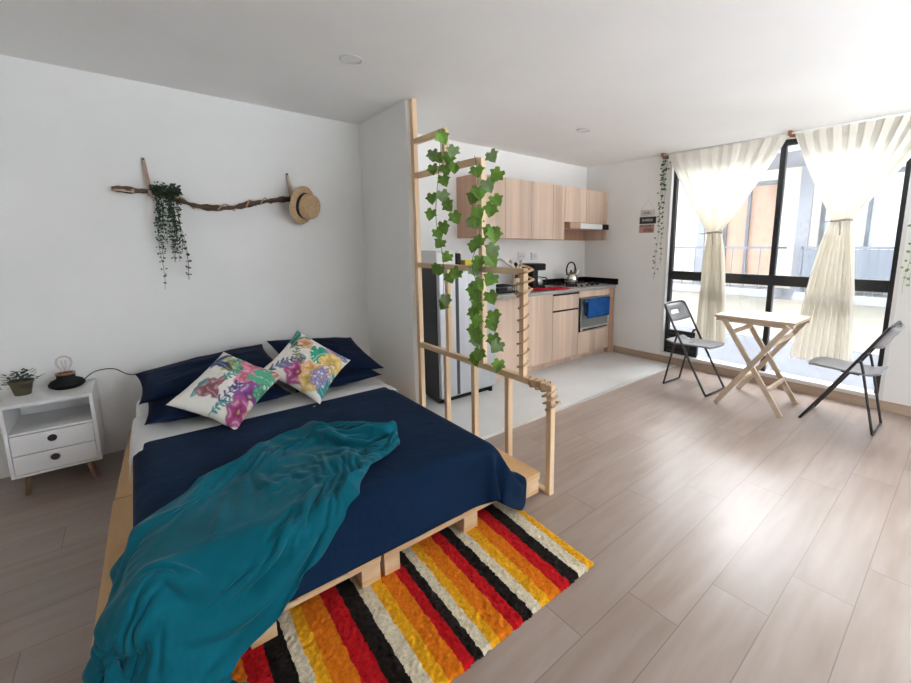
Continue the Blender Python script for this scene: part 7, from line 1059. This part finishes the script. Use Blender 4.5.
garland('ivy garland wound down the tall middle post of the batten railing', [[(xf, 2.06, 1.88), (xf-.02, 2.0, 1.74), (xf-.02, 2.06, 1.6), (xf-.02, 1.99, 1.42), (xf-.02, 2.07, 1.25), (xf-.02, 2.0, 1.06), (xf-.02, 2.07, .9), (xf-.02, 2.02, .72), (xf-.01, 2.04, .6)]], C_, 5)

# ------------------------------------------------------------------ kitchen
def cabinet(name, label, cat, x0, x1, y0, y1, z0, z1, group=None):
    t = thing(name, ((x0+x1)/2, (y0+y1)/2, z0), label, cat, group); return t
YB = 3.10; ZW = .842
def base_unit(x0, x1, label):
    t = cabinet('base_cabinet', label, 'kitchen cabinet', x0, x1, YB, YK, 0, ZW)
    MB().box(x0, x1, YB+.02, YK-.002, .07, ZW).build('body', 'oak_shaded', t)
    MB().box(x0, x1, YB+.06, YB+.075, 0, .07).build('plinth', 'oak', t)
    return t
def front(t, x0, x1, z0, z1, name='door', y=YB): return MB().box(x0+.002, x1-.002, y, y+.019, z0, z1).build(name, 'oak', t, bev=.0015)
t = base_unit(2.50, 3.38, 'oak sink cabinet with two plain doors next to the fridge')
front(t, 2.50, 2.94, .075, ZW-.004); front(t, 2.94, 3.38, .075, ZW-.004)
t = base_unit(3.38, 3.83, 'narrow oak base cabinet with one drawer over a door')
d = front(t, 3.38, 3.83, .650, ZW-.03, 'drawer'); front(t, 3.38, 3.83, .075, .628)
MB().box(3.385, 3.828, YB+.004, YB+.016, .630, .648).build('finger_gap', 'dark', t); MB().box(3.385, 3.828, YB+.004, YB+.016, ZW-.028, ZW-.010).build('finger_gap', 'dark', t)
t = base_unit(3.83, 4.44, 'oak oven cabinet beneath the gas hob')
front(t, 3.83, 4.44, .762, ZW-.004, 'panel'); front(t, 3.83, 4.44, .075, .345, 'panel')
ov = thing('oven', (4.135, YB-.005, .35), 'built-in oven with a glass front set in the oak cabinet', 'oven')
MB().box(3.84, 4.43, YB-.006, YB+.016, .352, .756).build('door', 'steel', ov, bev=.003)
MB().box(3.875, 4.395, YB-.012, YB-.006, .40, .64).build('glass_panel', mat('oven_glass', (.20, .21, .20), .12, .08, 4), ov)
MB().box(3.836, 3.852, YB-.012, YB-.004, .352, .756).build('side_trim', 'dark', ov)
MB().box(3.90, 4.40, YB-.010, YB-.005, .362, .376).build('vent', 'dark', ov)
h = MB(); h.tube([(3.90, YB-.05, .72), (4.40, YB-.05, .72)], .008, 10); h.tube([(3.93, YB-.05, .72), (3.93, YB-.006, .72)], .006, 8); h.tube([(4.37, YB-.05, .72), (4.37, YB-.006, .72)], .006, 8)
h.build('handle', 'chrome', ov, smooth=True)
tw = MB(); V = []
for i in range(24):
    x = 3.915+.435*i/23
    for j in range(22):
        s = j/21; r = .013
        if s < .42: y, z = YB-.05-r-.006*math.sin(i*.55)*(.42-s)*2, .725-(.42-s)*.50
        elif s < .58: a = (s-.42)/.16*PI; y, z = YB-.05-r*math.cos(a), .727+r*math.sin(a)
        else: y, z = YB-.05+r+.004*math.sin(i*.6), .725-(s-.58)*.42
        V.append((x+.004*nz(i*.4, j*.3), y, z))
o = tw.add(V, gridf(24, 22)).build('dish_towel', 'blue', smooth=True); md = o.modifiers.new('thick', 'SOLIDIFY'); md.thickness = .004; md.offset = 1
tag(o, 'blue dish towel draped over the oven handle', 'towel')
MB().box(4.44, XW-.002, YB, YB+.02, .0, ZW).box(4.44, XW-.002, YB+.02, YK-.002, .0, ZW).build('filler_panel', 'oak_shaded'); tag(bpy.data.objects['filler_panel'], 'narrow oak end panel between the oven and the window wall', 'panel')
wt = MB().box(2.50, XW-.002, YB-.022, YK-.002, ZW, .880).build('worktop', 'stone', bev=.003); tag(wt, 'grey kitchen worktop running from the fridge to the window wall', 'worktop')
o = MB().box(3.56, XW-.018, YK-.018, YK-.002, .880, .955).box(XW-.018, XW-.002, YB-.05, YK-.002, .880, .955).build('splashback', 'granite', bev=.002)
tag(o, 'black stone upstand behind the hob and round the corner', 'splashback')
# hob
hb = thing('gas_hob', (4.08, 3.33, .880), 'steel gas hob with four black burners on the worktop', 'hob')
MB().box(3.66, 4.44, 3.12, 3.55, .880, .890).build('plate', 'steel', hb, bev=.004)
for cx, cy, r in ((3.84, 3.44, .05), (4.26, 3.44, .06), (3.84, 3.23, .06), (4.26, 3.23, .045)):
    MB().lathe([(r, .890), (r, .899), (r*.7, .904), (0, .904)], (cx, cy, 0), n=20).build('burner', 'dark', hb, smooth=False)
    g = MB()
    for a in (0, PI/2): g.bar((cx-.085*math.cos(a), cy-.085*math.sin(a), .915), (cx+.085*math.cos(a), cy+.085*math.sin(a), .915), .008, .008)
    for sx, sy in ((1, 0), (-1, 0), (0, 1), (0, -1)): g.box(cx+sx*.083-.004, cx+sx*.083+.004, cy+sy*.083-.004, cy+sy*.083+.004, .890, .918)
    g.build('pan_support', 'dark', hb)
for k in range(4): MB().lathe([(.016, 0), (.014, .018), (0, .018)], (3.93+.10*k, 3.145, .890), n=16).build('knob', 'dark', hb)
# kettle
kx, ky = 4.03, 3.40; kz = .919
kt = thing('kettle', (kx, ky, kz), 'polished steel kettle with a dark arched handle on the hob', 'kettle')
MB().lathe([(.070, 0), (.088, .012), (.092, .045), (.082, .085), (.058, .112), (.034, .122), (.032, .126), (.010, .130), (0, .131)], (kx, ky, kz), n=32).build('body', 'chrome', kt, smooth=True)
MB().lathe([(.010, .128), (.013, .142), (.008, .150), (0, .151)], (kx, ky, kz), n=16).build('lid_knob', 'dark', kt, smooth=True)
MB().tube(smoothp([(kx+.065, ky-.01, kz+.075), (kx+.098, ky-.015, kz+.115), (kx+.118, ky-.02, kz+.155)]), [.020]*8+[.014]*8+[.012], 14).build('spout', 'chrome', kt, smooth=True)
MB().tube(smoothp([(kx-.075, ky, kz+.095), (kx-.086, ky, kz+.16), (kx-.055, ky, kz+.225), (kx, ky, kz+.245), (kx+.055, ky, kz+.225), (kx+.082, ky, kz+.165), (kx+.062, ky, kz+.105)]), .009, 10).build('handle', 'dark', kt, smooth=True)
# coffee maker
cx, cy = 3.43, 3.46
cm = thing('coffee_maker', (cx, cy, .880), 'black drip coffee maker with a glass jug on the worktop', 'coffee maker')
MB().box(cx-.10, cx+.10, cy-.10, cy+.10, .880, .908).build('base', 'dark', cm, bev=.008)
MB().box(cx-.10, cx-.01, cy-.09, cy+.09, .908, 1.10).build('tower', 'dark', cm, bev=.008)
MB().box(cx-.10, cx+.11, cy-.10, cy+.10, 1.085, 1.165).build('head', 'dark', cm, bev=.015)
j = MB().lathe([(.05, 0), (.062, .02), (.064, .06), (.05, .095), (.046, .105)], (cx+.045, cy-.02, .909), n=24).build('jug', mat('jug_glass', (.45, .46, .46), .08, .05, 5, metal=.5), cm, smooth=True)
MB().tube(smoothp([(cx+.09, cy-.05, 1.0), (cx+.14, cy-.075, .99), (cx+.13, cy-.07, .935), (cx+.10, cy-.055, .93)]), .007, 8).build('jug_handle', 'dark', j, smooth=True)
# wooden board / canister leaning behind
o = MB().lathe([(.05, 0), (.05, .20), (.046, .21), (0, .212)], (3.235, 3.47, .880), n=24).build('canister', 'darkwood', smooth=False); tag(o, 'dark brown canister beside the coffee maker', 'canister')
# red cloth
V = [(3.18+.47*i/19, 3.11+.20*j/9-.02*i/19, .884+.010*abs(nz(i*.35, j*.5, 3))+(.012 if i < 8 else .004)) for i in range(20) for j in range(10)]
o = MB().add(V, gridf(20, 10)).build('kitchen_cloth', 'red', smooth=True); md = o.modifiers.new('thick', 'SOLIDIFY'); md.thickness = .006; md.offset = -.2
tag(o, 'red cloth laid flat on the worktop in front of the coffee maker', 'cloth')
# sink and tap, dish rack, utensils
sk = thing('sink', (2.80, 3.33, .880), 'stainless steel sink let into the worktop beside the fridge', 'sink')
s = MB(); s.box(2.56, 3.06, 3.12, 3.16, .880, .886); s.box(2.56, 3.06, 3.44, 3.50, .880, .886); s.box(2.56, 2.60, 3.16, 3.44, .880, .886); s.box(3.02, 3.06, 3.16, 3.44, .880, .886)
s.build('rim', 'steel', sk, bev=.002); MB().box(2.60, 3.02, 3.16, 3.44, .8805, .8825).build('bowl', 'steel', sk)
MB().tube(smoothp([(2.82, 3.47, .886), (2.82, 3.47, 1.10), (2.81, 3.44, 1.19), (2.86, 3.38, 1.22), (2.93, 3.33, 1.17), (2.98, 3.30, 1.13)]), .011, 10).build('tap', 'chrome', sk, smooth=True)
dr = thing('dish_rack', (2.78, 3.27, .886), 'black and grey dish rack standing on the sink', 'dish rack')
MB().box(2.64, 2.92, 3.16, 3.40, .887, .905).build('tray', 'dark', dr, bev=.004)
g = MB()
for k in range(9): x = 2.655+.031*k; g.tube([(x, 3.17, .905), (x, 3.17, .958), (x, 3.39, .958), (x, 3.39, .905)], .003, 6)
g.tube([(2.65, 3.17, .958), (2.91, 3.17, .958)], .004, 6); g.tube([(2.65, 3.39, .958), (2.91, 3.39, .958)], .004, 6); g.build('wires', 'dark', dr)
MB().box(2.66, 2.78, 3.18, 3.37, .906, .945).build('cup_tray', 'tube', dr, bev=.006); MB().lathe([(.03, 0), (.038, .045), (.035, .045), (.028, .006), (0, .006)], (2.85, 3.25, .906), n=20).build('bowl', 'steel', dr, smooth=True)
uh = thing('utensil_pot', (3.125, 3.43, .880), 'wooden pot of metal kitchen utensils beside the sink', 'utensil holder')
MB().lathe([(.045, 0), (.05, .13), (.045, .13), (.04, .02), (0, .02)], (3.125, 3.43, .880), n=20).build('pot', 'beech', uh, smooth=False)
for k in range(6):
    a = k*1.05; tip = (3.125+.07*math.cos(a), 3.43+.05*math.sin(a), 1.13+.03*(k % 3))
    u = MB(); u.tube([(3.125+.015*math.cos(a), 3.43+.015*math.sin(a), .91), tip], .004, 6); u.lathe([(0, -.022), (.016, -.012), (.018, .004), (.008, .022), (0, .024)], tip, (math.cos(a), math.sin(a), 3), 12)
    u.build('utensil', ('steel', 'dark', 'beech')[k % 3], uh, smooth=True)
# wall sockets
for i, x in enumerate((3.362, 3.575)):
    s = thing('wall_socket', (x, YK, 1.245), ['white double socket above the worktop, nearer the railing', 'white single socket above the worktop, nearer the hob'][i], 'socket')
    MB().box(x-.055, x+.055, YK-.011, YK, 1.20, 1.29).build('plate', 'white', s, bev=.003)
    for q in ((-.022, .022) if i == 0 else (0,)):
        sl = MB()
        for dx in (-.006, .006): sl.box(x+q+dx-.0015, x+q+dx+.0015, YK-.0125, YK-.011, 1.238, 1.252)
        sl.build('slots', 'dark', s)
# wall cabinets
YU = 3.255; ZU0, ZU1 = 1.438, 2.035
def wall_unit(x0, x1, z0, label, doors, side=False):
    t = cabinet('wall_cabinet', label, 'kitchen cabinet', x0, x1, YU, YK, z0, ZU1, 'oak wall cabinets over the worktop')
    MB().box(x0, x1, YU+.02, YK-.002, z0, ZU1).build('body', 'oak_shaded', t)
    for a, b in zip(doors[:-1], doors[1:]): front(t, a, b, z0-.001, ZU1, 'door', YU)
    return t
wall_unit(2.47, 3.195, ZU0, 'oak wall cabinet with two doors above the sink, its side toward the fridge', (2.47, 2.82, 3.195))
wall_unit(3.195, 3.725, ZU0, 'oak wall cabinet with two narrow doors in the middle of the row', (3.195, 3.53, 3.725))
t = wall_unit(3.725, XW-.002, 1.64, 'short oak wall cabinet above the cooker hood, against the window wall', (3.725, 4.115, XW-.002))
MB().box(3.725, 3.745, YU+.02, YK-.002, ZU0, 1.64).build('side_panel', 'oak_shaded', t); MB().box(4.50, XW-.002, YU, YK-.002, ZU0, 1.64).build('side_panel', 'oak', t); MB().box(3.745, 4.50, YK-.02, YK-.002, ZU0, 1.64).build('back_panel', 'oak_shaded', t)
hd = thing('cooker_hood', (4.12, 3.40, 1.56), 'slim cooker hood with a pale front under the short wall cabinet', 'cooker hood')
MB().box(3.76, 4.49, 3.20, YK-.03, 1.565, 1.632).build('body', 'oak_shaded', hd, bev=.003)
MB().box(3.93, 4.36, 3.190, 3.20, 1.567, 1.630).build('front_panel', 'rod', hd, bev=.002); MB().box(4.36, 4.49, 3.190, 3.20, 1.567, 1.630).build('control_panel', 'dark', hd)
# fridge and things on it
fr = thing('fridge', (2.14, 3.24, 0), 'silver fridge with dark sides behind the batten railing', 'fridge')
fx0, fx1, fy0 = 1.835, 2.455, 2.955
MB().box(fx0, fx1, fy0+.045, 3.56, .03, 1.19).build('cabinet', 'fridged', fr, bev=.006)
for z0, z1 in ((.05, 1.19),):
    d = MB().box(fx0+.002, fx1-.002, fy0, fy0+.045, z0, z1).build('door', 'fridge', fr, bev=.014, seg=4)
    MB().box(2.0, 2.03, fy0-.004, fy0+.01, z0+.012, z1-.012).build('grip', 'fridged', d)
MB().box(fx0+.02, fx1-.02, fy0+.05, fy0+.07, .0, .05).build('plinth', 'dark', fr)
for x in (fx0+.06, fx1-.06): MB().lathe([(.02, 0), (.016, .03), (0, .03)], (x, fy0+.03, 0), n=12).build('foot', 'dark', fr)
o = MB().box(1.86, 2.05, 3.02, 3.30, 1.191, 1.305).build('storage_box', 'white', bev=.008); l_ = MB().box(1.855, 2.055, 3.015, 3.305, 1.305, 1.318).build('lid', 'rod', o, bev=.004)
tag(o, 'white lidded box on top of the fridge', 'box')
js = thing('storage_jar', (2.13, 3.12, 1.191), 'dark jar with a pale lid on top of the fridge', 'jar')
MB().lathe([(.035, 0), (.038, .01), (.038, .09), (.03, .105), (0, .105)], (2.13, 3.12, 1.191)).build('jar', 'dark', js, smooth=True); MB().lathe([(.033, .105), (.033, .128), (0, .13)], (2.13, 3.12, 1.191)).build('lid', 'rod', js)
o = MB().box(2.18, 2.30, 3.06, 3.14, 1.191, 1.235).build('carton', 'yellow', bev=.003); tag(o, 'small yellow carton on top of the fridge', 'carton')

# ------------------------------------------------------------------ ceiling spots
for x, y, lab in ((1.01, 2.47, 'round recessed ceiling light above the bed'), (3.09, 2.50, 'round recessed ceiling light in front of the kitchen')):
    t = thing('ceiling_light', (x, y, ZC), lab, 'ceiling light')
    MB().lathe([(.062, 0), (.064, -.004), (.052, -.006), (.048, 0)], (x, y, ZC), n=32).build('trim_ring', 'rod', t, smooth=True)
    MB().lathe([(.049, -.001), (0, -.002)], (x, y, ZC), n=32).build('diffuser', 'lamp', t)

# ------------------------------------------------------------------ folding table
tb = thing('folding_table', (3.96, 1.19, 0), 'small beech folding table with crossed legs by the window', 'table')
TX0, TX1, TY0, TY1, TZ = 3.72, 4.21, .895, 1.50, .775
MB().box(TX0, TX1, TY0, TY1, TZ-.022, TZ).build('tabletop', 'beech', tb, bev=.003)
for q in (TX0+.012, TX1-.03): MB().box(q, q+.018, TY0+.01, TY1-.01, TZ-.055, TZ-.022).build('apron', 'beech', tb, bev=.002)
for x in (3.695, 4.205): MB().bar((x, 1.425, .0), (x, .93, TZ-.03), .022, .040, (0, 0, 1)).build('leg', 'beech', tb, bev=.002)
for x in (3.735, 4.165): MB().bar((x, .93, .0), (x, 1.425, TZ-.03), .022, .040, (0, 0, 1)).build('leg', 'beech', tb, bev=.002)
for (y, z, a, b) in ((1.30, .20, 3.706, 4.194), (1.05, .19, 3.746, 4.154), (1.02, .60, 3.706, 4.194), (1.345, .64, 3.746, 4.154)):
    MB().box(a, b, y-.012, y+.012, z-.016, z+.016).build('crossbar', 'beech', tb, bev=.002)
for x in (3.682, 4.218): MB().lathe([(.008, -.003), (.008, .003), (0, .004)], (x, 1.178, .378), (-1 if x < 4 else 1, 0, 0), 12).build('pivot_bolt', 'steel', tb)

# ------------------------------------------------------------------ folding chairs
def chair():
    t = thing('folding_chair', (0, 0, 0), 'grey folding chair on thin dark tubes, on the kitchen side of the table, facing the camera side', 'chair', 'folding chairs at the table')
    r = .0105; Wf, Wr = .185, .150
    y_, z_ = lambda k: .22-.464*k/.811, lambda k: k
    MB().tube(smoothp([(-Wf, .22, .012), (-Wf, y_(.3), .3), (-Wf, y_(.6), .6), (-Wf+.004, y_(.775), .775), (-Wf+.03, y_(.808), .808), (-.08, y_(.815), .815), (.08, y_(.815), .815), (Wf-.03, y_(.808), .808), (Wf-.004, y_(.775), .775), (Wf, y_(.6), .6), (Wf, y_(.3), .3), (Wf, .22, .012)]), r, 12).build('main_frame', 'tube', t, smooth=True)
    MB().tube([(-Wf, .222, .012), (Wf, .222, .012)], r*.85, 10).build('floor_bar', 'tube', t, smooth=True)
    for sx in (-1, 1):
        MB().tube(smoothp([(sx*Wr, -.222, .012), (sx*Wr, -.17, .25), (sx*Wr, -.115, .50), (sx*(Wr+.012), -.098, .535), (sx*(Wf-.008), -.088, .535)]), r*.9, 10).build('rear_leg', 'tube', t, smooth=True)
    MB().tube([(-Wr, -.222, .012), (Wr, -.222, .012)], r*.85, 10).build('floor_bar', 'tube', t, smooth=True)
    V = []; nu, nv = 15, 19
    for i in range(nu):
        u = 2*i/(nu-1)-1
        for j in range(nv):
            s = j/(nv-1); y = -.215+.446*s; w = .158*(1-.10*max(0, s-.8)*5*.5); 
            z = .446+.018*s-.012*(1-u*u)*math.sin(PI*s)+.03*max(0, .14-s)/.14*(1 if True else 0)*.8
            if s > .94: z -= .006
            yy = y-.02*u*u*max(0, s-.75)*4
            V.append((u*w, yy, z))
    o = MB().add(V, gridf(nu, nv)).build('seat', 'seat', t, smooth=True); md = o.modifiers.new('thick', 'SOLIDIFY'); md.thickness = .016; md.offset = -1; md = o.modifiers.new('b', 'BEVEL'); md.width = .004; md.limit_method = 'ANGLE'
    fr_ = MB(); fr_.tube([(-.17, .0, .442), (-.17, -.11, .436)], .006, 8); fr_.tube([(.17, .0, .442), (.17, -.11, .436)], .006, 8); fr_.tube([(-Wf, y_(.438), .438), (Wf, y_(.438), .438)], .007, 8); fr_.tube([(-Wr, -.128, .434), (Wr, -.128, .434)], .007, 8)
    fr_.build('seat_support', 'tube', t, smooth=True)
    b = MB(); d = Vector((0, -.464, .811)).normalized(); n_ = Vector((0, .811, .464)).normalized()
    def P(x, k, o_): q = Vector((x, y_(k), k))+n_*(o_-.045*(1-(x/.185)**2)*1); return q
    zs = [.655, .685, .705, .722, .738, .758, .785, .818]; xs = [-.176, -.14, -.10, -.075, -.04, 0, .04, .075, .10, .14, .176]
    vv = [P(x, k-(.012*(abs(x)/.176)**4 if k > .8 else 0), 0) for k in zs for x in xs]; nx_ = len(xs)
    ff = [(i*nx_+j, i*nx_+j+1, (i+1)*nx_+j+1, (i+1)*nx_+j) for i in range(len(zs)-1) for j in range(nx_-1) if not (i in (3, 4) and 2 < j < 7)]
    o = MB().add(vv, ff).build('backrest', 'seat', t, smooth=True); md = o.modifiers.new('thick', 'SOLIDIFY'); md.thickness = .012; md.offset = 0
    return t
ch = chair(); ch.location = (3.935, 1.745, 0); ch.rotation_euler = (0, 0, PI-.05); ch['label'] = 'grey folding chair on the kitchen side of the table, its back to the kitchen'
copy_tree(ch, (4.0, .593, 0), -.04, 'grey folding chair on the far side of the table from the kitchen')

# ------------------------------------------------------------------ curtain rod, voile curtains
XC = 4.44
ro = thing('curtain_rod', (XC, 1.3, 2.345), 'thin white curtain rod with copper brackets under the ceiling', 'curtain rod')
MB().tube([(XC, .28, 2.350), (XC, 2.50, 2.350)], .008, 10).build('rod', 'rod', ro, smooth=True)
for y in (2.475, 1.262, .30):
    MB().box(XC-.014, XW, y-.016, y+.016, 2.335, 2.375).build('bracket', 'copper', ro, bev=.003)
def curtain(label, yt, yg, zg, yb, zb, seed):
    t = thing('voile_curtain', (XC, sum(yg)/2, zg), label, 'curtain', 'tied voile curtains at the window')
    rows = 64; colsn = 150; V = []
    for i in range(rows):
        f = i/(rows-1)
        if f < .55:
            k = f/.55; z = 2.343+(zg-2.343)*k; e = k**1.12; y0 = yt[0]+(yg[0]-yt[0])*e; y1 = yt[1]+(yg[1]-yt[1])*e; amp = .016+.030*k**2; fr_ = 11
        else:
            k = (f-.55)/.45; z = zg+(zb-zg)*k; e = k**.62; y0 = yg[0]+(yb[0]-yg[0])*e; y1 = yg[1]+(yb[1]-yg[1])*e; amp = .040+.012*math.sin(PI*k); fr_ = 9
        sq = math.exp(-((z-zg)/.10)**2)
        for j in range(colsn):
            s = j/(colsn-1)
            ph = s*PI*2*9+5.5*nz(s*4, seed, 1)+.6*nz(s*3, z*2, seed)
            a = amp*(.7+.6*nz(s*8, seed, 4)**2)
            x = XC+a*math.sin(ph)+.010*nz(s*9, z*3, seed)
            y = y0+(y1-y0)*(s+.012*math.sin(ph*2+1)*(1-sq))
            if i < 2: x = XC+.010*math.sin(ph)
            x = XC+(x-XC)*(1-.35*sq)
            V.append((x, y, z+(.006*math.sin(ph) if i == rows-1 else 0)))
    MB().add(V, gridf(rows, colsn)).build('voile', 'sheer', t, smooth=True)
    yc = sum(yg)/2; hw_ = abs(yg[0]-yg[1])/2+.006
    tie = MB(); pts = [(XC+.047*math.cos(a), yc+hw_*math.sin(a), zg+.004*math.sin(2*a)) for a in [2*PI*k/28 for k in range(29)]]
    tie.tube(pts, .009, 8); tie.tube(smoothp([(XC-.05, yc, zg), (XC-.058, yc-.008, zg-.05), (XC-.055, yc-.012, zg-.12)]), .006, 8); tie.tube(smoothp([(XC-.05, yc+.01, zg), (XC-.056, yc+.06, zg-.008), (XC-.03, yc+.13, zg-.006)]), .0035, 8)
    tie.build('tieback', 'tie', t, smooth=True)
curtain('cream voile curtain tied in the middle, over the window half nearer the kitchen', (2.42, 1.285), (1.925, 1.79), 1.50, (1.985, 1.66), .355, 3)
curtain('cream voile curtain tied in the middle, over the window half farther from the kitchen', (1.235, .27), (.885, .755), 1.575, (1.09, .63), .345, 8)

# ------------------------------------------------------------------ plaques and hanging greenery by the window
pq = thing('wall_plaque', (XW, 2.68, 1.74), 'three small plaques in white, black and dusty red hung on a thread by the window', 'wall sign')
def plq(z0, z1, y0, y1, m):
    return MB().box(XW-.008, XW-.001, y0, y1, z0, z1).build('plaque', m, pq, bev=.0015)
p1 = plq(1.715, 1.785, 2.59, 2.775, 'plaque_w'); p2 = plq(1.625, 1.705, 2.572, 2.785, 'black'); p3 = plq(1.520, 1.615, 2.59, 2.785, 'plaque_r')
def marks(par, y0, y1, z0, z1, m, n, seed):
    b = MB(); rr = random.Random(seed); y = y1
    w_ = (y1-y0)/n
    for k in range(n):
        h0 = z0+(z1-z0)*rr.uniform(0, .2); q = rr.random()
        b.box(XW-.0092, XW-.0080, y-w_*.24, y-w_*.06, z0, z1)
        if q < .6: b.box(XW-.0092, XW-.0080, y-w_*.82, y-w_*.24, z0+(z1-z0)*.42, z0+(z1-z0)*.60)
        if q > .3: b.box(XW-.0092, XW-.0080, y-w_*.82, y-w_*.64, h0, z1)
        y -= w_
    b.build('lettering', m, par)
marks(p1, 2.645, 2.735, 1.735, 1.762, 'ink', 4, 1); marks(p2, 2.61, 2.75, 1.650, 1.682, 'inkw', 7, 2); marks(p3, 2.615, 2.775, 1.588, 1.606, 'ink', 8, 3); marks(p3, 2.605, 2.725, 1.530, 1.572, 'ink', 4, 5)
MB().tube([(XW-.005, 2.765, 1.785), (XW-.004, 2.683, 1.90), (XW-.005, 2.60, 1.785)], .0012, 5).tube([(XW-.004, 2.76, 1.715), (XW-.004, 2.76, 1.705)], .0012, 5).tube([(XW-.004, 2.61, 1.625), (XW-.004, 2.61, 1.615)], .0012, 5).build('thread', 'tie', pq)
MB().lathe([(.004, 0), (.005, .010), (0, .010)], (XW, 2.683, 1.90), (-1, 0, 0), 10).build('nail', 'steel', pq)
def strands(label, y0, xs, zt, lens, seed, m='sgreen', pale=None):
    t = thing('hanging_greenery', (xs, y0, zt), label, 'artificial plant', 'thin greenery strands beside the window'); rr = random.Random(seed)
    for (yt, yb, ln) in lens:
        f = MB(); pts = [Vector((xs+.006*math.sin(k), yt+(yb-yt)*(k/20)+.008*math.sin(k*1.1+seed), zt-ln*k/20)) for k in range(21)]
        f.tube(pts, .0012, 5); n_ = int(ln/.040)
        for q in range(n_):
            p = pts[min(20, int(q/n_*20))]+Vector((rr.uniform(-.01, .006), rr.uniform(-.022, .022), rr.uniform(-.01, .01)))
            for w_ in range(2 if q < n_*.35 else 1): leaf(f, p, (rr.uniform(-.5, .2), rr.choice((-1, 1))*rr.uniform(.4, 1), rr.uniform(-.9, .1)), (-1, -.4, rr.uniform(-.2, .6)), rr.uniform(.022, .034), rr.uniform(.015, .022))
        f.build('strand', m, t)
strands('long thin greenery strands hanging beside the window from the rod end nearest the kitchen', 2.48, XW-.035, 2.34, [(2.485, 2.545, 1.36), (2.465, 2.475, 1.18), (2.495, 2.52, .75)], 4)
strands('greenery strands with pale leaves hanging at the window end farthest from the kitchen', .33, XW-.035, 2.34, [(.34, .385, 1.35), (.31, .35, 1.28), (.28, .30, 1.1)], 6, 'ivyb')

# ------------------------------------------------------------------ across the street
bd = thing('apartment_building', (9, 1.5, -3.2), 'cream and grey apartment building across the street seen through the window', 'building')
XF = 9.0; w = MB()
ops = [(2.62, 3.62, .62, 2.60), (.55, 1.98, .62, 2.60), (4.75, 5.6, .62, 2.6), (-1.4, -.2, .62, 2.6), (2.75, 3.5, -2.2, -.62), (1.06, 1.44, -2.2, -.62), (-.9, .2, -2.2, -.62)]
ys = sorted({-5, 8.5, *[v for o in ops for v in o[:2]]}); zs = sorted({-3.2, 4.6, *[v for o in ops for v in o[2:]]})
for a, b in zip(ys[:-1], ys[1:]):
    for c, d in zip(zs[:-1], zs[1:]):
        if not any(o[0] <= a and b <= o[1] and o[2] <= c and d <= o[3] for o in ops): w.box(XF, XF+.3, a, b, c, d)
w.build('wall', 'cream', bd)
MB().box(XF-.10, XF, -5, 8.5, .40, .60).box(XF-.06, XF, -5, 8.5, -3.2, -.40).build('slab_band', 'concrete', bd)
MB().box(XF-1.5, XF, -5, 8.5, 2.78, 2.95).build('added_shade_slab', 'concrete', bd)  # deep slab added above the view to keep sky light off the facade
MB().box(XF-.05, XF, 2.10, 2.30, .60, 4.6).box(XF-.05, XF, 3.95, 4.10, .6, 4.6).build('pier', 'concrete', bd)
for k, o_ in enumerate(ops):
    a, b, c, d = o_; fr_ = MB(); X = XF+.08
    fr_.box(X, X+.06, a, a+.06, c, d); fr_.box(X, X+.06, b-.06, b, c, d); fr_.box(X, X+.06, a+.06, b-.06, d-.07, d); fr_.box(X, X+.06, a+.06, b-.06, c, c+.06); m_ = (a+b)/2+.05; fr_.box(X, X+.06, m_-.025, m_+.025, c, d)
    f = fr_.build('window', 'rail', bd)
    MB().box(X+.07, X+.09, a, b, c, d).build('pane', 'peach' if k == 0 else ('blind' if k in (1, 3) else 'extwin'), f)
    if k in (1, 3):
        s = MB()
        for q in range(14): s.bar((X+.05, a+.06, c+.14*q+.1), (X+.05, b-.06, c+.14*q+.1), .012, .006)
        s.build('blind_slats', 'blind', f)
for (a, b, dn) in ((2.45, 4.6, 0), (.5, 2.05, 1), (-1.6, -.1, 1)):
    r_ = MB(); X = XF-.55
    r_.box(X-.02, X+.02, a, b, 1.33, 1.37); r_.box(X-.015, X+.015, a, b, .68, .70)
    n_ = int((b-a)/(.11 if dn else .22))
    for k in range(n_+1): y = a+(b-a)*k/n_; r_.box(X-.008, X+.008, y-.008, y+.008, .60, 1.33)
    r_.box(X-.02, X+.02, a-.02, a+.02, .60, 1.37); r_.box(X-.02, X+.02, b-.02, b+.02, .60, 1.37); r_.box(X, XF, a-.02, a+.02, 1.33, 1.37); r_.box(X, XF, b-.02, b+.02, 1.33, 1.37)
    r_.build('balcony_railing', 'rail', bd)
    MB().box(X-.05, XF, a-.05, b+.05, .46, .60).build('balcony_slab', 'concrete', bd)
    if dn: MB().box(X-.004, X+.004, a+.03, b-.03, .70, 1.32).build('balcony_panel', mat('smoked_panel', (.20, .22, .25), .3, .1, 3), bd)
struct(MB().box(XW+.14, 9.3, -20, 22, -3.3, -3.2), 'ground_street', 'road')
